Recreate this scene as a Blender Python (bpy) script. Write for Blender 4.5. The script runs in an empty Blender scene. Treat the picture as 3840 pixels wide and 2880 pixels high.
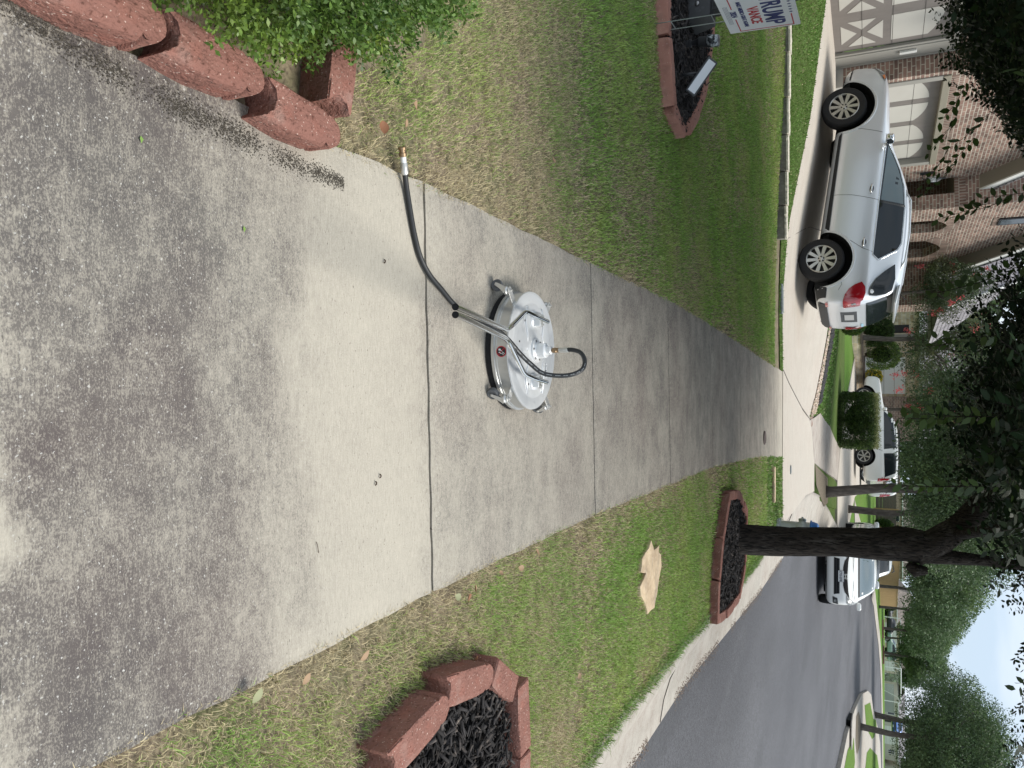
import bpy, bmesh, math, random
import numpy as np
from mathutils import Vector, Matrix, Euler
from mathutils.bvhtree import BVHTree
random.seed(7); rng = np.random.default_rng(7)
R = math.radians
scene = bpy.context.scene
COL = scene.collection

# ---------------- camera (the photograph was taken with the phone turned: world up points to the picture's right)
PITCH = R(24.9); CAMH = 1.185
cam_d = bpy.data.cameras.new('camera'); cam = bpy.data.objects.new('camera', cam_d); COL.objects.link(cam)
cam_d.sensor_width = 36; cam_d.lens = 27.04; cam_d.clip_start = .05; cam_d.clip_end = 2000
cp, sp = math.cos(PITCH), math.sin(PITCH)
_X = Vector((0, sp, cp)); _Y = Vector((-1, 0, 0)); _Z = Vector((0, -cp, sp))
cam.matrix_world = Matrix(((_X.x, _Y.x, _Z.x, 0), (_X.y, _Y.y, _Z.y, 0), (_X.z, _Y.z, _Z.z, CAMH), (0, 0, 0, 1)))
scene.camera = cam
scene.view_settings.view_transform = 'Standard'; scene.view_settings.look = 'None'
scene.view_settings.exposure = 0.82; scene.view_settings.gamma = 1.0

# ---------------- sky and sun (bright overcast)
SUN_EL, SUN_AZ = R(58), R(70)          # azimuth measured from +Y towards +X
w = bpy.data.worlds.new('World'); scene.world = w; w.use_nodes = True
nt = w.node_tree; nt.nodes.clear()
def _n(t, **k):
    n = nt.nodes.new(t)
    for a, b in k.items(): setattr(n, a, b)
    return n
out = _n('ShaderNodeOutputWorld'); bg = _n('ShaderNodeBackground'); bg.inputs[1].default_value = .088
sky = _n('ShaderNodeTexSky'); sky.sky_type = 'NISHITA'; sky.sun_disc = False
sky.sun_elevation = SUN_EL; sky.sun_rotation = SUN_AZ; sky.dust_density = 2.5; sky.air_density = 1.0
tc = _n('ShaderNodeTexCoord'); mp = _n('ShaderNodeMapping'); mp.inputs['Scale'].default_value = (1.1, 1.1, 3.6)
mp.inputs['Rotation'].default_value = (0, R(14), R(20))
nz = _n('ShaderNodeTexNoise'); nz.inputs['Scale'].default_value = 2.3; nz.inputs['Detail'].default_value = 5; nz.inputs['Roughness'].default_value = .5
rp = _n('ShaderNodeValToRGB'); rp.color_ramp.elements[0].position = .30; rp.color_ramp.elements[1].position = .68
rp.color_ramp.elements[0].color = (.86, .86, .86, 1)
mx = _n('ShaderNodeMix'); mx.data_type = 'RGBA'; mx.inputs[7].default_value = (8, 8, 8, 1)
L = nt.links.new
L(tc.outputs['Generated'], mp.inputs[0]); L(mp.outputs[0], nz.inputs[0]); L(nz.outputs[0], rp.inputs[0])
cm = _n('ShaderNodeMix'); cm.data_type = 'RGBA'; cm.inputs[6].default_value = (4.3, 5.3, 6.4, 1); cm.inputs[7].default_value = (7.1, 7.5, 8.0, 1)
rq = _n('ShaderNodeMapRange'); rq.inputs[1].default_value = .38; rq.inputs[2].default_value = .62; L(nz.outputs[0], rq.inputs[0]); L(rq.outputs[0], cm.inputs[0]); L(cm.outputs[2], mx.inputs[7])
L(rp.outputs[0], mx.inputs[0]); L(sky.outputs[0], mx.inputs[6]); L(mx.outputs[2], bg.inputs[0]); L(bg.outputs[0], out.inputs[0])
sd = bpy.data.lights.new('sun', 'SUN'); sd.energy = 2.3; sd.angle = R(24); sd.color = (1, .95, .87)
so = bpy.data.objects.new('sun', sd); COL.objects.link(so)
dirv = Vector((math.cos(SUN_EL)*math.sin(SUN_AZ), math.cos(SUN_EL)*math.cos(SUN_AZ), math.sin(SUN_EL)))
so.rotation_euler = dirv.to_track_quat('Z', 'Y').to_euler(); so.location = (0, 0, 30)

# ---------------- materials
def mat(name, col, rough=.8, metal=0., spec=.4, layers=(), bump=None, coat=0., vary=0., trans=0., coord='Object', emit=None, alpha=None):
    """layers: (scale, (sx,sy,sz), colour, lo, hi, amount[, detail]) noise-masked colours; vary: per-island value jitter; trans: translucent share"""
    m = bpy.data.materials.new(name); m.use_nodes = True
    t = m.node_tree; N = t.nodes; K = t.links.new
    b = N['Principled BSDF']; o = N['Material Output']
    b.inputs['Roughness'].default_value = rough; b.inputs['Metallic'].default_value = metal
    b.inputs['Specular IOR Level'].default_value = spec; b.inputs['Coat Weight'].default_value = coat
    b.inputs['Coat Roughness'].default_value = .06
    c = N.new('ShaderNodeRGB'); c.outputs[0].default_value = (*col, 1); cur = c.outputs[0]
    tcn = N.new('ShaderNodeTexCoord')
    for l in layers:
        sc, st, c2, lo, hi, am = l[:6]
        mpn = N.new('ShaderNodeMapping'); mpn.inputs['Scale'].default_value = st
        K(tcn.outputs[coord], mpn.inputs[0])
        n = N.new('ShaderNodeTexNoise'); n.inputs['Scale'].default_value = sc; n.inputs['Detail'].default_value = l[6] if len(l) > 6 else 4
        K(mpn.outputs[0], n.inputs[0])
        r = N.new('ShaderNodeMapRange'); r.inputs[1].default_value = lo; r.inputs[2].default_value = hi; r.inputs[4].default_value = am
        K(n.outputs[0], r.inputs[0])
        x = N.new('ShaderNodeMix'); x.data_type = 'RGBA'; x.inputs[7].default_value = (*c2, 1)
        K(r.outputs[0], x.inputs[0]); K(cur, x.inputs[6]); cur = x.outputs[2]
    if vary:
        g = N.new('ShaderNodeNewGeometry'); r = N.new('ShaderNodeMapRange')
        r.inputs[3].default_value = 1-vary; r.inputs[4].default_value = 1+vary
        K(g.outputs['Random Per Island'], r.inputs[0])
        h = N.new('ShaderNodeHueSaturation'); K(r.outputs[0], h.inputs['Value']); K(cur, h.inputs['Color']); cur = h.outputs[0]
    K(cur, b.inputs['Base Color'])
    if bump:
        bs = bump if isinstance(bump, list) else [bump]
        prev = None
        for (sc, st, strn, dist) in bs:
            mpn = N.new('ShaderNodeMapping'); mpn.inputs['Scale'].default_value = st; K(tcn.outputs[coord], mpn.inputs[0])
            n = N.new('ShaderNodeTexNoise'); n.inputs['Scale'].default_value = sc; n.inputs['Detail'].default_value = 3
            K(mpn.outputs[0], n.inputs[0])
            bn = N.new('ShaderNodeBump'); bn.inputs['Strength'].default_value = strn; bn.inputs['Distance'].default_value = dist
            K(n.outputs[0], bn.inputs['Height'])
            if prev: K(prev, bn.inputs['Normal'])
            prev = bn.outputs[0]
        K(prev, b.inputs['Normal'])
    if trans:
        tr = N.new('ShaderNodeBsdfTranslucent'); K(cur, tr.inputs[0]); ms = N.new('ShaderNodeMixShader'); ms.inputs[0].default_value = trans
        K(b.outputs[0], ms.inputs[1]); K(tr.outputs[0], ms.inputs[2]); K(ms.outputs[0], o.inputs[0])
    if alpha is not None: b.inputs['Alpha'].default_value = alpha
    return m

# ---------------- mesh builder
class MB:
    def __init__(s): s.v = []; s.f = []; s.m = []; s.cur = 0
    def add(s, vs, fs, M=None):
        o = len(s.v)
        s.v += [tuple(M @ Vector(p)) for p in vs] if M is not None else [tuple(p) for p in vs]
        s.f += [tuple(i+o for i in f) for f in fs]; s.m += [s.cur]*len(fs)
        return s
    def box(s, x0, x1, y0, y1, z0, z1, M=None):
        v = [(x, y, z) for z in (z0, z1) for y in (y0, y1) for x in (x0, x1)]
        return s.add(v, [(0, 2, 3, 1), (4, 5, 7, 6), (0, 1, 5, 4), (2, 6, 7, 3), (0, 4, 6, 2), (1, 3, 7, 5)], M)
    def prism(s, poly, z0, z1, M=None):
        n = len(poly); v = [(x, y, z0) for x, y in poly]+[(x, y, z1) for x, y in poly]
        f = [tuple(range(n-1, -1, -1)), tuple(range(n, 2*n))]+[(i, (i+1) % n, n+(i+1) % n, n+i) for i in range(n)]
        return s.add(v, f, M)
    def lathe(s, prof, n=24, M=None, cap=True):
        v = []; f = []
        for r, z in prof: v += [(r*math.cos(2*math.pi*i/n), r*math.sin(2*math.pi*i/n), z) for i in range(n)]
        for k in range(len(prof)-1):
            for i in range(n):
                j = (i+1) % n; f.append((k*n+i, k*n+j, (k+1)*n+j, (k+1)*n+i))
        if cap: f.append(tuple(range(n-1, -1, -1))); f.append(tuple((len(prof)-1)*n+i for i in range(n)))
        return s.add(v, f, M)
    def tube(s, pts, r, n=10, cap=True, close=False):
        P = [Vector(p) for p in pts]; rr = r if isinstance(r, (list, tuple)) else [r]*len(P)
        v = []; f = []; up = None
        for i, p in enumerate(P):
            a = P[max(i-1, 0)]; b = P[min(i+1, len(P)-1)]; t = (b-a).normalized()
            if up is None:
                up = Vector((0, 0, 1)) if abs(t.z) < .9 else Vector((1, 0, 0))
            q = t.cross(up).normalized(); up = q.cross(t).normalized()
            v += [tuple(p+(q*math.cos(2*math.pi*k/n)+up*math.sin(2*math.pi*k/n))*rr[i]) for k in range(n)]
        for i in range(len(P)-1):
            for k in range(n):
                j = (k+1) % n; f.append((i*n+k, i*n+j, (i+1)*n+j, (i+1)*n+k))
        if cap: f.append(tuple(range(n-1, -1, -1))); f.append(tuple((len(P)-1)*n+i for i in range(n)))
        return s.add(v, f)
    def ico(s, c, r, sub=1, jit=0., sc=(1, 1, 1)):
        bm = bmesh.new(); bmesh.ops.create_icosphere(bm, subdivisions=sub, radius=1)
        v = [Vector(x.co) for x in bm.verts]; f = [tuple(q.index for q in x.verts) for x in bm.faces]; bm.free()
        v = [(c[0]+q.x*r*sc[0]*(1+random.uniform(-jit, jit)), c[1]+q.y*r*sc[1]*(1+random.uniform(-jit, jit)), c[2]+q.z*r*sc[2]*(1+random.uniform(-jit, jit))) for q in v]
        return s.add(v, f)
    def build(s, name, mats, parent=None, smooth=False, bevel=0., seg=2, ang=30, sub=0, fixn=False):
        me = bpy.data.meshes.new(name); me.from_pydata(s.v, [], s.f)
        if not isinstance(mats, (list, tuple)): mats = [mats]
        for m in mats: me.materials.append(m)
        if len(mats) > 1: me.polygons.foreach_set('material_index', s.m)
        if fixn:
            bm = bmesh.new(); bm.from_mesh(me); bmesh.ops.recalc_face_normals(bm, faces=bm.faces); bm.to_mesh(me); bm.free()
        me.update()
        o = bpy.data.objects.new(name, me); COL.objects.link(o)
        if parent: o.parent = parent
        if smooth is True: me.polygons.foreach_set('use_smooth', [True]*len(me.polygons))
        elif smooth:
            me.polygons.foreach_set('use_smooth', [True]*len(me.polygons)); me.set_sharp_from_angle(angle=R(smooth))
        if sub:
            md = o.modifiers.new('s', 'SUBSURF'); md.levels = md.render_levels = sub
        if bevel:
            md = o.modifiers.new('b', 'BEVEL'); md.width = bevel; md.segments = seg; md.limit_method = 'ANGLE'; md.angle_limit = R(ang)
            me.polygons.foreach_set('use_smooth', [True]*len(me.polygons)); me.set_sharp_from_angle(angle=R(40))
        return o
def tag(o, label=None, cat=None, group=None, kind=None):
    if label: o['label'] = label
    if cat: o['category'] = cat
    if group: o['group'] = group
    if kind: o['kind'] = kind
    return o
def thing(name, label, cat, loc=(0, 0, 0), rot=(0, 0, 0), group=None):
    o = bpy.data.objects.new(name, None); COL.objects.link(o); o.location = loc
    o.rotation_euler = rot if isinstance(rot, (tuple, list)) else (0, 0, rot)
    o.empty_display_size = .2
    return tag(o, label, cat, group)
KIDS = {}
def copy_thing(root, label=None):
    def rec(o, par):
        c = o.copy(); COL.objects.link(c)
        if par: c.parent = par
        for ch in [x for x in bpy.data.objects if x.parent == o]: rec(ch, c)
        return c
    c = rec(root, None)
    if label: c['label'] = label
    return c
def npmesh(name, V, F, mats, parent=None, mi=None):
    """V (n,3), F (m,k) numpy"""
    me = bpy.data.meshes.new(name); n, k = F.shape
    me.vertices.add(len(V)); me.vertices.foreach_set('co', V.astype(np.float32).ravel())
    me.loops.add(n*k); me.loops.foreach_set('vertex_index', F.astype(np.int32).ravel())
    me.polygons.add(n); me.polygons.foreach_set('loop_start', np.arange(0, n*k, k, dtype=np.int32))
    me.polygons.foreach_set('loop_total', np.full(n, k, dtype=np.int32))
    if not isinstance(mats, (list, tuple)): mats = [mats]
    for m in mats: me.materials.append(m)
    if mi is not None: me.polygons.foreach_set('material_index', mi.astype(np.int32))
    me.update(calc_edges=True); me.validate()
    o = bpy.data.objects.new(name, me); COL.objects.link(o)
    if parent: o.parent = parent
    return o
def leaves(P, size, rs=.3, asp=.5, up=0., out=None):
    """leaf quads (folded diamonds) at points P -> V,F. size length; up biases normals upward"""
    n = len(P); d = rng.normal(size=(n, 3)); 
    if out is not None: d = d*.7+out
    d /= np.linalg.norm(d, axis=1)[:, None]
    nr = rng.normal(size=(n, 3)); nr[:, 2] = np.abs(nr[:, 2])+up
    s = np.cross(d, nr); s /= np.linalg.norm(s, axis=1)[:, None]+1e-9
    nn = np.cross(s, d)
    L_ = (size*(1+rng.uniform(-rs, rs, n)))[:, None]; W_ = L_*asp*.5
    a = P; c = P+d*L_; m = P+d*L_*.5+nn*L_*.07
    b = m+s*W_; e = m-s*W_
    V = np.stack([a, b, c, e], 1).reshape(-1, 3); F = np.arange(4*n).reshape(n, 4)
    return V, F
def text_mb(body, size, ext=.002, sx=1., bold=0.):
    cu = bpy.data.curves.new('t', 'FONT'); cu.body = body; cu.size = size; cu.extrude = ext; cu.offset = bold; cu.align_x = 'CENTER'; cu.align_y = 'CENTER'
    o = bpy.data.objects.new('t', cu); COL.objects.link(o)
    dg = bpy.context.evaluated_depsgraph_get(); me = bpy.data.meshes.new_from_object(o.evaluated_get(dg))
    v = [(q.co.x*sx, q.co.y, q.co.z) for q in me.vertices]; f = [tuple(p.vertices) for p in me.polygons]
    bpy.data.objects.remove(o); bpy.data.curves.remove(cu); bpy.data.meshes.remove(me)
    return v, f

# ---------------- terrain height
def sst(t): t = max(0., min(1., t)); return t*t*(3-2*t)
HX = [(-100, .6), (-9, .58), (-6.5, .55), (-5.4, .47), (-4.2, .345), (-3.2, .2), (-2.4, .09), (-1.6, .03), (-.9, 0), (100, 0)]
def T(x, y):
    q = (y-25)/1.5
    r = .034*((y-25) if q > 30 else math.log1p(math.exp(q))*1.5)
    if y > 118: r = .034*93+.25*(1-math.exp(-(y-118)/8))
    x2 = x-3.1*sst((y-14.5)/3.8); a = 0
    if x2 < 100:
        x2 = max(x2, -99)
        for (x0, a0), (x1, a1) in zip(HX, HX[1:]):
            if x0 <= x2 <= x1: a = a0+(a1-a0)*(x2-x0)/(x1-x0); break
    return r+a*sst((y-10)/2.8)*(1-sst((y-21)/14))
def sheet(name, poly, off, m, cell=1.0, edge=0., Tf=T, kind='structure'):
    """polygon cut to a grid and laid on the terrain; edge>0 gives it a skirt that deep"""
    bm = bmesh.new(); vs = [bm.verts.new((x, y, 0)) for x, y in poly]; bm.faces.new(vs)
    xs = [p[0] for p in poly]; ys = [p[1] for p in poly]
    def cuts(a, b):
        r = []; x = a
        while x < b:
            r.append(x); x += cell*max(1, (abs(x)/25)) if (b-a) > 60 else cell
        return r
    for x in cuts(min(xs), max(xs))[1:]: bmesh.ops.bisect_plane(bm, geom=bm.verts[:]+bm.edges[:]+bm.faces[:], plane_co=(x, 0, 0), plane_no=(1, 0, 0))
    for y in cuts(min(ys), max(ys))[1:]: bmesh.ops.bisect_plane(bm, geom=bm.verts[:]+bm.edges[:]+bm.faces[:], plane_co=(0, y, 0), plane_no=(0, 1, 0))
    bmesh.ops.triangulate(bm, faces=[f for f in bm.faces if len(f.verts) > 4])
    for v in bm.verts: v.co.z = Tf(v.co.x, v.co.y)+off
    if edge:
        be = [e for e in bm.edges if len(e.link_faces) == 1]
        r = bmesh.ops.extrude_edge_only(bm, edges=be)
        for g in r['geom']:
            if isinstance(g, bmesh.types.BMVert): g.co.z -= edge
    bmesh.ops.recalc_face_normals(bm, faces=bm.faces)
    up = sum(f.normal.z for f in bm.faces)
    if up < 0: bmesh.ops.reverse_faces(bm, faces=bm.faces)
    me = bpy.data.meshes.new(name); bm.to_mesh(me); bm.free(); me.materials.append(m)
    o = bpy.data.objects.new(name, me); COL.objects.link(o)
    if kind: o['kind'] = kind
    return o
def inpoly(P, poly):
    x, y = P[:, 0], P[:, 1]; c = np.zeros(len(P), bool); n = len(poly)
    for i in range(n):
        x0, y0 = poly[i]; x1, y1 = poly[(i+1) % n]
        k = ((y0 > y) != (y1 > y)); 
        with np.errstate(divide='ignore', invalid='ignore'): xi = (x1-x0)*(y-y0)/(y1-y0+1e-12)+x0
        c ^= k & (x < xi)
    return c
def lerp(p, q, t): return tuple(a+(b-a)*t for a, b in zip(p, q))
def interp(tab, y):
    for (y0, x0), (y1, x1) in zip(tab, tab[1:]):
        if y <= y1: return x0+(x1-x0)*(y-y0)/(y1-y0)
    return tab[-1][1]
# ================= THE SETTING: ground, walks, road
def concrete(name, clean, dark, amt, streak=True, region=None):
    """broom-finished concrete with blotchy weather staining; region = list of (y0,y1,amount) dirt bands along the walk"""
    m = bpy.data.materials.new(name); m.use_nodes = True; t = m.node_tree; N = t.nodes; K = t.links.new
    b = N['Principled BSDF']; b.inputs['Roughness'].default_value = .9; b.inputs['Specular IOR Level'].default_value = .2
    tcn = N.new('ShaderNodeTexCoord')
    def noise(sc, st, det=5, rough=.6):
        mpn = N.new('ShaderNodeMapping'); mpn.inputs['Scale'].default_value = st; K(tcn.outputs['Object'], mpn.inputs[0])
        n = N.new('ShaderNodeTexNoise'); n.inputs['Scale'].default_value = sc; n.inputs['Detail'].default_value = det; n.inputs['Roughness'].default_value = rough
        K(mpn.outputs[0], n.inputs[0]); return n.outputs[0]
    def mr(v, a, b_, c=0., d=1.):
        r = N.new('ShaderNodeMapRange'); r.inputs[1].default_value = a; r.inputs[2].default_value = b_; r.inputs[3].default_value = c; r.inputs[4].default_value = d; K(v, r.inputs[0]); return r.outputs[0]
    def mth(op, a, c):
        q = N.new('ShaderNodeMath'); q.operation = op; q.use_clamp = False
        for i, z in enumerate((a, c)):
            if isinstance(z, (int, float)): q.inputs[i].default_value = z
            else: K(z, q.inputs[i])
        return q.outputs[0]
    def mixc(f, a, c):
        x = N.new('ShaderNodeMix'); x.data_type = 'RGBA'
        if isinstance(f, float): x.inputs[0].default_value = f
        else: K(f, x.inputs[0])
        for i, z in ((6, a), (7, c)):
            if isinstance(z, tuple): x.inputs[i].default_value = (*z, 1)
            else: K(z, x.inputs[i])
        return x.outputs[2]
    blotch = mr(noise(2.9, (1, 1.25, 1), 10, .74), .33, .64)
    if region:
        sep = N.new('ShaderNodeSeparateXYZ'); K(tcn.outputs['Object'], sep.inputs[0])
        wob = mr(noise(3.4, (1, 1, 1), 4), .25, .75, -.14, .14)
        yy = N.new('ShaderNodeMath'); yy.operation = 'ADD'; K(sep.outputs[1], yy.inputs[0]); K(wob, yy.inputs[1])
        cr = N.new('ShaderNodeFloatCurve')
        sc_ = mr(yy.outputs[0], 0, 16)
        K(sc_, cr.inputs[1]); cv = cr.mapping.curves[0]
        for i, (y, a) in enumerate(region):
            if i < 2: cv.points[i].location = (y/16, a)
            else: cv.points.new(y/16, a)
        cr.mapping.update()
        dirt = mth('MULTIPLY', mth('ADD', mth('MULTIPLY', blotch, .60), .48), cr.outputs[0])
    else: dirt = mth('MULTIPLY', blotch, amt)
    fine = mr(noise(24, (1, 7, 1) if streak else (1, 1, 1), 9, .85), .38, .62)
    iso = mr(noise(55, (1, 1.2, 1), 6, .8), .36, .64)
    patch = mr(noise(5.5, (1, 1.6, 1), 8, .75), .36, .62, .66, 1.16)       # broom marks run across the walk
    fine2 = mr(noise(210, (1, 1.6, 1), 3, .7), .42, .58)
    sand = mixc(mr(noise(30, (1, 6, 1), 8, .85), .38, .66), clean, tuple(c*.74 for c in clean))
    d1 = mth('MULTIPLY', dirt, mth('ADD', mth('MULTIPLY', fine, .62), .50))
    d2 = mth('MULTIPLY', d1, mth('ADD', mth('MULTIPLY', fine2, .75), .45))
    purple = mixc(mr(noise(.9, (1, 1, 1), 3), .4, .6), dark, tuple(dark[i]*f for i, f in enumerate((1.12, .99, .98))))
    d2 = mth('MULTIPLY', mth('MULTIPLY', mth('MULTIPLY', d2, 1.0), mth('ADD', mth('MULTIPLY', iso, .8), .35)), mth('MULTIPLY', patch, 1.0)); q_ = N.new('ShaderNodeMath'); q_.operation = 'MULTIPLY'; q_.use_clamp = True; q_.inputs[1].default_value = 2.3; K(d2, q_.inputs[0]); q2 = N.new('ShaderNodeMath'); q2.operation = 'ADD'; q2.use_clamp = True; K(mth('MULTIPLY', q_.outputs[0], .66), q2.inputs[0]); K(mth('MULTIPLY', dirt, .34), q2.inputs[1]); d2 = q2.outputs[0]
    c = mixc(d2, sand, purple)
    spk = mr(noise(150, (1, 1, 1), 2, .5), .66, .70)                               # exposed pale grains in the dirty parts
    c = mixc(mth('MULTIPLY', spk, mth('MULTIPLY', dirt, .75)), c, (.62, .61, .57))
    pits = mr(noise(75, (1, 2.2, 1), 3, .6), .30, .345, 1, 0)
    c = mixc(mth('MULTIPLY', pits, .75), c, (.10, .09, .08))
    K(c, b.inputs['Base Color'])
    bp = N.new('ShaderNodeBump'); bp.inputs['Strength'].default_value = .5; bp.inputs['Distance'].default_value = .0025
    K(mth('ADD', mth('MULTIPLY', fine, .5), mth('MULTIPLY', fine2, .5)), bp.inputs['Height']); K(bp.outputs[0], b.inputs['Normal'])
    return m
WALK_L = [(0, -.59), (1.53, -.585), (1.95, -.595), (3.44, -.57), (4.96, -.555), (6.55, -.49), (8.2, -.41), (9.9, -.31), (12.3, -.19)]
WALK_R = [(0, .645), (1.2, .645), (2, .625), (3.5, .626), (5.05, .665), (6.55, .70), (8.2, .79), (9.76, .886), (12.24, 1.11)]
M_walk = concrete('sidewalk concrete', (.53, .49, .41), (.100, .094, .090), .8,
                  region=[(0, .2), (.70, .28), (.80, 1.0), (.95, 1.0), (1.15, .85), (1.38, .42), (1.65, .16), (1.9, .20), (2.1, .52), (2.8, .54), (3.4, .60), (4.4, .72), (6, .72), (9, .66), (11.3, .58), (12.1, .3), (16, .3)])
M_drive = concrete('driveway concrete', (.53, .49, .43), (.30, .26, .22), .30)
M_walk2 = concrete('far sidewalk concrete', (.50, .46, .41), (.20, .17, .15), .62)
M_gut = concrete('gutter concrete', (.50, .47, .42), (.22, .20, .17), .55, streak=False)
M_soil = mat('soil', (.17, .135, .095), 1, layers=[(4, (1, 1, 1), (.11, .13, .05), .38, .62, .8), (9, (1, 1, 1), (.27, .22, .15), .4, .65, .8), (70, (1, 1, 1), (.09, .07, .05), .5, .68, .8)], bump=(60, (1, 1, 1), .8, .01))
M_asph = mat('asphalt', (.080, .082, .092), .85, spec=.3, layers=[(.35, (1.2, .45, 1), (.125, .128, .14), .40, .66, .8), (2.4, (1, .3, 1), (.15, .153, .163), .58, .74, .3), (30, (1, 1, 1), (.055, .056, .06), .45, .62, .6, 8), (60, (1, 1, 1), (.045, .046, .056), .5, .60, .6), (190, (1, 1, 1), (.24, .24, .25), .60, .68, .7), (.9, (1, .3, 1), (.06, .062, .068), .56, .68, .4, 8)], bump=(130, (1, 1, 1), .8, .006))
# walk slabs, each with its own pitted edge, in one sheet of the setting
def walk_slab(bmx, y0a, y0b, y1a, y1b, gap=.006, z=.0, nx=26):
    """y at left/right for both joints"""
    ny = max(4, int((y1a-y0a)/.07)); grid = []
    for j in range(ny+1):
        row = []
        for i in range(nx+1):
            u = i/nx; v = j/ny
            ya = y0a+(y0b-y0a)*u+gap; yb = y1a+(y1b-y1a)*u-gap
            y = ya+(yb-ya)*v; x0 = interp(WALK_L, y); x1 = interp(WALK_R, y)
            x = x0+(x1-x0)*u; zz = z
            e = min(min(i, nx-i)*(x1-x0)/nx, min(j, ny-j)*(yb-ya)/ny)
            if e < .001:
                zz -= .004
                k = .0022*math.sin(x*37+y*23)+.0016*math.sin(x*91+y*77)+random.uniform(-.0012, .0012)
                if i in (0, nx): x += k
                if j in (0, ny): y += k*.6
            row.append((x, y, zz))
        grid.append(row)
    o = len(bmx.v)
    for r_ in grid: bmx.v += r_
    for j in range(ny):
        for i in range(nx):
            a = o+j*(nx+1)+i; bmx.f.append((a, a+1, a+nx+2, a+nx+1)); bmx.m.append(0)
    ring = [o+i for i in range(nx+1)]+[o+j*(nx+1)+nx for j in range(1, ny+1)]+[o+ny*(nx+1)+i for i in range(nx-1, -1, -1)]+[o+j*(nx+1) for j in range(ny-1, 0, -1)]
    n0 = len(bmx.v); bmx.v += [(bmx.v[i][0], bmx.v[i][1], -.09) for i in ring]
    for k in range(len(ring)):
        q = (k+1) % len(ring); bmx.f.append((ring[k], n0+k, n0+q, ring[q])); bmx.m.append(0)
wk = MB()
JO = [(-.6, -.6), (.712, .722), (1.945, 1.995), (3.44, 3.51), (4.97, 5.05), (6.5, 6.57), (8.05, 8.12), (9.6, 9.66), (11.1, 11.2), (12.3, 12.24)]
for (a, b), (c, d) in zip(JO, JO[1:]): walk_slab(wk, a, b, c, d)
tag(wk.build('sidewalk', M_walk, smooth=35), kind='structure')
# ground base under everything, reaching the horizon
def Tb(x, y): return T(x, y) if y < 400 else T(x, 400)
M_base = mat('far ground', (.05, .075, .025), 1, layers=[(.2, (1, 1, 1), (.09, .085, .04), .4, .6, .8)])
sheet('ground', [(-600, -60), (600, -60), (600, 900), (-600, 900)], -.34, M_base, cell=4, Tf=Tb)
sheet('lawn_soil', [(-7, -.5), (-.2, -.5), (1.75, -.5), (1.75, 5), (2.0, 7), (1.95, 12.2), (-7, 13.2)], -.016, M_soil, cell=.8)
# lawns (grass-coloured soil sheets; the blades are separate)
def grassmat(name, green, straw, lo, hi, sc=1.1):
    return mat(name, green, 1, spec=.1, layers=[(sc, (1, 1, 1), straw, lo, hi, .9), (9, (1, 1, 1), tuple(c*.6 for c in green), .45, .7, .6), (60, (1, 1, 1), tuple(c*1.5 for c in green), .5, .7, .5)], bump=[(40, (1, 1, 1), .9, .02), (160, (1, 1, 1), .8, .01)])
M_lawn = grassmat('lawn ground', (.085, .115, .03), (.22, .18, .095), .42, .62)
M_lawnN = grassmat('lush lawn ground', (.075, .125, .03), (.11, .14, .05), .42, .66, .7)
M_lawnF = grassmat('far lawn ground', (.10, .19, .035), (.13, .19, .05), .4, .7, .12)
GE = [(0, 1.75), (3.4, 1.77), (3.95, 1.75), (4.66, 1.80), (5.45, 1.83), (6.33, 1.91), (8.3, 2.03), (9.6, 2.09), (11, 2.06), (12.25, 2.0)]     # lawn / gutter
AE = [(0, 2.30), (4.6, 2.36), (6.1, 2.39), (7.6, 2.52), (10.6, 2.78), (14.3, 2.98), (16.3, 3.1), (18.8, 3.3), (22.5, 3.9), (26, 4.8), (30, 6.0), (36, 7.6), (45, 10.0), (60, 14.1), (69, 16.3), (75, 18.5)]   # gutter / asphalt
# gutter strip with a rolled kerb
gm = MB(); rows = []
y = -.6
while y < 68.5:
    a = interp(GE, y) if y < 12.25 else None; e = interp(AE, y)
    if a is None: a = e-.85
    tilt = T(a, y)
    if y > 12 and y < 19.7: prof = [(0, -.004), (.25, -.03), (.55, -.08), (.85, -.13), (1, -.142)]
    else: prof = [(0, .002), (.12, -.004), (.3, -.045), (.48, -.105), (.8, -.135), (1, -.142)]
    if len(prof) == 5: prof.insert(1, (.1, -.01))
    ext = [(-.06, prof[0][1]-.12)]+prof+[(1.05, -.3)]
    rows.append([(a+(e-a)*u, y, tilt+z) for u, z in ext]); y += .35 if y < 20 else 1.2
for r_ in rows: gm.v += r_
nn = len(rows[0])
for j in range(len(rows)-1):
    for i in range(nn-1): gm.f.append((j*nn+i, j*nn+i+1, (j+1)*nn+i+1, (j+1)*nn+i)); gm.m.append(0)
tag(gm.build('kerb_gutter', M_gut, smooth=True), kind='structure')
road = [(2.2, -.8)]+[(x-.03+.012*math.sin(y*9)+.01*math.sin(y*23), y) for y, x in [(a, interp(AE, a)) for a in [i*.25-.5 for i in range(100)]]]+[(interp(AE, a)-.03, a) for a in (25, 27, 30, 33, 36, 40, 45, 52, 60, 66)]
FARK = [(23.5, 84), (26.5, 90), (31, 97.2), (35, 101.8), (44, 107), (60, 112), (90, 116)]
road += [(16.4, 68.7), (18.5, 74.2)]+FARK+[(90, 20), (40, 2), (12, -.8)]
sheet('road', road, -.15, M_asph, cell=1.2)
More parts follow.
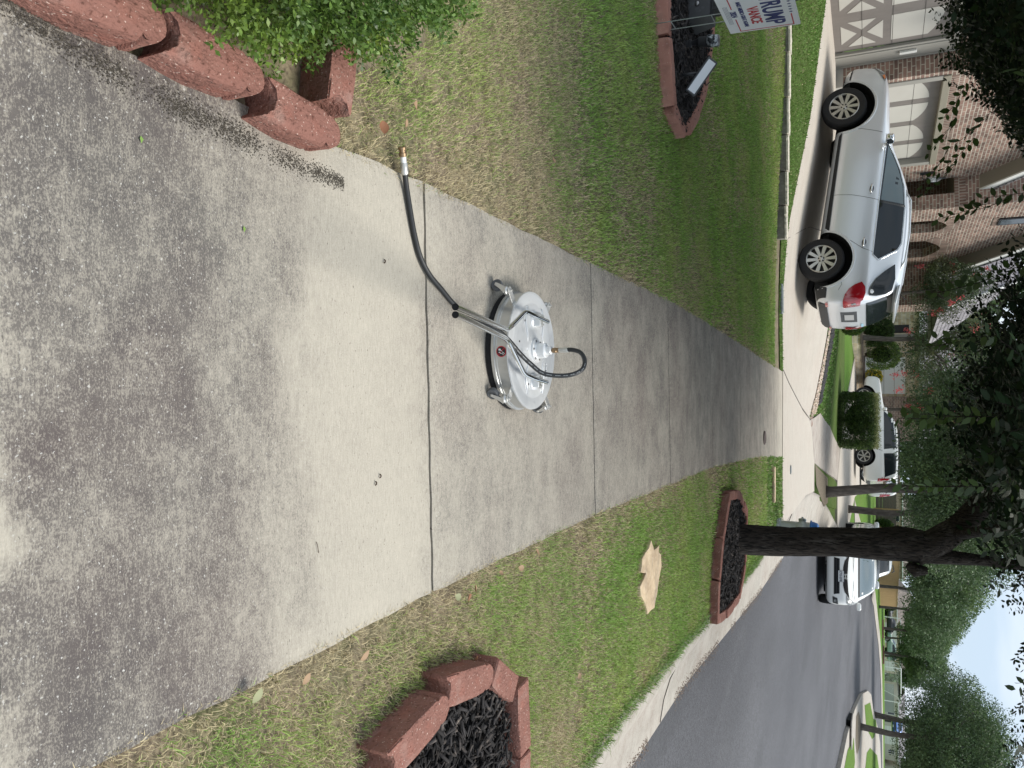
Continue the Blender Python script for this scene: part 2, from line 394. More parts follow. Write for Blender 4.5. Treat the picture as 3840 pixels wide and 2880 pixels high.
# my side of the driveway and the neighbour's
lawnN = [(-16, 11.9), (-6.2, 11.35), (-3.78, 11.45), (-1.9, 11.65), (-1.0, 11.75), (-.22, 11.9), (-.19, 12.3), (-1.31, 12.15), (-2.28, 12.25), (-4.21, 12.95), (-5.38, 13.2), (-6.3, 13.7), (-16, 15.3)]
sheet('lawn_strip', lawnN, .0, M_lawnN, cell=.5)
lawnR_far = [(1.02, 10.2), (2.08, 10.2), (2.0, 12.22), (1.12, 12.22)]
drive = [(-16, 15.3), (-6.3, 13.7), (-5.38, 13.2), (-4.21, 12.95), (-2.28, 12.25), (-1.31, 12.15), (-.19, 12.3), (1.12, 12.24), (2.0, 12.25), (2.14, 12.6), (2.2, 14), (2.3, 17), (2.55, 19.6), (1.86, 19.46), (.75, 17.3), (.30, 17.75), (-.45, 18.05), (-1.4, 18.35), (-4.6, 18.9), (-4.6, 30), (-16, 30)]
sheet('driveway', drive, .004, M_drive, cell=.5, edge=.12)
seam = MB(); seam.tube([(x, y, T(x, y)+.002) for x, y in [(-.21, 12.33), (-.02, 13.2), (.2, 14.4), (.45, 15.8), (.72, 17.25)]], .011, 6)
tag(seam.build('driveway_joint', mat('joint tar', (.10, .09, .08), 1)), kind='structure')
seam = MB()
for pts in ([(-2.2, 12.3), (-2.9, 15.2), (-3.2, 18.5)], [(2.2, 13.8), (2.3, 12.3)]):
    P_ = [lerp(a, b, i/8) for a, b in zip(pts, pts[1:]) for i in range(9)]
    seam.tube([(x, y, T(x, y)+.001) for x, y in P_], .007, 5)
tag(seam.build('driveway_joint', bpy.data.materials['joint tar']), kind='structure')
# beyond the driveway
walk2 = [(.76, 17.35), (1.86, 19.46), (2.43, 23.4), (3.15, 28.1), (4.0, 33), (5.2, 40), (4.2, 40), (3.4, 36), (2.41, 31), (1.32, 25.8), (.72, 20.4)]
sheet('sidewalk_beyond', walk2, .006, M_walk2, cell=1, edge=.12)
park = [(1.88, 19.5), (2.3, 19.9), (3.1, 22), (3.75, 25.5), (4.4, 29.3), (3.5, 29.4), (3.2, 28.1), (2.46, 23.4)]
sheet('lawn_parkway', park, .0, M_lawnN, cell=1, edge=.12)
bedp = [(1.92, 19.6), (2.5, 20.3), (3.5, 23.6), (3.6, 25.2), (2.85, 25.2), (2.3, 22)]
sheet('gravel_strip', bedp, .012, mat('brown gravel', (.22, .18, .13), 1, layers=[(40, (1, 1, 1), (.08, .07, .05), .45, .6, .9)], bump=(60, (1, 1, 1), 1, .02)), cell=1)
und = [(-30, 16), (-4.6, 18.8), (.3, 17.9), (.76, 17.4), (1.86, 19.5), (2.55, 19.6), (2.75, 21)]+[(interp(AE, y)-.82, y) for y in (22.5, 24, 26, 28, 30, 33, 36, 40, 45, 52, 60, 68)]+[(12, 70), (-30, 70)]
sheet('lawn_under', und, -.07, M_lawnN, cell=.9)
lawn2 = [(.70, 17.2), (.72, 20.4), (1.32, 25.8), (2.41, 31), (1.2, 33.5), (-9, 33.5), (-9, 19.2), (-1.4, 18.4), (-.45, 18.1), (.30, 17.8)]
sheet('lawn_neighbour', lawn2, .0, M_lawnN, cell=1, edge=.12)
sheet('driveway_neighbour', [(1.2, 33.5), (2.41, 31), (3.4, 29.6), (5.0, 29.6), (6.6, 33), (5.5, 41), (7, 60), (-1, 60), (-4, 50), (-1, 40)], .012, M_drive, cell=1.5, edge=.12)
sheet('lawn_beyond', [(-30, 33.5), (1.2, 33.5), (-1, 40), (-4, 50), (-1, 60), (7, 60), (5.5, 41), (6.6, 33.2), (7.6, 38.6), (9.3, 46), (13.2, 60.5), (15.6, 68.7), (18.4, 74.2), (23.4, 84), (26.4, 90), (31, 97.2), (35, 101.8), (44, 107), (60, 112), (90, 116), (160, 120), (160, 330), (-160, 330), (-160, 60)], -.02, M_lawnF, cell=3)
sheet('path_beyond', [(5.6, 41), (7.2, 41.5), (16, 66), (14, 66)], .0, M_walk2, cell=2)
# thin kerb edge along the far side of the road
kb = MB(); kp = [(16.4, 68.7), (18.4, 74.2)]+FARK[:-1]
for (a, b) in zip(kp, kp[1:]):
    d_ = Vector((b[0]-a[0], b[1]-a[1], 0)).normalized(); n_ = Vector((d_.y, -d_.x, 0))*.9
    za, zb = T(*a), T(*b)
    kb.add([(a[0], a[1], za), (b[0], b[1], zb), (b[0]+n_.x, b[1]+n_.y, zb-.13), (a[0]+n_.x, a[1]+n_.y, za-.13), (a[0]-.3, a[1]+.3, za), (b[0]-.3, b[1]+.3, zb)], [(0, 1, 2, 3), (4, 5, 1, 0)])
tag(kb.build('kerb_far', M_gut), kind='structure')
# corner of the opposite block
isl = [(13.9, 20), (14.0, 26), (14.41, 31.3), (14.85, 35.6), (15.95, 41.2), (17.95, 48.9), (21.0, 58), (23.6, 64.5), (26.3, 68.8), (29.5, 75), (33.5, 83), (38.5, 91.5), (46, 99), (60, 105), (90, 109), (90, 20)]
sheet('sidewalk_opposite', isl, .0, M_gut, cell=2, edge=.16)
for nm, pl in (('lawn_corner', [(19.9, 52.4), (23.2, 61.8), (27.2, 69), (30, 76), (31.5, 78.4), (29.8, 71.8), (27.6, 66), (22.3, 54.9)]),
               ('lawn_opposite', [(15.1, 31), (15.5, 35.5), (16.9, 40.2), (18.5, 41.2), (18.6, 36), (17.8, 31), (17.2, 20), (15, 20)]),
               ('lawn_opposite', [(24.3, 55.8), (26.5, 61.8), (34.9, 80), (42, 91), (52, 98), (60, 98), (60, 60), (38, 45), (28, 45), (24.2, 50)])):
    sheet(nm, pl, .012, M_lawnF, cell=2)
sheet('tree_bed', [(16.75, 42.4), (17.4, 44.8), (18.6, 46.9), (19.5, 47.3), (19.6, 45.5), (18.9, 43), (17.8, 41.9)], .02, bpy.data.materials['brown gravel'], cell=2)
# ================= NEAR THINGS
M_red = mat('red concrete', (.25, .125, .10), .95, spec=.12, layers=[(5, (1, 1, 1), (.165, .080, .064), .40, .62, .8), (9, (1, 1, 2.5), (.34, .235, .20), .54, .70, .6, 7), (16, (1, 1, 1), (.30, .125, .095), .5, .7, .6), (150, (1, 1, 1), (.66, .52, .45), .66, .71, .65, 2), (120, (1, 1, 1), (.09, .04, .03), .62, .70, .7, 2)], bump=[(120, (1, 1, 1), 1, .006), (26, (1, 1, 1), .8, .010)])
M_redB = mat('faded red concrete', (.36, .18, .14), .9, spec=.2, layers=[(4, (1, 1, 1), (.46, .28, .22), .42, .68, .8), (14, (1, 1, 1), (.17, .09, .07), .5, .72, .6), (120, (1, 1, 1), (.6, .48, .4), .66, .72, .6, 2)], bump=[(90, (1, 1, 1), .7, .005)])
M_mulch = mat('black mulch', (.022, .020, .020), .85, spec=.3, vary=.85, layers=[(28, (1, 1, 1), (.085, .07, .06), .54, .66, .8), (60, (1, 1, 1), (.20, .17, .13), .68, .74, .7)])
M_mulchb = mat('mulch bed', (.012, .011, .011), .95, bump=(90, (1, 1, 1), 1, .02))
def edging_mesh(Ln=.235, w=.10, h=.085, knob=True, seed=0):
    """edging stone: long body with a scooped tail and a rounded knob head; local X along, origin mid-base"""
    rr = random.Random(seed); m = MB(); N = 20; poly = []
    r = w*.5
    a0 = -Ln/2; b0 = Ln/2-(r if knob else 0)
    poly += [(a0, -w/2)]+[(a0+(b0-a0)*t, -w/2-(.006*math.sin(t*math.pi))) for t in (.25, .5, .75)]
    if knob:
        poly += [(b0-.012, -w/2), (b0-.004, -w/2+.010)]
        for k in range(9):
            t = -math.pi/2+math.pi*k/8; poly.append((b0+.004+math.cos(t)*r*1.02, math.sin(t)*r*.94))
        poly += [(b0-.004, w/2-.010), (b0-.012, w/2)]
    else: poly += [(b0, -w/2), (b0, w/2)]
    poly += [(a0+(b0-a0)*t, w/2) for t in (.75, .5, .25)]+[(a0, w/2)]
    if knob: poly += [(a0+.03*math.cos(t)-.004, .036*math.sin(t)) for t in (1.3, .7, 0, -.7, -1.3)]
    n = len(poly)
    def ring(z, sc): return [(x*(1-sc*.35), y*(1-sc), z) for x, y in poly]
    rings = [ring(-.03, -.03), ring(h*.45, -.01), ring(h*.84, 0), ring(h*.95, .03), ring(h*.99, .07), ring(h, .12)]
    v = sum(rings, []); f = []
    for k in range(len(rings)-1):
        for i in range(n): j = (i+1) % n; f.append((k*n+i, k*n+j, (k+1)*n+j, (k+1)*n+i))
    f.append(tuple((len(rings)-1)*n+i for i in range(n)))
    v = [(x+rr.uniform(-.002, .002), y+rr.uniform(-.0022, .0022), z+rr.uniform(-.002, .002)) for x, y, z in v]
    return m.add(v, f)
EDG = {}
def edging(x, y, ang, label, grp, key=('r', .235, .080, .072, True), z=0., tilt=0.):
    k = key
    if k not in EDG:
        o = edging_mesh(*k[1:]).build('edging_block', M_red if k[0] == 'r' else M_redB, smooth=38); EDG[k] = o.data
    else: o = bpy.data.objects.new('edging_block', EDG[k]); COL.objects.link(o)
    o.location = (x, y, z); o.rotation_euler = (tilt, 0, ang)
    return tag(o, label, 'edging block', grp)
gA = 'red edging blocks along the sidewalk'
edging(-.625, .60, R(88), 'first red edging block of the walk-side row, cut off by the picture edge', gA)
edging(-.622, .845, R(89), 'long red edging block beside the sidewalk, second in the row', gA)
edging(-.617, 1.085, R(88), 'middle red edging block beside the sidewalk, against the boxwood bush', gA)
edging(-.585, 1.335, R(86), 'last red edging block of the row, lying on the walk edge', gA, ('r', .235, .082, .070, True), 0, R(2))
edging(-.76, 1.47, R(172), 'red edging block tucked under the boxwood bush, rounded end toward the dead grass', gA, ('r', .235, .09, .07, True))
# ring at the right of the walk
gB = 'red edging blocks around the small mulch ring'
for (x, y, a, l) in [(.95, 1.79, R(100), 'longest red edging block of the small mulch ring, nearest the camera'),
                     (.915, 2.08, R(80), 'red edging block at the left of the small mulch ring, rounded ends'),
                     (.995, 2.33, R(55), 'short red edging block at the far left corner of the small mulch ring'),
                     (1.18, 2.485, R(6), 'red edging block at the far side of the small mulch ring'),
                     (1.44, 2.49, R(-1), 'red edging block at the far right of the small mulch ring')]:
    edging(x, y, a, l, gB, ('r', .31 if 'ring, ' in l else (.20 if 'short' in l else .255), .092, .082, 'far' not in l))
# edging round the street tree
ringB = [(1.0, 7.02), (1.32, 6.66), (1.62, 6.48), (1.93, 6.42), (2.0, 6.85), (2.04, 7.6), (1.80, 8.0), (1.32, 8.12), (1.06, 7.62)]
gC = 'red edging blocks around the street tree'
wordsC = ['at the near left corner', 'near side left of the middle', 'near side right of the middle', 'at the kerb corner', 'on the kerb side', 'on the far kerb side', 'at the far side behind the trunk', 'at the far left side', 'at the left side beside the lawn']
cnt = 0
for i, (a, b) in enumerate(zip(ringB, ringB[1:]+ringB[:1])):
    d = math.hypot(b[0]-a[0], b[1]-a[1]); n = max(1, round(d/.36))
    for k in range(n):
        t = (k+.5)/n; p = lerp(a, b, t)
        lab = 'red block %s of street tree bed%s' % (wordsC[i], '' if n == 1 else (', nearer one' if k == 0 else ', farther one'))
        edging(p[0], p[1], math.atan2(b[1]-a[1], b[0]-a[0]), lab.replace('near side right of the middle', 'near side, right of the middle'), gC, ('r', round(d/n-.012, 2), .078, .066, False), random.uniform(-.006, .006))
# flower bed at the left
bedL = [(-1.70, 5.20), (-1.76, 4.86), (-2.15, 4.72), (-2.6, 4.70), (-3.1, 4.72), (-3.6, 4.9)]
bedL2 = [(-1.74, 5.28), (-1.98, 5.62), (-2.3, 5.95), (-2.75, 6.18), (-3.3, 6.25), (-3.8, 6.1)]
gD = 'faded red edging blocks around the sign bed'
def edrow(pts, words, grp, n=1):
    for i, (a, b) in enumerate(zip(pts, pts[1:])):
        d = math.hypot(b[0]-a[0], b[1]-a[1]); p = lerp(a, b, .5)
        edging(p[0], p[1], math.atan2(b[1]-a[1], b[0]-a[0]), words[i], grp, ('f', round(d-.014, 2), .085, .072, False), random.uniform(-.008, .004))
edrow(bedL, ['faded red edging block at the pointed right end of the sign bed', 'faded red near-side block of the sign bed, next to its pointed end', 'faded red near-side block of the sign bed, before the solar floodlight', 'faded red near-side block of the sign bed, before the yard sign', 'faded red near-side block of the sign bed at the picture edge'], gD)
edrow(bedL2, ['faded red far-side block of the sign bed, beside its pointed end', 'faded red edging block behind the solar floodlight', 'faded red edging block behind the black spotlight', 'faded red edging block behind the black post', 'faded red far-side block of the sign bed, left of the black post'], gD)
# mulch
def mulch(name, poly, z, n, s0, label, over=None):
    P = np.array(poly); lo, hi = P.min(0), P.max(0)
    base = MB(); m = len(poly); c = P.mean(0)
    base.add([(x, y, z-.03) for x, y in poly]+[(c[0], c[1], z+.0)], [(i, (i+1) % m, m) for i in range(m)])
    pts = rng.uniform(lo, hi, (n*3, 2)); pts = pts[inpoly(pts, poly)][:n]; k = len(pts)
    L_ = s0*rng.uniform(.25, 1.7, k); W_ = L_*rng.uniform(.12, .3, k); az = rng.normal(0, .9, k); el = rng.normal(0, .3, k)
    d = np.stack([np.cos(az)*np.cos(el), np.sin(az)*np.cos(el), np.sin(el)], 1); u = np.array([0, 0, 1.])+rng.normal(0, .4, (k, 3))
    s = np.cross(d, u); s /= np.linalg.norm(s, axis=1)[:, None]; nn = np.cross(s, d)
    ctr = np.column_stack([pts, z-.012+rng.uniform(0, .028, k)])
    V = []
    for a_, b_, c_ in ((-1, -1, -1), (-1, 1, -1), (1, .5, -1), (1, -.6, -1), (-1, -1, 1), (-1, 1, 1), (1, .5, 1), (1, -.6, 1)):
        V.append(ctr+d*(a_*L_/2)[:, None]+s*(b_*W_/2)[:, None]+nn*(c_*W_*.16)[:, None])
    V = np.stack(V, 1).reshape(-1, 3)
    q = np.array([(0, 1, 2, 3), (4, 7, 6, 5), (0, 4, 5, 1), (1, 5, 6, 2), (2, 6, 7, 3), (3, 7, 4, 0)])
    F = (np.arange(k)*8)[:, None, None]+q[None]; F = F.reshape(-1, 4)
    bv = np.array(base.v); 
    o = npmesh(name, V, F, M_mulch); tag(o, label, 'mulch', kind='stuff')
    b = base.build('mulch_soil', M_mulchb); tag(b, kind='structure')
    return o
def inset(poly, k):
    c = np.mean(poly, 0); return [tuple(c+(np.array(p)-c)*k) for p in poly]
mulch('mulch', [(.97, 1.74), (.93, 2.1), (1.03, 2.33), (1.2, 2.41), (1.7, 2.42), (1.7, 1.5), (1.1, 1.5)], .055, 3600, .038, 'black shredded bark mulch inside the small block ring')
mulch('mulch', inset(ringB, .93), .035, 5200, .05, 'black shredded bark mulch around the foot of the street tree')
mulch('mulch', bedL[::-1]+bedL2, .05, 6500, .05, 'black shredded bark mulch in the bed under the yard sign')
# flagstone in the lawn
M_stone = mat('tan flagstone', (.60, .47, .31), .9, layers=[(6, (1, 1, 1), (.40, .30, .20), .4, .65, .8), (3, (1, 3, 1), (.27, .23, .19), .56, .68, .7), (40, (1, 1, 1), (.62, .52, .38), .5, .7, .5)], bump=[(14, (1, 1, 1), 1, .02), (60, (1, 1, 1), .6, .006)])
fs = [(.922, 4.50), (.96, 4.44), (1.0, 4.30), (1.06, 4.27), (1.10, 4.37), (1.145, 4.25), (1.21, 4.28), (1.282, 4.38), (1.345, 4.42), (1.347, 4.57), (1.28, 4.64), (1.22, 4.67), (1.139, 4.74), (1.06, 4.73), (1.035, 4.68), (1.0, 4.68), (1.0, 4.56)]
m = MB(); m.prism([(a+random.uniform(-.006, .006), b+random.uniform(-.006, .006)) for p, q in zip(fs, fs[1:]+fs[:1]) for a, b in (p, lerp(p, q, .5))], -.03, .012); st = m.build('flagstone', M_stone, bevel=.003, seg=2, fixn=True)
tag(st, 'irregular tan flagstone lying flat in the grass between walk and street', 'flagstone')
# low edging wall across the left lawn
M_lw = mat('weathered grey block', (.23, .22, .19), .95, layers=[(6, (1, 1, 1), (.12, .12, .10), .42, .66, .8), (40, (1, 1, 1), (.34, .33, .30), .5, .7, .5)], bump=(50, (1, 1, 1), .7, .01))
M_lwt = mat('pale cap', (.66, .62, .52), .9, layers=[(7, (1, 1, 1), (.40, .37, .31), .55, .72, .6)], bump=(40, (1, 1, 1), .8, .02))
lw = thing('edging_wall', 'long low grey block wall with pale cap along the lawn before the driveway', 'low wall', (-1.95, 11.35, 0))
pts = [(-2.02, 11.35), (-2.95, 11.27), (-3.95, 11.2), (-5.15, 11.13), (-6.45, 11.05), (-7.85, 10.95)]
k = 0
for a, b in zip(pts, pts[1:]):
    for h in (0, 1):
        p = lerp(a, b, h*.5+.01); q = lerp(a, b, h*.5+.49); m = MB()
        za = T(*p)*.6-.02+.05*(k/9); z1 = .135+.012*k+random.uniform(-.004, .004)
        dx, dy = q[0]-p[0], q[1]-p[1]; l_ = math.hypot(dx, dy); M = Matrix.Translation((p[0]+1.95, p[1]-11.35, 0)) @ Matrix.Rotation(math.atan2(dy, dx), 4, 'Z')
        m.box(0, l_, -.16, 0, -.05, z1, M); m.build('wall_block', M_lw, lw, bevel=.012)
        c = MB(); n = 12; v = []
        for i in range(n+1):
            t = i/n*l_; e = random.uniform(-.012, .012)
            v += [(t, .015+e, z1-.012), (t, .010+e, z1+.012), (t, -.05, z1+.024+random.uniform(-.004, .006)), (t, -.15, z1+.016), (t, -.165, z1-.01)]
        f = [(i*5+j, i*5+j+1, i*5+j+6, i*5+j+5) for i in range(n) for j in range(4)]+[(4, 3, 2, 1, 0), tuple(n*5+j for j in range(5))]
        c.add(v, f, M); c.build('cap', M_lwt, lw); k += 1
# small ground covers
M_cast = mat('grey plastic cover', (.16, .19, .20), .6, layers=[(20, (1, 1, 1), (.08, .09, .09), .5, .7, .7)])
m = MB(); m.box(-.22, .22, -.10, .10, -.03, .012); m.cur = 0; m.box(-.19, .19, -.075, .075, .012, .02)
o = m.build('meter_cover', M_cast, bevel=.006); o.location = (-1.25, 11.9, T(-1.25, 11.9)+.012); o.rotation_euler = (0, 0, R(6)); tag(o, 'grey rectangular utility box lid set in the bright green grass by the driveway', 'utility cover')
m = MB(); m.lathe([(.085, .0), (.085, .014), (.07, .018), (.066, .012)], 28); o = m.build('cleanout_cap', mat('rusty iron', (.13, .10, .09), .7, .3), smooth=35); o.location = (.67, 10.0, 0); tag(o, 'small round iron cleanout cap set in the sidewalk before the driveway', 'cover')
m = MB(); m.lathe([(.075, .0), (.075, .012), (.06, .014)], 24); o = m.build('cleanout_cap', M_cast, smooth=35); o.location = (1.42, 13.5, .004); tag(o, 'small round dark cap set in the driveway apron', 'cover')
m = MB(); m.box(-.24, .24, -.05, .05, 0, .035); o = m.build('stepping_slab', M_stone, bevel=.01); o.location = (1.35, 10.85, .01); tag(o, 'half-buried pale slab edge in the parkway grass beyond the street tree', 'slab')

# ---------------- boxwood bush
M_box = mat('boxwood leaf', (.12, .21, .04), .45, spec=.5, layers=[(3.5, (1, 1, 1), (.22, .30, .04), .50, .66, .9), (9, (1, 1, 1), (.035, .085, .018), .42, .62, .8)], vary=.35, trans=.25)
M_twig = mat('twig', (.10, .075, .05), .9)
def bush(name, label, cat, c, half, n, size, mleaf, power=3., z0=0., lump=.08, seed=1, inner=True, grp=None, fill=None, brot=0.):
    """clipped bush: superellipsoid shell of leaves with lumps; origin at its base"""
    root = thing(name, label, cat, (c[0], c[1], c[2]), (0, 0, brot), group=grp)
    r2 = np.random.default_rng(seed); d = r2.normal(size=(n, 3)); d /= np.linalg.norm(d, axis=1)[:, None]; d[:, 2] = np.where(d[:, 2] < -.75, -d[:, 2]*.5, d[:, 2])
    h = np.array(half); rad = (np.abs(d)**power).sum(1)**(-1/power)
    lum = 1+lump*np.sin(d[:, 0]*9+seed)*np.sin(d[:, 1]*8+1.3)*np.cos(d[:, 2]*7)+lump*.6*np.sin(d[:, 0]*23)*np.sin(d[:, 2]*21+d[:, 1]*17)
    k = r2.uniform(0, 1, n)**.35*.34+.66 if inner else r2.uniform(.88, 1., n)
    out = d*rad[:, None]; P = out*(k*lum)[:, None]*h; P[:, 2] += h[2]*.90+z0
    keep = P[:, 2] > .01; P = P[keep]; out = d[keep]
    V, F = leaves(P, size, .35, .5, .2, out*.6+np.array([0, 0, .35]))
    o = npmesh('foliage', V, F, mleaf, root)
    tw = MB()
    for i in range(26):
        a = r2.uniform(0, 6.28); q = Vector((math.cos(a)*h[0]*.75*r2.uniform(.2, 1), math.sin(a)*h[1]*.75*r2.uniform(.2, 1), h[2]*r2.uniform(1.0, 1.7)))
        b = Vector((q.x*.15, q.y*.3, 0)); tw.tube([b, b.lerp(q, .5)+Vector((r2.uniform(-.03, .03), r2.uniform(-.03, .03), 0)), q], [.006*h[2]*3, .004*h[2]*3, .0015*h[2]*3], 5)
    tw.build('stem', M_twig, root)
    core = MB(); core.ico((0, 0, h[2]*.95), 1, 2, .04, tuple(h*.60)); core.build('shade_core', fill or M_core, root)  # solid dark core; the bush's inner shade is put into its colour
    return root
M_core = mat('inner shade colour', (.018, .03, .01), 1, bump=(40, (1, 1, 1), 1, .05))
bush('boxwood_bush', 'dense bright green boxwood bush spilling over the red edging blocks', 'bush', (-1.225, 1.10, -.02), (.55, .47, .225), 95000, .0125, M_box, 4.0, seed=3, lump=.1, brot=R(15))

# ---------------- the street tree
M_bark = mat('dark oak bark', (.046, .038, .032), .95, spec=.2, layers=[(7, (2.5, 2.5, .6), (.10, .09, .08), .52, .68, .8), (28, (2.6, 2.6, .5), (.012, .011, .010), .48, .62, .9)], bump=[(24, (2.6, 2.6, .45), 1, .035), (70, (2, 2, .8), .6, .012)])
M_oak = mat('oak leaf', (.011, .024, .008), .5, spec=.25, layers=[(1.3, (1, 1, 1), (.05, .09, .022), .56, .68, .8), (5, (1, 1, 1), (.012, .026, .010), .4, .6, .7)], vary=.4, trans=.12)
oak = thing('oak_tree', 'big dark live oak in the red edged mulch bed, leaning fork and hanging leafy twigs', 'tree', (1.55, 7.78, 0))
tm = MB()
def wob(pts, rad, n=22, seed=0, amp=.1, sub=5):
    """gnarled limb surface"""
    rr = random.Random(seed); P = [Vector(p) for p in pts]; out = []; rs = []
    for i in range(len(P)-1):
        for k in range(sub):
            t = k/sub; out.append(P[i].lerp(P[i+1], t)); rs.append(rad[i]*(1-t)+rad[i+1]*t)
    out.append(P[-1]); rs.append(rad[-1]); b = len(tm.v); tm.tube(out, rs, n)
    for i in range(len(out)*n):
        ring, a = divmod(i, n); th = a/n*6.283; v = Vector(tm.v[b+i]); c = out[ring]
        f = 1+amp*(.5*math.sin(th*3+ring*.35+seed)+.35*math.sin(th*7-ring*.5)+.3*rr.uniform(-1, 1))
        tm.v[b+i] = tuple(c+(v-c)*f)
wob([(-.03, 0, -.05), (-.035, 0, .08), (-.045, .0, .5), (-.07, .02, .95), (-.085, .04, 1.25), (-.10, .05, 1.42), (-.085, .05, 1.62)], [.165, .146, .137, .132, .146, .158, .142], seed=1, amp=.07, n=26)
wob([(-.05, .05, 1.55), (-.12, .07, 1.72), (-.28, .1, 1.92), (-.50, .14, 2.1), (-.85, .2, 2.5), (-1.3, .2, 3.1), (-1.8, .1, 3.9)], [.14, .125, .108, .095, .08, .06, .04], seed=2, amp=.08)
wob([(-.03, .06, 1.55), (.0, .1, 1.8), (.02, .2, 2.1), (.1, .4, 2.7), (.4, .6, 3.6), (.5, .9, 4.6)], [.10, .066, .048, .04, .03, .02], seed=3, amp=.08)
wob([(.07, .0, 1.50), (.12, .0, 1.57), (.115, .0, 1.66)], [.03, .06, .03], seed=5, amp=.2, n=12)
wob([(-.13, .0, 1.12), (-.16, .0, 1.2), (-.15, .0, 1.32)], [.03, .05, .03], seed=6, amp=.2, n=12)
for i, (b, e) in enumerate([((-.5, .14, 2.1), (-1.9, -1.6, 2.5)), ((-.85, .2, 2.5), (-3.4, -.8, 3.0)), ((-.2, .1, 1.85), (-.9, -2.3, 2.4)), ((.1, .4, 2.7), (2.2, .8, 3.3)), ((-1.3, .2, 3.1), (-4.6, .6, 3.2)), ((.1, .4, 2.7), (.2, 2.8, 3.2)), ((-.6, .14, 2.2), (-3.0, -3.4, 2.55))]):
    B, E = Vector(b), Vector(e); mid = B.lerp(E, .5)+Vector((0, 0, .25)); wob([b, tuple(B.lerp(mid, .6)), tuple(mid), tuple(mid.lerp(E, .6)), e], [.05, .038, .028, .018, .008], seed=10+i, amp=.08, n=9, sub=3)
tm.build('trunk', M_bark, oak, smooth=True)
# leafy sprays: hanging twigs with leaves on both sides, filling a broad low crown
def sprays(P, D, Ls, nl, ls, seed):
    r2 = np.random.default_rng(seed); n = len(P); t = np.linspace(.12, 1, nl)
    D = D/np.linalg.norm(D, axis=1)[:, None]; drop = np.zeros_like(D); drop[:, 2] = -1
    Q = P[:, None]+D[:, None]*(Ls[:, None]*t)[..., None]+drop[:, None]*(Ls[:, None]*t**2*.35)[..., None]
    td = D[:, None]*1+drop[:, None]*(t*.7)[None, :, None]; td = td/np.linalg.norm(td, axis=2)[..., None]
    side = np.cross(td, np.array([0, 0, 1.])+r2.normal(0, .35, (n, 1, 3))); side /= np.linalg.norm(side, axis=2)[..., None]+1e-9
    sg = np.where(np.arange(nl) % 2 == 0, 1, -1)[None, :, None]
    ld = td*.55+side*sg*.9+r2.normal(0, .22, Q.shape); ld /= np.linalg.norm(ld, axis=2)[..., None]
    nn = np.cross(side, td)+r2.normal(0, .35, Q.shape); s2 = np.cross(ld, nn); s2 /= np.linalg.norm(s2, axis=2)[..., None]+1e-9; nn = np.cross(s2, ld)
    L_ = (ls*r2.uniform(.65, 1.3, (n, nl)))[..., None]; W_ = L_*.24
    a = Q; b1 = Q+ld*L_*.3+s2*W_; b2 = Q+ld*L_*.68+s2*W_*.9; c = Q+ld*L_-nn*L_*.1; e2 = Q+ld*L_*.68-s2*W_*.9; e1 = Q+ld*L_*.3-s2*W_
    V = np.stack([a, b1, b2, c, e2, e1], 2).reshape(-1, 3); F = np.arange(len(V)).reshape(-1, 6)
    # stems as thin three-sided strips
    S = Q[:, ::3]; k = S.shape[1]; w_ = .0016; o1 = np.array([w_, 0, 0]); o2 = np.array([0, w_, w_])
    SV = np.stack([S-o1, S+o1, S+o2], 2).reshape(-1, 3); sf = []
    idx = (np.arange(n)*k*3)[:, None]+(np.arange(k-1)*3)[None]; idx = idx.ravel()
    SF = np.concatenate([np.stack([idx+a_, idx+b_, idx+b_+3, idx+a_+3], 1) for a_, b_ in ((0, 1), (1, 2), (2, 0))])
    return V, F, SV, SF
def kfun(u):   # height (per metre away) of the crown's hanging underside over the walk, by direction
    tab = [(-1.0, .055), (-.458, .056), (-.375, .062), (-.33, .078), (-.30, .10), (-.265, .11), (-.24, .13), (-.21, .16), (-.154, .165), (-.12, .135), (-.09, .112), (-.05, .094), (0, .074), (.04, .064), (.094, .070), (.14, .085), (.17, .10), (.22, .13), (.3, .135), (.36, .125), (.46, .105), (1, .10)]
    return np.interp(u, [a for a, b in tab], [b for a, b in tab])
n = 9000; r2 = np.random.default_rng(11)
Y = r2.uniform(3.3, 11.5, n); u = r2.uniform(-.62, .56, n)
k = kfun(u)+.007*np.sin(u*41+Y*3)+.006*np.sin(u*97-Y*5)
zt = 1.185+k*Y+.16
dep = r2.uniform(0, 1, n)**1.4; Z = zt+dep*(1.1+.12*Y)+.12
P = np.column_stack([u*Y, Y, Z]); cen = np.array([1.2, 7.9, 2.9])
keep = (np.abs(P[:, 0]+.2) < 5.0)
hole = (u > .19) & (r2.uniform(0, 1, n) < .80)
hole |= (u > -.26) & (u < -.13) & (r2.uniform(0, 1, n) < .5)          # thin outer crown over the street lets the sky through
hole |= (np.sin(P[:, 0]*3.1+1)*np.sin(P[:, 1]*2.3)*np.sin(Z*5) > .62)
P = P[keep & ~hole]; D = (P-cen)*np.array([1, 1, .1])+r2.normal(0, 1.1, P.shape)*np.array([1, 1, .5])
V1, F1, SV, SF = sprays(P, D, r2.uniform(.22, .5, len(P)), 15, .050, 5)
P_l = P-np.array([1.55, 7.78, 0])
o = npmesh('crown', V1-np.array([1.55, 7.78, 0]), F1, M_oak, oak); npmesh('twigs', SV-np.array([1.55, 7.78, 0]), SF, M_bark, oak)
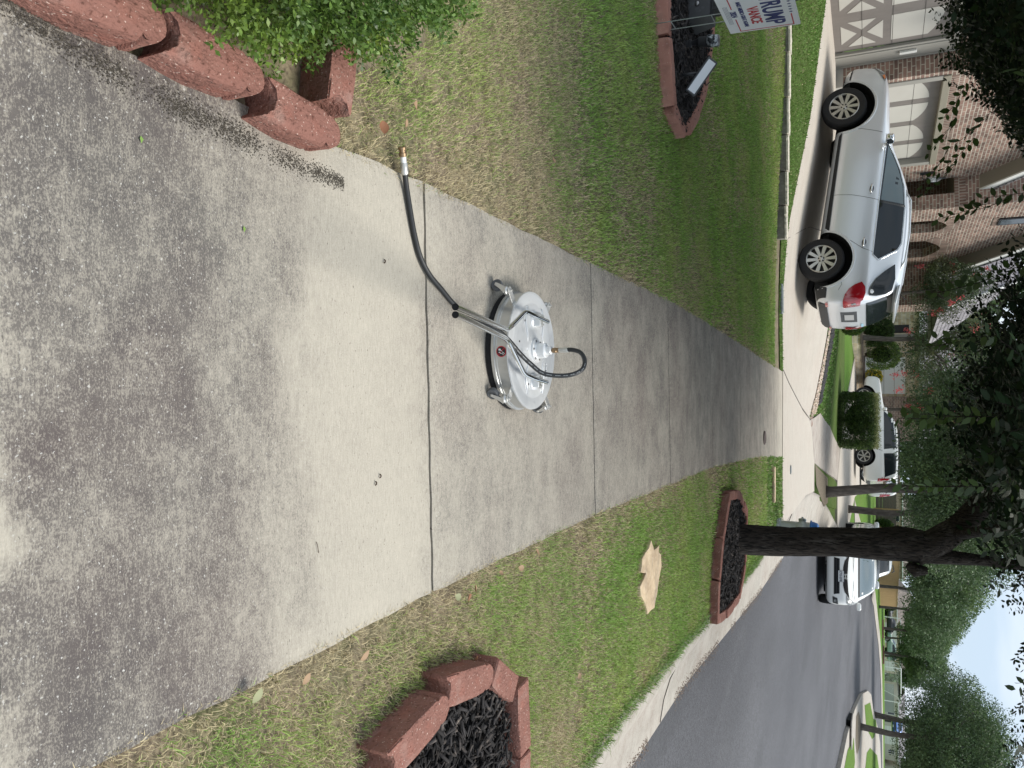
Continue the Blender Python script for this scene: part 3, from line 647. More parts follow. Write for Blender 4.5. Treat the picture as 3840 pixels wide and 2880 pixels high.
# dense leaf mass filling the crown above its fringe
n = 120000; Yq = r2.uniform(3.6, 11, n); uq = r2.uniform(-.66, .25, n); Zq = 1.185+kfun(uq)*Yq+.34+r2.uniform(0, 1, n)**1.2*(1.0+.10*Yq)
Pq = np.column_stack([uq*Yq, Yq, Zq]); kq = (np.sin(Pq[:, 0]*3.1+1)*np.sin(Pq[:, 1]*2.3)*np.sin(Zq*5) < .66) & ~((uq > -.25) & (uq < -.14)) & ~((uq > .16) & (r2.uniform(0, 1, n) < .8)); Vq, Fq = leaves(Pq[kq], .062, .35, .55)
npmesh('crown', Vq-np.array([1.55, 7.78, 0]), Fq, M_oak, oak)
# single long twigs drooping below the crown
cp_, cd_ = [], []
for (a, b) in (((-1.62, 4.7, 1.66), (-1.22, 4.9, 1.56)), ((-1.50, 4.9, 1.80), (-1.20, 5.0, 1.60)), ((-1.05, 5.0, 2.02), (-1.02, 5.1, 1.74)), ((-.62, 4.8, 1.95), (-.55, 4.9, 1.72)), ((.15, 4.2, 1.75), (.18, 4.3, 1.52)), ((-.25, 4.6, 1.80), (-.22, 4.7, 1.56)), ((.50, 4.4, 1.72), (.52, 4.5, 1.50))):
    for t in np.linspace(0, 1, 3): cp_.append(lerp(a, b, t*.75)); cd_.append(np.array(b)-np.array(a)+r2.normal(0, .03, 3))
V3, F3, SV3, SF3 = sprays(np.array(cp_), np.array(cd_), np.full(len(cp_), .22), 11, .055, 9)
npmesh('crown', V3-np.array([1.55, 7.78, 0]), F3, mat('young oak leaf', (.05, .095, .02), .4, spec=.5, vary=.4, trans=.3), oak); npmesh('twigs', SV3-np.array([1.55, 7.78, 0]), SF3, M_bark, oak)
# upper crown, out of frame but shading what hangs below
n = 26000; d = r2.normal(size=(n, 3)); d /= np.linalg.norm(d, axis=1)[:, None]; P = d*(r2.uniform(.3, 1, n)**.5)[:, None]*np.array([4.8, 3.6, 1.6])+np.array([-1.8, .4, 4.7])
P = P[(np.sin(P[:, 0]*2.1)*np.sin(P[:, 1]*1.9+1)*np.sin(P[:, 2]*3) < .5)]
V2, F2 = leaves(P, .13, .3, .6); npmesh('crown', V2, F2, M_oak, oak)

# ---------------- fire hydrant
M_sil = mat('aluminium paint', (.42, .45, .45), .45, metal=.55, layers=[(9, (1, 1, 1), (.30, .33, .32), .45, .65, .7)])
M_blu = mat('blue paint', (.02, .14, .42), .4, spec=.5, coat=.3)
hy = thing('fire_hydrant', 'silver fire hydrant with blue bonnet behind the street tree trunk', 'fire hydrant', (2.02, 11.5, 0))
m = MB(); m.lathe([(.10, .03), (.085, .05), (.085, .44)], 26); m.build('barrel', M_sil, hy, smooth=35)
m = MB(); m.lathe([(.125, -.02), (.125, .012), (.118, .016), (.118, .03), (.10, .032)], 28)
for i in range(8): m.lathe([(.011, .0), (.011, .028)], 6, Matrix.Translation((.108*math.cos(i*.785), .108*math.sin(i*.785), .022)))
m.build('base_flange', M_sil, hy, smooth=35)
m = MB(); m.lathe([(.10, .44), (.115, .442), (.115, .462), (.098, .465), (.095, .49), (.078, .535), (.05, .552), (.03, .556)], 28); bn = m.build('bonnet', M_blu, hy, smooth=35)
m = MB(); m.lathe([(.026, .55), (.026, .575), (.017, .577), (.017, .60)], 5); m.build('operating_nut', M_blu, bn, smooth=30)
for nm, az, r_ in (('pumper_nozzle', R(250), .062), ('hose_nozzle', R(160), .045), ('hose_nozzle', R(340), .045)):
    M = Matrix.Translation((0, 0, .335)) @ Matrix.Rotation(az, 4, 'Z') @ Matrix.Rotation(R(90), 4, 'Y')
    m = MB(); m.lathe([(r_*1.05, .07), (r_*1.05, .095), (r_*1.18, .1), (r_*1.18, .125), (r_*.9, .132), (r_*.35, .134), (r_*.3, .155)], 20, M); m.build(nm, M_sil, hy, smooth=35)
ch = MB()
ch.tube([(-.08-.02*math.sin(i/8*3), -.09-.01*i/3, .33-.13*math.sin(i/8*math.pi)) for i in range(9)], [.005, .003]*4+[.005], 6)
ch.build('chain', M_sil, hy)
# ---------------- things in the sign bed
M_blk = mat('black plastic', (.012, .013, .015), .45, spec=.5)
M_blk2 = mat('weathered black metal', (.02, .022, .024), .5, spec=.5, layers=[(20, (1, 1, 1), (.05, .055, .06), .55, .7, .7)])
po = thing('black_post', 'tall square black post on a wide skirted base behind the yard sign', 'post', (-2.62, 5.42, .02))
m = MB()
v = []
for z, a in ((-.02, .125), (.01, .13), (.17, .105), (.185, .10), (.19, .06)): v += [(-a, -a, z), (a, -a, z), (a, a, z), (-a, a, z)]
m.add(v, [(k*4+i, k*4+(i+1) % 4, (k+1)*4+(i+1) % 4, (k+1)*4+i) for k in range(4) for i in range(4)]+[(16, 17, 18, 19)])
m.build('post_base', M_blk2, po, bevel=.006)
m = MB(); m.box(-.055, .055, -.055, .055, .17, 1.55); 
for s in (-1, 1): m.box(-.03, .03, s*.055-.004, s*.055+.004, .2, 1.5)
m.build('post_shaft', M_blk2, po, bevel=.008)
m = MB(); m.lathe([(.03, 1.55), (.09, 1.56), (.09, 1.58), (.0, 1.66)], 4, Matrix.Rotation(R(45), 4, 'Z')); m.build('post_cap', M_blk2, po)
m = MB(); m.lathe([(.014, 0), (.014, .01), (.006, .014)], 10, Matrix.Translation((.02, -.118, .1)) @ Matrix.Rotation(R(90), 4, 'X')); m.build('screw', mat('bolt', (.3, .3, .3), .4, 1), po)
# spotlight with taped clear head
spl = thing('spotlight', 'short black garden spotlight with a silvery taped head in the mulch', 'spotlight', (-2.30, 5.22, .03))
m = MB(); m.lathe([(.022, -.02), (.022, .05), (.03, .055), (.03, .065), (.016, .07), (.02, .10), (.03, .12)], 16); m.build('stake', M_blk, spl, smooth=40)
MT = Matrix.Translation((0, 0, .11)) @ Matrix.Rotation(R(6), 4, 'Y')
m = MB(); m.lathe([(.026, 0), (.034, .008), (.036, .07)], 22, MT); m.build('body', M_blk, spl, smooth=40)
m = MB(); m.lathe([(.04, .066), (.043, .072), (.040, .115), (.036, .14), (.030, .142)], 22, MT); m.build('lamp_head', mat('crumpled foil tape', (.35, .38, .40), .3, .7, layers=[(35, (1, 1, 1), (.03, .035, .04), .47, .55, .95)], bump=(50, (1, 1, 1), 1, .01)), spl, smooth=40)
fl = thing('solar_floodlight', 'solar floodlight tilted over the mulch, white panel in a grey black frame', 'floodlight', (-2.05, 5.12, .03))
m = MB(); m.tube([(-.01, .0, -.03), (-.005, 0, .06), (.0, .01, .13)], [.006, .010, .014], 10); m.build('stake', M_blk, fl, smooth=True)
MT = Matrix.Translation((0.03, -.01, .155)) @ Matrix.Rotation(R(38), 4, 'Y') @ Matrix.Rotation(R(62), 4, 'X')
m = MB(); m.box(-.125, .125, -.038, .038, -.016, .010, MT); m.build('frame', mat('dark grey frame', (.08, .085, .09), .4, .3), fl, bevel=.006)
m = MB(); m.box(-.112, .112, -.027, .027, .010, .0125, MT); m.build('light_panel', mat('white diffuser', (.72, .76, .80), .25, spec=.6), fl, bevel=.001)
m = MB(); m.box(-.07, .05, -.03, .03, -.035, -.016, MT); m.box(-.03, .03, -.012, .012, -.06, -.03, MT); m.build('housing', M_blk, fl, bevel=.005)
# yard sign
M_sw = mat('sign white', (.82, .83, .84), .55); M_sr = mat('sign red', (.52, .035, .05), .5); M_sn = mat('sign navy', (.025, .035, .17), .5); M_wire = mat('galvanised wire', (.33, .36, .35), .4, .6); M_sg = mat('sign grey print', (.33, .34, .37), .6)
ys = thing('yard_sign', 'white campaign yard sign with red and navy lettering on a wire stand', 'yard sign', (-2.16, 4.63, 0), (0, 0, 0))
# local: X along the sign (towards far side), Y up, Z out of face
SA = Matrix.Rotation(math.atan2(.61, -.045), 4, 'Z') @ Matrix.Rotation(R(90), 4, 'X'); SA = Matrix.Translation((0, 0, .60)) @ Matrix.Rotation(R(2.5), 4, 'Y') @ SA
m = MB(); m.box(-.305, .305, -.2, .21, -.004, .004, SA); bd = m.build('sign_board', M_sw, ys)
def sgtext(txt, size, x, y, mt, sx=1., bold=0.):
    v, f = text_mb(txt, size, .0006, sx, bold); m = MB(); m.add([(a+x, b+y, c+.0052) for a, b, c in v], f, SA); return m.build('lettering', mt, bd)
sgtext('TRUMP', .150, 0.015, .075, M_sn, .92, .0035); sgtext('VANCE', .085, .055, -.025, M_sr, .95, .002)
sgtext('MAKE AMERICA GREAT AGAIN!', .034, .02, -.088, M_sn, .82, .0006); sgtext('2024', .048, .0, -.135, M_sn, .95, .001)
for (x0, x1, y0, y1) in ((-.285, -.08, -.137, -.131), (.08, .285, -.137, -.131), (.279, .285, -.137, .175), (.11, .285, .171, .178), (-.285, -.279, -.137, .175), (-.285, -.11, .171, .178)): m = MB(); m.box(x0, x1, y0, y1, .0042, .0056, SA); m.build('border_line', M_sr, bd)
m = MB()
for i in range(5):
    cx = -.08+.04*i; pl = []
    for k in range(10):
        a = math.pi/2+k*math.pi/5; r_ = .011 if k % 2 == 0 else .0045; pl.append((cx+r_*math.cos(a), .176+r_*math.sin(a)))
    m.prism(pl, .0042, .0056, SA)
m.build('stars', M_sn, bd)
m = MB()
for i in range(4):
    m.box(-.13, .15, -.157-.007*i, -.1545-.007*i, .0042, .005, SA)
m.build('small_print', M_sg, bd)
m = MB()
for x in (-.02, .11):
    m.tube([tuple(SA @ Vector((x, .15, -.006))), tuple(SA @ Vector((x, -.21, -.006))), tuple(SA @ Vector((x, -.52, -.006))), tuple(SA @ Vector((x, -.62, -.006)))], .0028, 8)
for y_ in (-.26, -.5): m.tube([tuple(SA @ Vector((-.02, y_, -.006))), tuple(SA @ Vector((.11, y_, -.006)))], .0028, 8)
m.build('wire_stand', M_wire, ys, smooth=True)
# fallen leaves
M_lf = [mat('dry leaf tan', (.30, .20, .12), .7, vary=.25), mat('dry leaf brown', (.22, .10, .05), .7), mat('dry leaf pale green', (.26, .27, .15), .7)]
LP = [(.665, 2.43, 0, 'beside the right walk edge, just past the nearest joint'), (.67, 2.56, 0, 'farther one of two at the right walk edge'), (.672, 2.12, 2, 'pale greenish one at the end of the nearest joint'), (.69, 2.17, 1, 'in the clump beside the nearest joint'), (.678, 2.22, 0, 'in the clump beside the nearest joint, tan'), (.68, 1.63, 0, 'curled against the right walk edge'), (.665, 2.75, 0, 'by the right edge of the second slab'), (.9, 2.20, 1, 'dark one in the grass near the small mulch ring'), (.66, 1.22, 2, 'pale one at the near right walk edge'), (.66, 1.40, 0, 'stiff tan one at the near right walk edge'), (-.71, 1.80, 0, 'in the dead grass before the hose end'), (-.78, 1.86, 0, 'left of the hose end'), (-.66, 1.70, 1, 'between the hose end and the last red block'), (1.02, 1.98, 0, 'by the open corner of the mulch ring'), (1.15, 2.3, 0, 'pinkish one lying on the mulch'), (.95, 1.45, 1, 'in the grass before the mulch ring'), (1.3, 3.2, 0, 'in the parkway grass before the flagstone'), (1.0, 3.6, 1, 'in the parkway grass left of the flagstone'), (-.9, 2.9, 0, 'in the left lawn beside the cleaner'), (-1.2, 3.6, 0, 'in the left lawn before the sign bed'), (-.75, 3.9, 1, 'at the left walk edge beyond the cleaner')]
for i, (x, y, c, l) in enumerate(LP):
    m = MB(); n = 9; Lf = random.uniform(.022, .036); W_ = Lf*.42; v = []; cu = random.uniform(.2, .6)
    for k in range(n+1):
        t = k/n; wdt = W_*math.sin(math.pi*min(1, t*.97+.03))**.7; zz = Lf*cu*(t-.5)**2
        v += [(t*Lf, -wdt, zz+wdt*.5), (t*Lf, 0, zz), (t*Lf, wdt, zz+wdt*.5)]
    m.add(v, [(k*3+j, k*3+j+1, k*3+j+4, k*3+j+3) for k in range(n) for j in (0, 1)])
    m.tube([(0, 0, Lf*cu*.25), (-Lf*.25, .002, Lf*.2)], .0007, 4)
    o = m.build('fallen_leaf', M_lf[c], smooth=True); o.location = (x, y, .006 if abs(x) < .62 else .022); o.rotation_euler = (random.uniform(-.5, .5), random.uniform(-.5, .5), random.uniform(0, 6))
    tag(o, 'dry fallen leaf '+l, 'leaf', 'fallen leaves')
# tiny debris on the walk
M_deb = mat('debris', (.05, .03, .02), 1); M_deb2 = mat('tiny green leaf', (.18, .30, .07), .6)
for i, (x, y, g, l) in enumerate([(-.33, 1.73, 0, 'small dark crumb on the clean slab left of middle'), (.245, 1.71, 0, 'dark curled crumb on the clean slab right of middle'), (.262, 1.69, 0, 'tiny second crumb beside the dark curled one'), (.372, 1.45, 0, 'thin brown stalk on the clean slab at the right'), (-.33, 1.22, 1, 'small green leaf on the dirty front slab'), (-.445, .97, 1, 'green leaf scrap near the red blocks on the front slab')]):
    m = MB()
    if g: m.add([(0, 0, 0), (.006, .004, .002), (.014, 0, .001), (.006, -.004, .002)], [(0, 1, 2, 3)])
    else: m.tube([(-.005, 0, .002), (-.001, .003, .003), (.003, .002, .003), (.005, -.002, .002)] if 'stalk' not in l else [(0, 0, .002), (.014, .005, .002), (.028, .008, .002)], .0018 if 'stalk' not in l else .0008, 6)
    o = m.build('leaf_scrap' if g else 'debris_crumb', M_deb2 if g else M_deb, smooth=True); o.location = (x, y, .002); tag(o, l, 'debris')
# moss and grit creeping from the red blocks over the walk
M_grit = mat('dark grit', (.055, .048, .038), 1, vary=.5)
n = 6000; t = r2.uniform(0, 1, n); yy = .72+t*.84; cx = np.interp(yy, [.7, .85, 1.0, 1.2, 1.4, 1.52, 1.7], [-.565, -.53, -.51, -.495, -.48, -.48, -.47]); sp_ = np.interp(yy, [.7, .9, 1.2, 1.4, 1.5, 1.62, 1.7], [.012, .016, .014, .013, .010, .006, .003])
P = np.column_stack([cx-.02+r2.normal(0, 1, n)*sp_, yy, np.full(n, .001)]); P = P[(P[:, 0] > -.60) & (np.sin(P[:, 1]*43)+np.sin(P[:, 1]*17+1)+r2.normal(0, .9, len(P)) > -.9)]
s = r2.uniform(.0006, .0019, len(P)); V = np.stack([P+np.column_stack([s*a, s*b, s*c]) for a, b, c in ((-1, -.6, 0), (1, -.8, 0), (.2, 1, 0), (0, 0, 1.0))], 1).reshape(-1, 3)
F = ((np.arange(len(P))*4)[:, None, None]+np.array([(0, 1, 3), (1, 2, 3), (2, 0, 3)])[None]).reshape(-1, 3)
tag(npmesh('grit', V, F, M_grit), 'dark grit and moss spread on the walk beside the red blocks', 'grit', kind='stuff')
# ================= GRASS BLADES (nobody could count them)
M_gr = mat('grass blade green', (.24, .39, .085), .6, spec=.3, vary=.4, trans=.25, layers=[(1.6, (1, 1, 1), (.36, .44, .13), .45, .65, .8)])
M_st = mat('dry grass blade', (.47, .40, .25), .8, spec=.2, vary=.35, trans=.15)
M_gn = mat('lush grass blade', (.15, .27, .06), .6, spec=.3, vary=.35, trans=.25, layers=[(.9, (1, 1, 1), (.12, .19, .04), .5, .65, .8)])
def dryness(P):
    x, y = P[:, 0], P[:, 1]
    n_ = np.sin(x*3.1+y*1.7+.5)*np.sin(y*2.3-x*1.1)+.6*np.sin(x*7.3-y*4.1)*np.sin(y*6.1+x*3.3)+.35*np.sin(x*17+y*11)*np.sin(y*15-x*9)
    base = np.interp(y, [0, 2.2, 3.2, 5, 8, 10.5, 12], [.50, .46, .30, .20, .15, .07, .02])
    ed = np.minimum(np.abs(x-np.interp(y, [p[0] for p in WALK_L], [p[1] for p in WALK_L])), np.abs(x-np.interp(y, [p[0] for p in WALK_R], [p[1] for p in WALK_R])))
    base = base+.45*np.exp(-ed/.09)
    base = base+np.where((x < 0) & (y < 3.4), .42*np.exp(-(ed/.45)), 0)
    base = base+np.where((x > 0) & (y < 4), .20*np.clip((4-y)/1.5, 0, 1), 0)
    return np.clip(base+.32*n_, .02, .97)
excl = [bedL[::-1]+bedL2, inset(ringB, 1.06), [(.99, 1.62), (.93, 2.08), (1.03, 2.33), (1.2, 2.43), (1.9, 2.43), (1.9, 1.6)], inset(fs, .9)]
def grass(name, poly, dens, hgt, wid, label, lush=False, lean=.9, zf=None, bias=0., drymul=1.):
    A = np.array(poly); lo, hi = A.min(0), A.max(0); area = (hi-lo).prod(); n = int(area*dens)
    P = rng.uniform(lo, hi, (n, 2)); P = P[inpoly(P, poly)]
    for e in excl: P = P[~inpoly(P, e)]
    dr = dryness(P)*drymul
    clump = np.sin(P[:, 0]*31+np.sin(P[:, 1]*19)*2)*np.sin(P[:, 1]*29+np.sin(P[:, 0]*23)*2)
    if not lush:
        keepp = rng.uniform(0, 1, len(P)) < np.clip(1.15-dr*.50+.18*clump, .15, 1)
        P, dr, clump = P[keepp], dr[keepp], clump[keepp]
    n = len(P); isdry = rng.uniform(0, 1, n) < (dr if not lush else .05)
    h = hgt*rng.uniform(.45, 1.25, n)*np.where(isdry, .85, 1)*(1+.22*clump); az = rng.uniform(0, 6.283, n)
    ln = lean*rng.uniform(.25, 1.3, n)*np.where(isdry, 1.15, 1)
    z = np.zeros(n) if zf is None else np.array([zf(x, y) for x, y in P])
    base = np.column_stack([P, z-.012]); d = np.column_stack([np.cos(az), np.sin(az), np.zeros(n)]); s = np.column_stack([-np.sin(az), np.cos(az), np.zeros(n)])
    tw = rng.normal(0, .4, n); s = s*np.cos(tw)[:, None]+d*np.sin(tw)[:, None]
    w_ = (wid*rng.uniform(.6, 1.3, n))[:, None]; up = np.array([0, 0, 1.])
    ln_ = np.clip(ln, 0, 1.5)[:, None]; H_ = h[:, None]
    m_ = base+up*H_*.55/np.sqrt(1+ln_**2*.5)+d*H_*.32*ln_; t_ = base+up*H_*.85/np.sqrt(1+ln_**2*1.6)+d*H_*.85*ln_
    V = np.stack([base-s*w_*.5, base+s*w_*.5, m_+s*w_*.42, m_-s*w_*.42, t_], 1).reshape(-1, 3); i0 = np.arange(n)*5
    F = np.concatenate([np.stack([i0, i0+1, i0+2], 1), np.stack([i0, i0+2, i0+3], 1), np.stack([i0+3, i0+2, i0+4], 1)])
    mi = np.tile(isdry.astype(np.int32), 3)
    o = npmesh(name, V, F, [M_gn if lush else M_gr, M_st], mi=mi); tag(o, label, 'grass', kind='stuff'); return o
def rp_(y0, y1, off=.0):   # parkway piece between walk and kerb
    ys_ = np.linspace(y0, y1, 8); return [(interp(WALK_R, y)+off-.012, y) for y in ys_]+[(interp(GE, y)+.03, y) for y in ys_[::-1]]
grass('grass', rp_(.55, 3.2), 40000, .028, .0018, 'patchy green and straw grass of the parkway nearest the camera')
grass('grass', rp_(3.2, 6.5), 17000, .032, .0030, 'thin green and straw grass around the flagstone in the parkway')
grass('grass', rp_(6.5, 10.3), 5000, .038, .006, 'grass of the parkway around the street tree')
grass('grass', rp_(10.3, 12.2), 1700, .05, .012, 'bright green grass of the parkway before the driveway', lush=True)
def lp(y0, y1, xl): 
    ys_ = np.linspace(y0, y1, 8); return [(interp(WALK_L, y)+.012, y) for y in ys_]+[(xl, y1), (xl, y0)]
grass('grass', [(-.57, 1.50), (-.58, 3.2), (-2.1, 3.2), (-1.5, 2.1), (-1.0, 1.95), (-.72, 1.5)], 38000, .026, .0018, 'dry straw-coloured grass where the hose ends, beside the boxwood')
grass('grass', lp(3.2, 6.3, -3.9), 14000, .032, .0034, 'patchy grass of the left lawn around the sign bed')
grass('grass', lp(6.3, 11.2, -6.8), 5500, .038, .007, 'green grass of the left lawn before the low wall', zf=T)
grass('grass', lawnN[1:-1], 1700, .045, .012, 'lush green grass strip between low wall and driveway', lush=True, zf=T)
grass('grass', [p for p in lawn2 if p[1] < 26]+[(-5, 26)], 300, .07, .03, 'lush grass of the neighbour lawn beyond the driveway', lush=True, zf=T)
# soft fringe of blades over the kerb
ys_ = np.linspace(2.8, 10, 30); fr = [(interp(GE, y)-.03, y) for y in ys_]+[(interp(GE, y)+.04, y) for y in ys_[::-1]]
grass('grass', fr, 9000, .06, .004, 'longer green grass fringe hanging over the kerb', lush=True, lean=1.3)

# crumbs of stone and litter washed along the gutter lip
n = 5200; yy = 2.5+rng.uniform(0, 1, n)**1.3*12; xx = np.array([interp(AE, y) for y in yy])+rng.normal(-.01, .035, n)
keep = np.sin(yy*2.1)+.5*np.sin(yy*5.3+1) > -.5; xx, yy = xx[keep], yy[keep]; s_ = rng.uniform(.0025, .008, len(xx))
base = np.array([(1, 0, 0), (-.5, .8, 0), (-.5, -.8, 0), (0, 0, .8)]); V = (np.column_stack([xx, yy, np.full(len(xx), -.139)]))[:, None]+base[None]*s_[:, None, None]*rng.uniform(.6, 1.3, (len(xx), 4, 1))
F = ((np.arange(len(xx))*4)[:, None, None]+np.array([(0, 1, 3), (1, 2, 3), (2, 0, 3)])[None]).reshape(-1, 3)
tag(npmesh('gutter_grit', V.reshape(-1, 3), F, mat('gutter grit', (.13, .10, .08), 1, vary=.6)), 'loose grit and litter along the lip between gutter and asphalt', 'grit', kind='stuff')
m = MB(); P_ = [(1.86, 5.9, -.012), (1.98, 5.62, -.05), (2.1, 5.45, -.10), (2.22, 5.36, -.125), (2.36, 5.3, -.136)]; m.tube(P_, .003, 5); tag(m.build('gutter_crack', mat('crack', (.05, .045, .04), 1)), kind='structure')
# ================= SURFACE CLEANER with its hose
M_alu = mat('brushed aluminium', (.58, .59, .58), .32, metal=.7, layers=[(6, (1, 1, 1), (.36, .37, .37), .45, .65, .6), (90, (1, 1, .1), (.58, .58, .57), .5, .7, .4)], bump=(60, (1, 1, .15), .1, .002))
M_cst = mat('cast silver lid', (.68, .69, .69), .36, metal=.45, layers=[(5, (1, 1, 1), (.46, .48, .50), .45, .62, .7), (18, (1, 1, 1), (.34, .36, .38), .60, .72, .6)], bump=(30, (1, 1, 1), .12, .004))
M_chr = mat('chromed tube', (.72, .73, .73), .12, metal=1.)
M_zn = mat('zinc steel', (.60, .60, .58), .32, metal=.65, layers=[(30, (1, 1, 1), (.34, .33, .30), .5, .7, .6)])
M_hub = mat('silver paint', (.72, .73, .73), .35, metal=.35)
M_rub = mat('grey rubber wheel', (.10, .105, .11), .7)
M_hose = mat('black rubber hose', (.016, .018, .020), .5, spec=.45, bump=(300, (1, 1, 1), .3, .001))
M_brs = mat('brass', (.30, .21, .13), .4, metal=.85)
M_bru = mat('black bristles', (.015, .015, .016), .9)
CX, CY, RR = -.12, 2.545, .208
sc = thing('surface_cleaner', 'round aluminium surface cleaner on casters with twin chromed tubes and black hose', 'surface cleaner', (CX, CY, 0))
m = MB()
for i in range(300):
    a = i/300*6.283; r_ = RR-.004; d = random.uniform(-.003, .004)
    m.add([(r_*math.cos(a)-.003*math.sin(a), r_*math.sin(a)+.003*math.cos(a), .033), (r_*math.cos(a)+.003*math.sin(a), r_*math.sin(a)-.003*math.cos(a), .033), ((r_+.012+d)*math.cos(a+.02), (r_+.012+d)*math.sin(a+.02), .001)], [(0, 1, 2)])
m.lathe([(RR-.006, .036), (RR+.004, .003), (RR-.004, .003), (RR-.012, .036)], 90, cap=False); m.build('brush_skirt', M_bru, sc)
m = MB(); m.lathe([(RR+.003, .022), (RR+.006, .024), (RR+.006, .034), (RR+.001, .036), (RR+.001, .042), (RR, .043), (RR-.001, .078), (RR+.001, .080)], 96, cap=False); m.build('side_band', M_alu, sc, smooth=30)
m = MB(); m.lathe([(RR+.001, .0795), (RR+.004, .0815), (RR+.003, .086), (RR-.006, .0885), (RR-.030, .0885), (RR-.034, .0875), (RR-.040, .0875), (RR-.046, .0905), (RR-.075, .0905), (.09, .092), (.075, .098), (.0, .099)], 96, cap=False); dk = m.build('lid', M_cst, sc, smooth=28)
rb = MB()
for s in (-1, 1):
    rb.tube([(s*.155, -.055, .0905), (s*.10, -.075, .092), (s*.055, -.062, .094), (0, -.075, .0945)], .004, 6)
    rb.tube([(s*.155, .075, .0905), (s*.10, .085, .092), (s*.05, .07, .094), (0, .085, .0945)], .004, 6)
    rb.box(s*.112-.028, s*.112+.028, -.03, .055, .089, .0945)
rb.build('stamped_rib', M_cst, dk, smooth=True)
m = MB()
for i in range(3): m.tube([(.045+.018*i, .105, .0925), (.05+.018*i, .118, .0925), (.058+.018*i, .106, .0925), (.062+.018*i, .118, .0925)], .0022, 5)
m.build('raised_mark', M_cst, dk, smooth=True)
M_riv = mat('dark rivet', (.15, .15, .15), .5, .8)
for a in range(9): m = MB(); m.lathe([(.0035, .0), (.0035, .0018)], 8, Matrix.Translation((.13*math.cos(a*.7+.3), .13*math.sin(a*.7+.3), .0905))); m.build('rivet', M_riv, dk)
# hub
hb = MB(); hb.lathe([(.043, .098), (.044, .105), (.030, .107), (.027, .110), (.027, .137), (.024, .141), (.015, .142), (.015, .158), (.012, .160)], 40); hub = hb.build('swivel_hub', M_hub, sc, smooth=30)
M_blt = mat('dark bolt', (.2, .2, .2), .4, .9)
for a in range(6): m = MB(); m.lathe([(.0045, .105), (.0045, .108), (.003, .109)], 10, Matrix.Translation((.036*math.cos(a*1.047+.4), .036*math.sin(a*1.047+.4), 0))); m.build('bolt', M_blt, hub, smooth=30)
# handle mounts and tubes
M1, M2 = (-.108, .012), (.112, -.002)
for (x, y) in (M1, M2):
    m = MB(); m.box(x-.020, x+.020, y-.020, y+.014, .093, .118); bk = m.build('handle_bracket', M_hub, sc, bevel=.0015)
    m = MB(); m.box(x-.022, x+.022, y-.016, y+.002, .118, .1205); m.lathe([(.0035, .1205), (.0035, .127)], 6, Matrix.Translation((x+.015, y-.006, 0))); m.lathe([(.0035, .1205), (.0035, .127)], 6, Matrix.Translation((x-.015, y-.006, 0))); m.build('clamp_bolt', M_zn, bk)
def smoothpath(pts, n=8, r=.25):
    P = [Vector(p) for p in pts]; out = [P[0]]
    for i in range(1, len(P)-1):
        a, b, c = P[i-1], P[i], P[i+1]; k = min((a-b).length, (c-b).length)*r
        p0 = b+(a-b).normalized()*k; p2 = b+(c-b).normalized()*k
        for j in range(n+1): t = j/n; out.append(p0*(1-t)**2+b*2*t*(1-t)+p2*t*t)
    out.append(P[-1]); return out
def htube(pts, nm):
    P = smoothpath([(x-CX, y-CY, z) for x, y, z in pts], 7, .3); m = MB(); m.tube(P, .0078, 18, cap=False)
    d = (P[-1]-P[-2]).normalized(); o = m.build(nm, M_chr, sc, smooth=True); m = MB(); m.tube([P[-1]-d*.006, P[-1]-d*.005], .0077, 16); m.build('tube_mouth', M_bru, o)
htube([(-.226, 2.585, .128), (-.236, 2.46, .132), (-.247, 2.395, .124), (-.171, 2.215, .142), (-.168, 1.55, .345), (-.167, 1.46, .372)], 'handle_tube')
htube([(-.006, 2.575, .128), (-.018, 2.46, .132), (-.034, 2.385, .124), (-.142, 2.21, .144), (-.150, 1.55, .345), (-.150, 1.46, .372)], 'handle_tube')
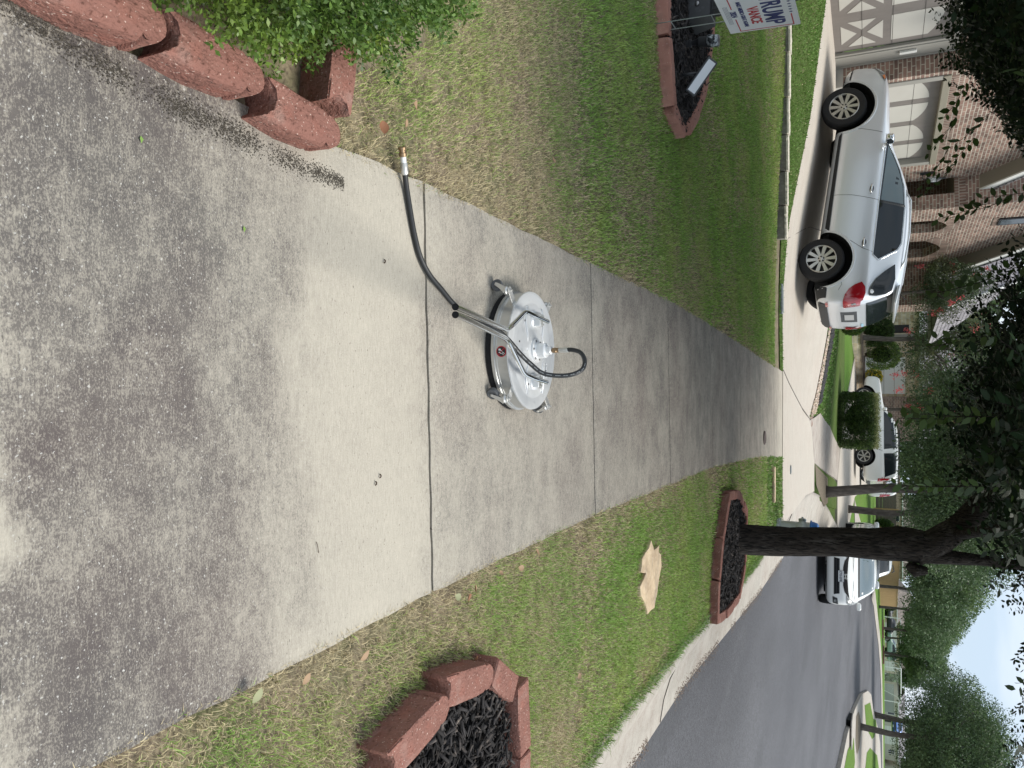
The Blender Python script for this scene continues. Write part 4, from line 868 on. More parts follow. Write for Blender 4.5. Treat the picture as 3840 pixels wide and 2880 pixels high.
# casters
def caster(x, y, ax, ay, swing, back=False):
    """bracket plate from the band to the swivel, fork and wheel; (ax,ay) outward direction"""
    c = bpy.data.objects.new('caster', None); COL.objects.link(c); c.parent = sc; c.location = (x, y, 0); c.empty_display_size = .03
    a = math.atan2(ay, ax); M = Matrix.Rotation(a, 4, 'Z')
    m = MB(); pl = [(-.075, -.013), (.004, -.013), (.011, -.009), (.013, 0), (.011, .009), (.004, .013), (-.075, .013)]; m.prism(pl, .070, .0735, M)
    m.box(-.078, -.075, -.026, .013, .045, .0735, M); br = m.build('bracket', M_zn, c, bevel=.0008)
    m = MB(); m.lathe([(.0055, .0735), (.0055, .078), (.003, .079), (.003, .083)], 6); m.build('nut', M_zn, br)
    m = MB(); m.lathe([(.0135, .053), (.015, .057), (.015, .062), (.011, .066), (.008, .070)], 22); m.build('swivel', M_zn, c, smooth=35)
    S = Matrix.Rotation(swing, 4, 'Z'); m = MB()
    for s in (-1, 1):
        v = [(-.012, s*.0105, .054), (.012, s*.0105, .054), (.024, s*.0115, .030), (.028, s*.0115, .018), (.018, s*.0115, .016), (.004, s*.011, .036)]
        v2 = [(p[0], p[1]+s*.0015, p[2]) for p in v]; k = len(v)
        m.add(v+v2, [tuple(range(k)), tuple(range(2*k-1, k-1, -1))]+[(i, (i+1) % k, k+(i+1) % k, k+i) for i in range(k)], S)
    m.box(-.012, .012, -.012, .012, .052, .055, S); m.build('fork', M_zn, c, fixn=True)
    W = S @ Matrix.Translation((.022, 0, .0205)) @ Matrix.Rotation(R(90), 4, 'X')
    m = MB(); m.lathe([(.004, -.0075), (.013, -.0075), (.0145, -.009), (.019, -.009), (.0205, -.006), (.0205, .006), (.019, .009), (.0145, .009), (.013, .0075), (.004, .0075)], 26, W); m.build('wheel', M_rub, c, smooth=35)
    m = MB(); m.lathe([(.0035, -.0145), (.0035, .0145)], 8, W); m.build('axle_bolt', M_zn, c)
caster(-.200, -.165, -.78, -.62, R(160)); caster(.170, -.178, .72, -.69, R(215)); caster(-.180, .190, -.68, .73, R(120)); caster(.205, .185, .74, .67, R(60))
# warning decal on the band
def band_decal(ang, r0, r1, z, m, kind, M_, nm, par, d=.0006):
    v = []; f = []; n = 40
    def P(u, w): a = ang+u/(RR); return ((RR+d)*math.cos(a), (RR+d)*math.sin(a), z+w)
    return P
ang = R(-90)+.05
def P_(u, w, d=.0014): a = ang+u/RR; return ((RR+d)*math.cos(a), (RR+d)*math.sin(a), .0605+w)
dec = MB(); n = 36
dec.add([P_(0, 0, .001)]+[P_(.0165*math.cos(t*6.283/n), .0165*math.sin(t*6.283/n), .001) for t in range(n)], [(0, 1+i, 1+(i+1) % n) for i in range(n)]); dd = dec.build('warning_decal', mat('decal black', (.02, .02, .02), .5), sc)
dec = MB(); v = []
for t in range(n): 
    for r_ in (.0155, .0185): v.append(P_(r_*math.cos(t*6.283/n), r_*math.sin(t*6.283/n)))
dec.add(v, [(2*i, 2*i+1, (2*i+3) % (2*n), (2*i+2) % (2*n)) for i in range(n)]); dec.add([P_(-.012, .0095, .002), P_(-.0105, .0115, .002), P_(.012, -.0095, .002), P_(.0105, -.0115, .002)], [(0, 1, 2, 3)]); dec.build('red_ring', mat('decal red', (.42, .02, .04), .5), dd)
dec = MB()
for pl in ([(-.010, -.009), (-.004, -.010), (-.003, -.002), (-.001, .002), (-.003, .003), (-.0055, -.001), (-.009, -.002)], [(.002, -.010), (.006, -.006), (.008, .001), (.006, .002), (.004, -.003), (.0, -.004)], [(.0, .004), (.002, .004), (.008, .012), (.006, .013)], [(.003, .003), (.0045, .003), (.012, .007), (.011, .009)]):
    dec.add([P_(a, b, .0017) for a, b in pl], [tuple(range(len(pl)))])
dec.build('white_figure', mat('decal white', (.75, .75, .75), .5), dd)
# fittings and hose
m = MB(); m.lathe([(.0055, .158), (.0055, .163), (.0095, .164), (.0095, .178), (.007, .180), (.0085, .181), (.0085, .187)], 14); m.build('brass_coupler', M_brs, sc, smooth=35)
m = MB(); m.lathe([(.0075, .187), (.0075, .193), (.009, .194), (.009, .222), (.0082, .224)], 14); m.build('hose_ferrule', M_zn, sc, smooth=35)
hp = [(-.121, 2.545, .215), (-.119, 2.54, .245), (-.108, 2.53, .275), (-.082, 2.51, .296), (-.052, 2.485, .298), (-.034, 2.46, .275), (-.028, 2.435, .235), (-.036, 2.405, .185), (-.065, 2.375, .155), (-.102, 2.33, .132), (-.140, 2.28, .118), (-.175, 2.235, .095), (-.205, 2.19, .055), (-.228, 2.14, .022), (-.255, 2.085, .011), (-.285, 2.028, .010), (-.322, 1.955, .0095), (-.368, 1.903, .0095), (-.425, 1.872, .0095), (-.484, 1.850, .010), (-.547, 1.827, .012), (-.592, 1.807, .018)]
def catmull(P, k=6):
    P = [Vector(p) for p in P]; P = [P[0]*2-P[1]]+P+[P[-1]*2-P[-2]]; out = []
    for i in range(1, len(P)-2):
        for j in range(k):
            t = j/k; a, b, c, d = P[i-1:i+3]
            out.append(.5*((2*b)+(c-a)*t+(2*a-5*b+4*c-d)*t*t+(3*b-a-3*c+d)*t**3))
    out.append(P[-2]); return out
HP = catmull([(x-CX, y-CY, z) for x, y, z in hp]); m = MB(); m.tube(HP, .0078, 16); hs = m.build('hose', M_hose, sc, smooth=True)
# printed line on the hose
m = MB(); k = 0
for i in range(20, 58):
    a, b = HP[i], HP[i+1]; d = (b-a); 
    if i % 3 == 2: continue
    q = d.cross(Vector((0, -.25, 1))).normalized(); o_ = q.cross(d).normalized()*-.0079
    if o_.z < 0: o_ = -o_
    o_ = (Vector((0, -1, .5)).normalized()-d.normalized()*Vector((0, -1, .5)).normalized().dot(d.normalized())).normalized()*.0081; q = d.normalized().cross(o_).normalized()*.0011
    for s in range(2):
        p = a+d*(.1+.45*s); e = a+d*(.38+.45*s); m.add([p+o_+q, e+o_+q, e+o_-q, p+o_-q], [(0, 1, 2, 3)])
m.build('hose_print', mat('hose print', (.35, .37, .38), .6), hs)
E0 = HP[-1]; dE = (HP[-1]-HP[-3]).normalized()
def along(prof, nm, mt): 
    Mq = Matrix.Translation(E0) @ dE.to_track_quat('Z', 'Y').to_matrix().to_4x4(); m = MB(); m.lathe(prof, 14, Mq); return m.build(nm, mt, sc, smooth=35)
along([(.0085, -.012), (.0105, -.008), (.0105, .018), (.0095, .020)], 'hose_ferrule', M_zn); along([(.0085, .020), (.0085, .036), (.0075, .037)], 'hose_ferrule', M_hub)
along([(.0075, .037), (.011, .038), (.011, .047), (.0085, .048), (.0085, .055), (.0115, .056), (.0115, .062), (.007, .063)], 'brass_coupler', M_brs)
# ================= HOUSES
def brickmat(name, c1, c2, mortar, bw=.215, bh=.078, ms=.011, shingle=False):
    m = bpy.data.materials.new(name); m.use_nodes = True; t = m.node_tree; N = t.nodes; K = t.links.new
    b = N['Principled BSDF']; b.inputs['Roughness'].default_value = .9; b.inputs['Specular IOR Level'].default_value = .2
    tcn = N.new('ShaderNodeTexCoord'); sp_ = N.new('ShaderNodeSeparateXYZ'); K(tcn.outputs['Object'], sp_.inputs[0]); sn = N.new('ShaderNodeSeparateXYZ'); K(tcn.outputs['Normal'], sn.inputs[0])
    ab = N.new('ShaderNodeMath'); ab.operation = 'ABSOLUTE'; K(sn.outputs[0], ab.inputs[0]); gt = N.new('ShaderNodeMath'); gt.operation = 'GREATER_THAN'; gt.inputs[1].default_value = .6; K(ab.outputs[0], gt.inputs[0])
    mx_ = N.new('ShaderNodeMix'); K(gt.outputs[0], mx_.inputs[0]); K(sp_.outputs[0], mx_.inputs[2]); K(sp_.outputs[1], mx_.inputs[3])
    cb = N.new('ShaderNodeCombineXYZ'); K(mx_.outputs[0], cb.inputs[0]); K(sp_.outputs[2], cb.inputs[1])
    br = N.new('ShaderNodeTexBrick'); br.inputs['Scale'].default_value = 1; br.inputs['Brick Width'].default_value = bw; br.inputs['Row Height'].default_value = bh; br.inputs['Mortar Size'].default_value = ms; br.inputs['Mortar Smooth'].default_value = .2; br.inputs['Bias'].default_value = 0
    br.inputs['Color1'].default_value = (*c1, 1); br.inputs['Color2'].default_value = (*c2, 1); br.inputs['Mortar'].default_value = (*mortar, 1)
    wn = N.new('ShaderNodeTexNoise'); wn.inputs['Scale'].default_value = 4; K(cb.outputs[0], wn.inputs[0]); vm = N.new('ShaderNodeMixRGB'); vm.blend_type = 'ADD'; vm.inputs[0].default_value = .02; K(cb.outputs[0], vm.inputs[1]); K(wn.outputs[1], vm.inputs[2]); K(vm.outputs[0], br.inputs['Vector'])
    nz_ = N.new('ShaderNodeTexNoise'); nz_.inputs['Scale'].default_value = 3.5; nz_.inputs['Detail'].default_value = 6; K(tcn.outputs['Object'], nz_.inputs[0]); mr_ = N.new('ShaderNodeMapRange'); mr_.inputs[1].default_value = .3; mr_.inputs[2].default_value = .7; mr_.inputs[3].default_value = .72; mr_.inputs[4].default_value = 1.3; K(nz_.outputs[0], mr_.inputs[0])
    hs_ = N.new('ShaderNodeHueSaturation'); K(mr_.outputs[0], hs_.inputs['Value']); K(br.outputs[0], hs_.inputs['Color']); K(hs_.outputs[0], b.inputs['Base Color'])
    bp = N.new('ShaderNodeBump'); bp.inputs['Distance'].default_value = .008; bp.inputs['Strength'].default_value = .7; bp.invert = True; K(br.outputs['Fac'], bp.inputs['Height']); K(bp.outputs[0], b.inputs['Normal'])
    return m
M_brick = brickmat('brown pink brick', (.31, .20, .16), (.16, .105, .088), (.43, .385, .32))
M_sold = brickmat('soldier course brick', (.25, .16, .13), (.15, .10, .08), (.36, .32, .27), .078, .215)
M_shin = brickmat('grey shingle', (.30, .285, .30), (.21, .20, .215), (.11, .105, .11), .30, .135, .02)
M_shin2 = brickmat('brown shingle', (.22, .19, .17), (.16, .14, .125), (.09, .08, .07), .33, .15, .02)
M_lime = brickmat('cream limestone', (.56, .48, .36), (.40, .31, .20), (.50, .45, .37), .42, .20, .02)
M_tau = mat('taupe paint', (.20, .18, .165), .65, layers=[(8, (1, 1, .3), (.165, .148, .135), .4, .7, .6)])
M_trim = mat('grey beige trim', (.30, .29, .26), .7)
M_pan = mat('pale door panel', (.50, .485, .44), .7, layers=[(1.5, (1, 1, 1), (.45, .43, .39), .4, .7, .6)])
M_fas = mat('white fascia', (.66, .66, .63), .6); M_sof = mat('soffit taupe', (.24, .21, .175), .8); M_conc = mat('plain concrete', (.40, .39, .36), .9, layers=[(3, (1, 1, 1), (.28, .27, .25), .4, .7, .7)])
M_dark = mat('dark frame', (.02, .018, .02), .4); M_glass = mat('window glass', (.02, .025, .03), .06, spec=.8)
HA = R(-9.1); HP0 = (-6.49, 16.5, 0)
h1 = thing('brick_house', 'brown brick two storey house with taupe and cream garage doors and grey shingle roof', 'house', HP0, HA)
def sz(poly, x0, x1, M=None):  # polygon in (s,z) extruded along o
    m = MB(); n = len(poly); m.add([(x0, s, z) for s, z in poly]+[(x1, s, z) for s, z in poly], [tuple(range(n)), tuple(range(2*n-1, n-1, -1))]+[(i, (i+1) % n, n+(i+1) % n, n+i) for i in range(n)]); return m
def hb_(x0, x1, y0, y1, z0, z1): m = MB(); m.box(x0, x1, y0, y1, z0, z1); return m
# garage bay A (recessed plane)
m = sz([(-7, 0), (-4.95, 0), (-4.95, 2.74), (.47, 2.74), (.47, 4.2), (-7, 4.2)], -.3, 0); m.build('wall', M_brick, h1, fixn=True)
def arch_panel_door(name, s0, npan, pw, gap, edge, zb, ztop, xo, xpan, parent):
    """sectional door of taupe boards with cream panels: X-braced lower panels when xpan, tall arched ones above"""
    W_ = edge*2+npan*pw+(npan-1)*gap; d = sz([(s0, zb), (s0+W_, zb), (s0+W_, ztop), (s0, ztop)], xo-.05, xo).build(name, M_tau, parent, fixn=True)
    for k in range(npan):
        a = s0+edge+k*(pw+gap); b = a+pw; rise = (k % 2 == 0)
        if xpan:
            z0, z1 = zb+.15, zb+.87; cx, cz = (a+b)/2, (z0+z1)/2; t = .055
            for tri in (((a+.10, z0), (b-.10, z0), (cx, cz-.09)), ((a+.10, z1), (b-.10, z1), (cx, cz+.09)), ((a, z0+.12), (a, z1-.12), (cx-.11, cz)), ((b, z0+.12), (b, z1-.12), (cx+.11, cz))):
                sz(list(tri), xo, xo+.006).build('cream_panel', M_pan, d, fixn=True)
            pz = zb+1.01
        else: pz = zb+.18
        lo_, hi_ = ztop-.44, ztop-.19; arc = []
        for i in range(7):
            t = i/6; s_ = a+(b-a)*t; g = t if rise else 1-t; arc.append((s_, lo_+(hi_-lo_)*math.sin(g*math.pi/2)**.8))
        sz([(b, pz), (a, pz)]+arc, xo, xo+.006).build('cream_panel', M_pan, d, fixn=True)
    g = MB()
    for i in range(1, 4): z = zb+(ztop-zb)*i/4; g.box(xo-.0, xo+.0075, s0, s0+W_, z-.005, z+.005)
    g.build('section_gap', mat('gap shadow line', (.13, .12, .11), .9), d)
    return d
arch_panel_door('garage_door', -4.42, 4, .80, .30, .16, .55, 2.62, -.06, True, h1)
m = hb_(-.055, .012, 0, .47, .55, 2.74); m.build('door_trim', M_trim, h1, bevel=.01); m = hb_(-.055, .03, .06, .10, .55, 2.72); m.box(-.055, .035, .41, .455, .55, 2.72); m.build('door_trim', M_trim, h1, bevel=.006)
m = hb_(-.055, .02, -4.95, .47, 2.62, 2.75); m.build('door_trim', M_trim, h1, bevel=.01); hb_(-.055, .02, -4.95, -4.44, .55, 2.62).build('door_trim', M_trim, h1, bevel=.01)
hb_(.012, .06, .17, .25, 1.72, 2.02).build('light_box', M_fas, h1, bevel=.006)
# gable bay W1
m = sz([(.47, .3), (.70, .3), (.70, 2.64), (4.64, 2.64), (4.64, .3), (5.75, .3), (5.75, 3.66), (2.9, 6.25), (.47, 4.05)], .10, .42); m.build('wall', M_brick, h1, fixn=True)
hb_(.0, .10, .47, .60, .3, 4.0).build('wall', M_brick, h1)
sz([(.46, .3), (.70, .3), (.70, .71), (.46, .71)], -.01, .435).build('footing', M_conc, h1, fixn=True); sz([(4.70, .3), (5.74, .3), (5.74, .70), (4.70, .70)], .42, .436).build('footing', M_conc, h1, fixn=True)
arch_panel_door('garage_door', .74, 4, .74, .22, .14, .55, 2.50, .30, False, h1)
for a in ((.60, .745), (4.58, 4.73)): sz([(a[0], .5), (a[1], .5), (a[1], 2.5), (a[0], 2.5)], .26, .445).build('door_trim', M_trim, h1, bevel=.01, fixn=True)
sz([(.60, 2.5), (4.73, 2.5), (4.73, 2.64), (.60, 2.64)], .26, .455).build('door_trim', mat('cream trim', (.25, .23, .18), .7), h1, bevel=.01, fixn=True)
sz([(.66, 2.645), (4.70, 2.645), (4.70, 2.86), (.66, 2.86)], .42, .428).build('soldier_course', M_sold, h1, fixn=True)
def rake(p0, p1, xo, wd=.22, nm='gable_eave', over=.34):
    """soffit + fascia along a gable edge from p0 down to p1 (s,z), wall plane at xo"""
    (s0, z0), (s1, z1) = p0, p1; m = MB(); dx, dz = s1-s0, z1-z0; l_ = math.hypot(dx, dz); nx, nz_ = -dz/l_, dx/l_
    if nz_ < 0: nx, nz_ = -nx, -nz_
    pl = [(s0, z0), (s1, z1), (s1+nx*.16, z1+nz_*.16), (s0+nx*.16, z0+nz_*.16)]
    r = sz(pl, xo, xo+over); o = r.build(nm, M_sof, h1, fixn=True)
    pl2 = [(s0+nx*.0-.0, z0), (s1+dx/l_*.06, z1+dz/l_*.06), (s1+dx/l_*.06+nx*.19, z1+dz/l_*.06+nz_*.19), (s0+nx*.19, z0+nz_*.19)]
    sz(pl2, xo+over, xo+over+.035).build('fascia', M_fas, o, fixn=True)
    pl3 = [(s0+nx*.19, z0+nz_*.19), (s1+dx/l_*.1+nx*.19, z1+dz/l_*.1+nz_*.19), (s1+dx/l_*.1+nx*.22, z1+dz/l_*.1+nz_*.22), (s0+nx*.22, z0+nz_*.22)]
    sz(pl3, xo-3, xo+over+.07).build('roof', M_shin, o, fixn=True)
rake((2.9, 6.25), (5.98, 3.45), .42); rake((2.9, 6.25), (-.4, 3.25), .42)
# lantern
la = bpy.data.objects.new('wall_lantern', None); COL.objects.link(la); la.parent = h1; la.location = (.42, 5.28, 2.36)
M_iron = mat('aged iron', (.045, .05, .055), .5, .4)
m = hb_(0, .03, -.06, .06, -.02, .28); m.tube([(.03, 0, .05), (.10, .0, .02), (.17, .0, .05), (.18, 0, .12)], .012, 8); m.build('bracket', M_iron, la, bevel=.004)
m = MB(); m.lathe([(.02, .1), (.07, .12), (.075, .14)], 8, Matrix.Translation((.18, 0, 0))); m.lathe([(.085, .33), (.09, .345), (.05, .40), (.02, .45), (.015, .52), (.0, .56)], 8, Matrix.Translation((.18, 0, 0)))
for i in range(8): a = i*.785; m.tube([(.18+.072*math.cos(a), .072*math.sin(a), .13), (.18+.085*math.cos(a), .085*math.sin(a), .34)], .005, 4)
m.build('cage', M_iron, la)
m = MB(); m.lathe([(.06, .14), (.078, .24), (.078, .33)], 8, Matrix.Translation((.18, 0, 0))); m.build('glass', mat('seeded glass', (.55, .58, .60), .15, spec=.8, layers=[(30, (1, 1, 1), (.25, .27, .28), .5, .6, .8)]), la)
# entry return and arched porch bay W3
hb_(.82, 1.2, 5.75, 6.0, .1, 3.12).build('wall', M_brick, h1); hb_(.10, 1.2, 5.751, 6.0, 3.36, 5.6).build('wall', M_brick, h1); hb_(.40, 1.199, 5.748, 6.0, 3.12, 3.36).build('soldier_course', M_sold, h1)
def arch_notch(a, b, spring, apex, n=8):
    c = (a+b)/2; r = []
    for i in range(n+1):
        t = i/n; s_ = a+(b-a)*t; q = abs(2*t-1); r.append((s_, spring+(apex-spring)*(1-q**1.7)))
    return [(a, .2)]+r+[(b, .2)]
pl = [(6.0, .1)]+arch_notch(6.60, 7.50, 2.74, 3.05)+arch_notch(8.22, 9.68, 2.62, 3.03)+[(10.51, .1), (10.51, 3.16), (6.9, 5.98), (6.0, 5.3)]
sz(pl, .95, 1.2).build('wall', M_brick, h1, fixn=True)
for (a, b, s_, p_) in ((6.60, 7.50, 2.74, 3.05), (8.22, 9.68, 2.62, 3.03)):
    inn = arch_notch(a, b, s_, p_, 12)[1:-1]; outr = [(q[0]+(q[0]-(a+b)/2)*.42, q[1]+.26) for q in inn]; m = MB(); v = [(1.206, *q) for q in inn]+[(1.206, *q) for q in outr]; n = len(inn)
    m.add(v, [(i, i+1, n+i+1, n+i) for i in range(n-1)]); m.build('arch_course', M_sold, h1)
hb_(-1.6, -1.4, 5.8, 10.5, .1, 3.4).build('porch_backing', M_brick, h1); hb_(-1.4, .95, 9.9, 10.1, .1, 3.3).build('porch_backing', M_brick, h1); hb_(-1.5, 1.0, 5.8, 10.5, 3.3, 3.4).build('added_ceiling', M_sof, h1)  # cross wall and ceiling added to keep the entry opening dark
rake((6.9, 5.98), (10.72, 3.0), 1.2)
w1 = hb_(1.2, 1.24, 6.80, 7.25, 4.2, 5.3); w1 = w1.build('window', M_dark, h1, bevel=.005); hb_(1.24, 1.244, 6.85, 7.20, 4.25, 5.25).build('pane', M_glass, w1); sz([(6.75, 4.08), (7.32, 4.08), (7.32, 4.2), (6.75, 4.2)], 1.2, 1.215).build('sill', M_sold, w1, fixn=True)
# right wing with hip roof
hb_(-2, 2.43, 10.52, 10.8, -.1, 2.98).build('wall', M_brick, h1); hb_(2.18, 2.43, 10.8, 11.4, -.1, 2.98).build('wall', M_brick, h1)
hb_(.9, 2.6, 10.36, 10.52, 2.98, 3.02).build('soffit', M_sof, h1); g = hb_(1.22, 2.66, 10.26, 10.36, 3.0, 3.13); g.build('gutter', M_fas, h1, bevel=.02); hb_(1.205, 2.42, 10.50, 10.52, 2.76, 2.98).build('soldier_course', M_sold, h1)
m = MB(); m.add([(-3, 10.3, 3.12), (2.66, 10.3, 3.12), (1.15, 13.0, 5.55), (-3, 13.0, 5.55), (2.66, 15.7, 3.12), (-3, 15.7, 3.12)], [(0, 1, 2, 3), (1, 4, 2), (4, 5, 3, 2)]); m.build('roof', M_shin, h1)
m = MB(); m.tube([(2.66, 10.3, 3.15), (1.15, 13.0, 5.57), (-3, 13, 5.57)], .05, 6); m.build('ridge', M_fas, h1)
# main roof mass behind
m = MB(); m.add([(-.4, -7.5, 4.1), (-.4, 6.5, 4.1), (-5, 6.5, 8.2), (-5, -7.5, 8.2), (-10, 6.5, 4.1), (-10, -7.5, 4.1)], [(0, 1, 2, 3), (3, 2, 4, 5)]); m.build('roof', M_shin, h1)
m = MB(); m.add([(.2, 6.0, 5.3), (.2, 10.6, 3.3), (-6, 10.6, 3.3), (-6, 6.0, 8.0), (-3, 6, 8)], [(0, 1, 2, 4), (4, 2, 3)]); m.build('roof', M_shin, h1)

# ---- stone house beyond
def simple_house(label, x0, x1, Y, dep, zb, zw, zr, mw, mr, gable='x', rot=0., name='house', feats=()):
    """box house facing the camera: walls, roof with overhang, and features (kind, x0, x1, z0, z1)"""
    cx = (x0+x1)/2; r = thing(name, label, 'house', (cx, Y, zb), rot); a = (x1-x0)/2; h = zw-zb; hr = zr-zb
    m = MB(); m.box(-a, a, 0, dep, -1, h); m.build('wall', mw, r); o_ = .35; m = MB()
    if gable == 'x': m.add([(-a-o_, -o_, h-.05), (a+o_, -o_, h-.05), (a+o_, dep/2, hr), (-a-o_, dep/2, hr), (a+o_, dep+o_, h-.05), (-a-o_, dep+o_, h-.05), (-a-o_, -o_, h-.2), (a+o_, -o_, h-.2)], [(0, 1, 2, 3), (3, 2, 4, 5), (6, 7, 1, 0)])
    elif gable == 'hip': m.add([(-a-o_, -o_, h-.05), (a+o_, -o_, h-.05), (a*.35, dep/2, hr), (-a*.35, dep/2, hr), (a+o_, dep+o_, h-.05), (-a-o_, dep+o_, h-.05), (-a-o_, -o_, h-.2), (a+o_, -o_, h-.2)], [(0, 1, 2, 3), (3, 2, 4, 5), (1, 4, 2), (5, 0, 3), (6, 7, 1, 0)])
    else: m.add([(-a-o_, -o_, h-.05), (0, -o_, hr), (0, dep+o_, hr), (-a-o_, dep+o_, h-.05), (a+o_, -o_, h-.05), (a+o_, dep+o_, h-.05)], [(0, 1, 2, 3), (1, 4, 5, 2)]); m.add([(-a, 0, h), (a, 0, h), (0, 0, hr-.1)], [(0, 1, 2)])
    m.build('roof', mr, r); m = MB(); m.box(-a-o_, a+o_, -o_-.04, -o_, h-.22, h-.03); m.build('fascia', M_fas, r) if gable != 'y' else None
    for k, (kind, f0, f1, z0, z1) in enumerate(feats):
        f0 -= cx; f1 -= cx; z0 -= zb; z1 -= zb
        if kind == 'garage':
            d = MB(); d.box(f0, f1, -.03, 0, z0, z1); dd_ = d.build('garage_door', M_fas, r); g = MB()
            for i in range(1, 4): z = z0+(z1-z0)*i/4; g.box(f0, f1, -.034, -.03, z-.02, z)
            g.build('section_gap', M_sof, dd_)
        elif kind == 'window':
            d = MB(); d.box(f0, f1, -.04, 0, z0, z1); dd_ = d.build('window', M_fas, r); g = MB(); g.box(f0+.07, (f0+f1)/2-.03, -.045, -.04, z0+.07, z1-.07); g.box((f0+f1)/2+.03, f1-.07, -.045, -.04, z0+.07, z1-.07); g.build('pane', M_glass, dd_)
        elif kind == 'door':
            d = MB(); d.box(f0, f1, -.03, 0, z0, z1); d.build('door', M_dark, r, bevel=.02)
        elif kind == 'post':
            d = MB(); d.box(f0, f1, -.5, -.35, z0, z1); d.build('porch_post', M_tau, r)
        elif kind == 'brick':
            d = MB(); d.box(f0, f1, -.06, 0, z0, z1); d.build('brick_panel', M_brick, r)
    return r
simple_house('cream stone house with pale garage door behind the crepe myrtles', -13, 3.2, 48, 12, .85, 3.9, 7.6, M_lime, M_shin, 'hip', 0, 'stone_house',
   [('garage', -1.5, .55, .9, 3.0), ('door', -5.35, -4.95, .9, 3.2), ('door', -4.55, -4.25, .9, 3.2), ('window', -4.95, -4.6, 1.6, 3.0), ('post', -2.75, -2.5, .9, 3.4), ('door', -3.3, -2.85, .9, 3.2), ('window', -8, -6.6, 1.8, 3.2), ('brick', .7, 3.2, .85, 3.6)])
# retaining wall and planting before it
lwp = [(-5.5, 37.6), (-3.0, 38.3), (-1.9, 39.4), (-1.1, 41.4), (.3, 43.4), (2.2, 44.5)]
rw = thing('retaining_wall', 'low cream stone retaining wall with dark coping before the stone house', 'retaining wall', (-2, 40, T(-2, 40)))
for i, (a, b) in enumerate(zip(lwp, lwp[1:])):
    M = Matrix.Translation((a[0]+2, a[1]-40, T(*a)-T(-2, 40))) @ Matrix.Rotation(math.atan2(b[1]-a[1], b[0]-a[0]), 4, 'Z'); l_ = math.hypot(b[0]-a[0], b[1]-a[1])
    m = MB(); m.box(0, l_, 0, .3, -.3, .36, M); m.build('wall_course', M_lime, rw); m = MB(); m.box(-.02, l_, -.05, .35, .36, .46, M); m.build('coping', mat('dark coping', (.07, .055, .045), .8), rw)
# ---- houses far across the street
FH = [('sand stone house left of the white pole', 38, 43.5, 158, 3.4, 6.0, 8.6, M_lime, M_shin2, 'hip', [('window', 39.5, 40.6, 4.4, 5.6)]),
      ('tan stone house behind the dark parked cars', 43.8, 54, 160, 3.4, 6.6, 9.0, M_lime, M_shin2, 'x', [('garage', 44.6, 48.4, 3.5, 5.9), ('window', 50, 51.5, 4.4, 5.8), ('garage', 51.8, 53.6, 3.5, 5.5)]),
      ('pale house with wide garage door behind the goal', 58, 68.5, 156, 3.4, 6.1, 7.3, mat('cream stucco', (.46, .44, .38), .9), M_shin, 'x', [('garage', 62.3, 65.6, 3.5, 5.6), ('window', 59.2, 60.2, 4.2, 5.4), ('door', 60.9, 61.6, 3.5, 5.6), ('window', 66.5, 67.3, 4.3, 5.4)]),
      ('cream house at the right behind the corner trees', 69.5, 84, 150, 3.4, 6.2, 8.4, mat('pale stucco', (.50, .47, .40), .9), M_shin, 'hip', [('garage', 71, 75, 3.5, 5.7), ('window', 77, 78.4, 4.3, 5.6), ('door', 79.6, 80.6, 3.5, 5.6)]),
      ('distant brown brick house right of the gap in the trees', 20, 34, 150, 3.3, 6.6, 9.8, M_brick, M_shin2, 'hip', [('window', 22, 24, 4.3, 6), ('window', 28, 30, 4.3, 6)])]
for (lb, a, b, Y, zb, zw, zr, mw, mr, gb, ft) in FH: simple_house(lb, a, b, Y, 11, zb, zw, zr, mw, mr, gb, 0, 'house', ft)
# ---- fences
M_ced = mat('cedar board', (.42, .27, .13), .85, layers=[(3, (6, 6, .4), (.30, .19, .095), .4, .65, .8), (12, (4, 4, .3), (.50, .36, .20), .5, .7, .6)])
M_cedd = mat('weathered dark board', (.12, .10, .085), .85, layers=[(5, (1, 1, 4), (.17, .145, .12), .4, .65, .8)])
def fence(label, a, b, zb, h, mt, bw=.14, rails=True, name='wooden_fence', posts=()):
    L_ = math.hypot(b[0]-a[0], b[1]-a[1]); r = thing(name, label, 'fence', (a[0], a[1], zb), math.atan2(b[1]-a[1], b[0]-a[0])); m = MB(); x = 0
    while x < L_: m.box(x, x+bw-.006, 0, .02, -.8, h+random.uniform(-.012, .012)); x += bw
    m.build('boards', mt, r); m = MB(); m.box(0, L_, -.03, .05, h, h+.05); m.build('cap_rail', mt, r)
    for p in posts: m = MB(); m.box(p-.06, p+.06, -.05, .0, -.8, h+.05); m.build('fence_post', mt, r)
    return r
fence('tan cedar privacy fence behind the white hatchback', (16.5, 84), (24.3, 93.5), 1.95, 1.95, M_ced, .3)
fence('short tan cedar fence run left of the dark gate panels', (7.6, 71.8), (9.0, 72), 1.55, 1.95, M_ced, .2)
fence('narrow tan cedar fence left of the nearer slim tree', (4.6, 70.5), (6.4, 71), 1.55, 1.7, M_ced, .2)
dg = thing('dark_gate', 'dark weathered gate of wide horizontal boards in tan posts behind the slim tree', 'gate', (9.0, 72, 1.6))
for i, x in enumerate((0, 1.55)):
    m = MB(); 
    for k in range(6): m.box(x+.06, x+1.5, 0, .03, .1+k*.26, .1+k*.26+.25)
    m.build('gate_leaf', M_cedd, dg)
for x in (0, 1.53, 3.05): m = MB(); m.box(x-.06, x+.06, -.04, .06, -.6, 1.85); m.build('gate_post', M_ced, dg)
fence('tan cedar fence right of the big trunk gap, behind the silver roof', (12.2, 74), (16.3, 83.5), 1.8, 1.9, M_ced, .3)
fence('short grey picket fence behind the goal net', (52.5, 150), (57.5, 150), 3.4, 1.7, mat('grey board', (.30, .31, .30), .9), .25)
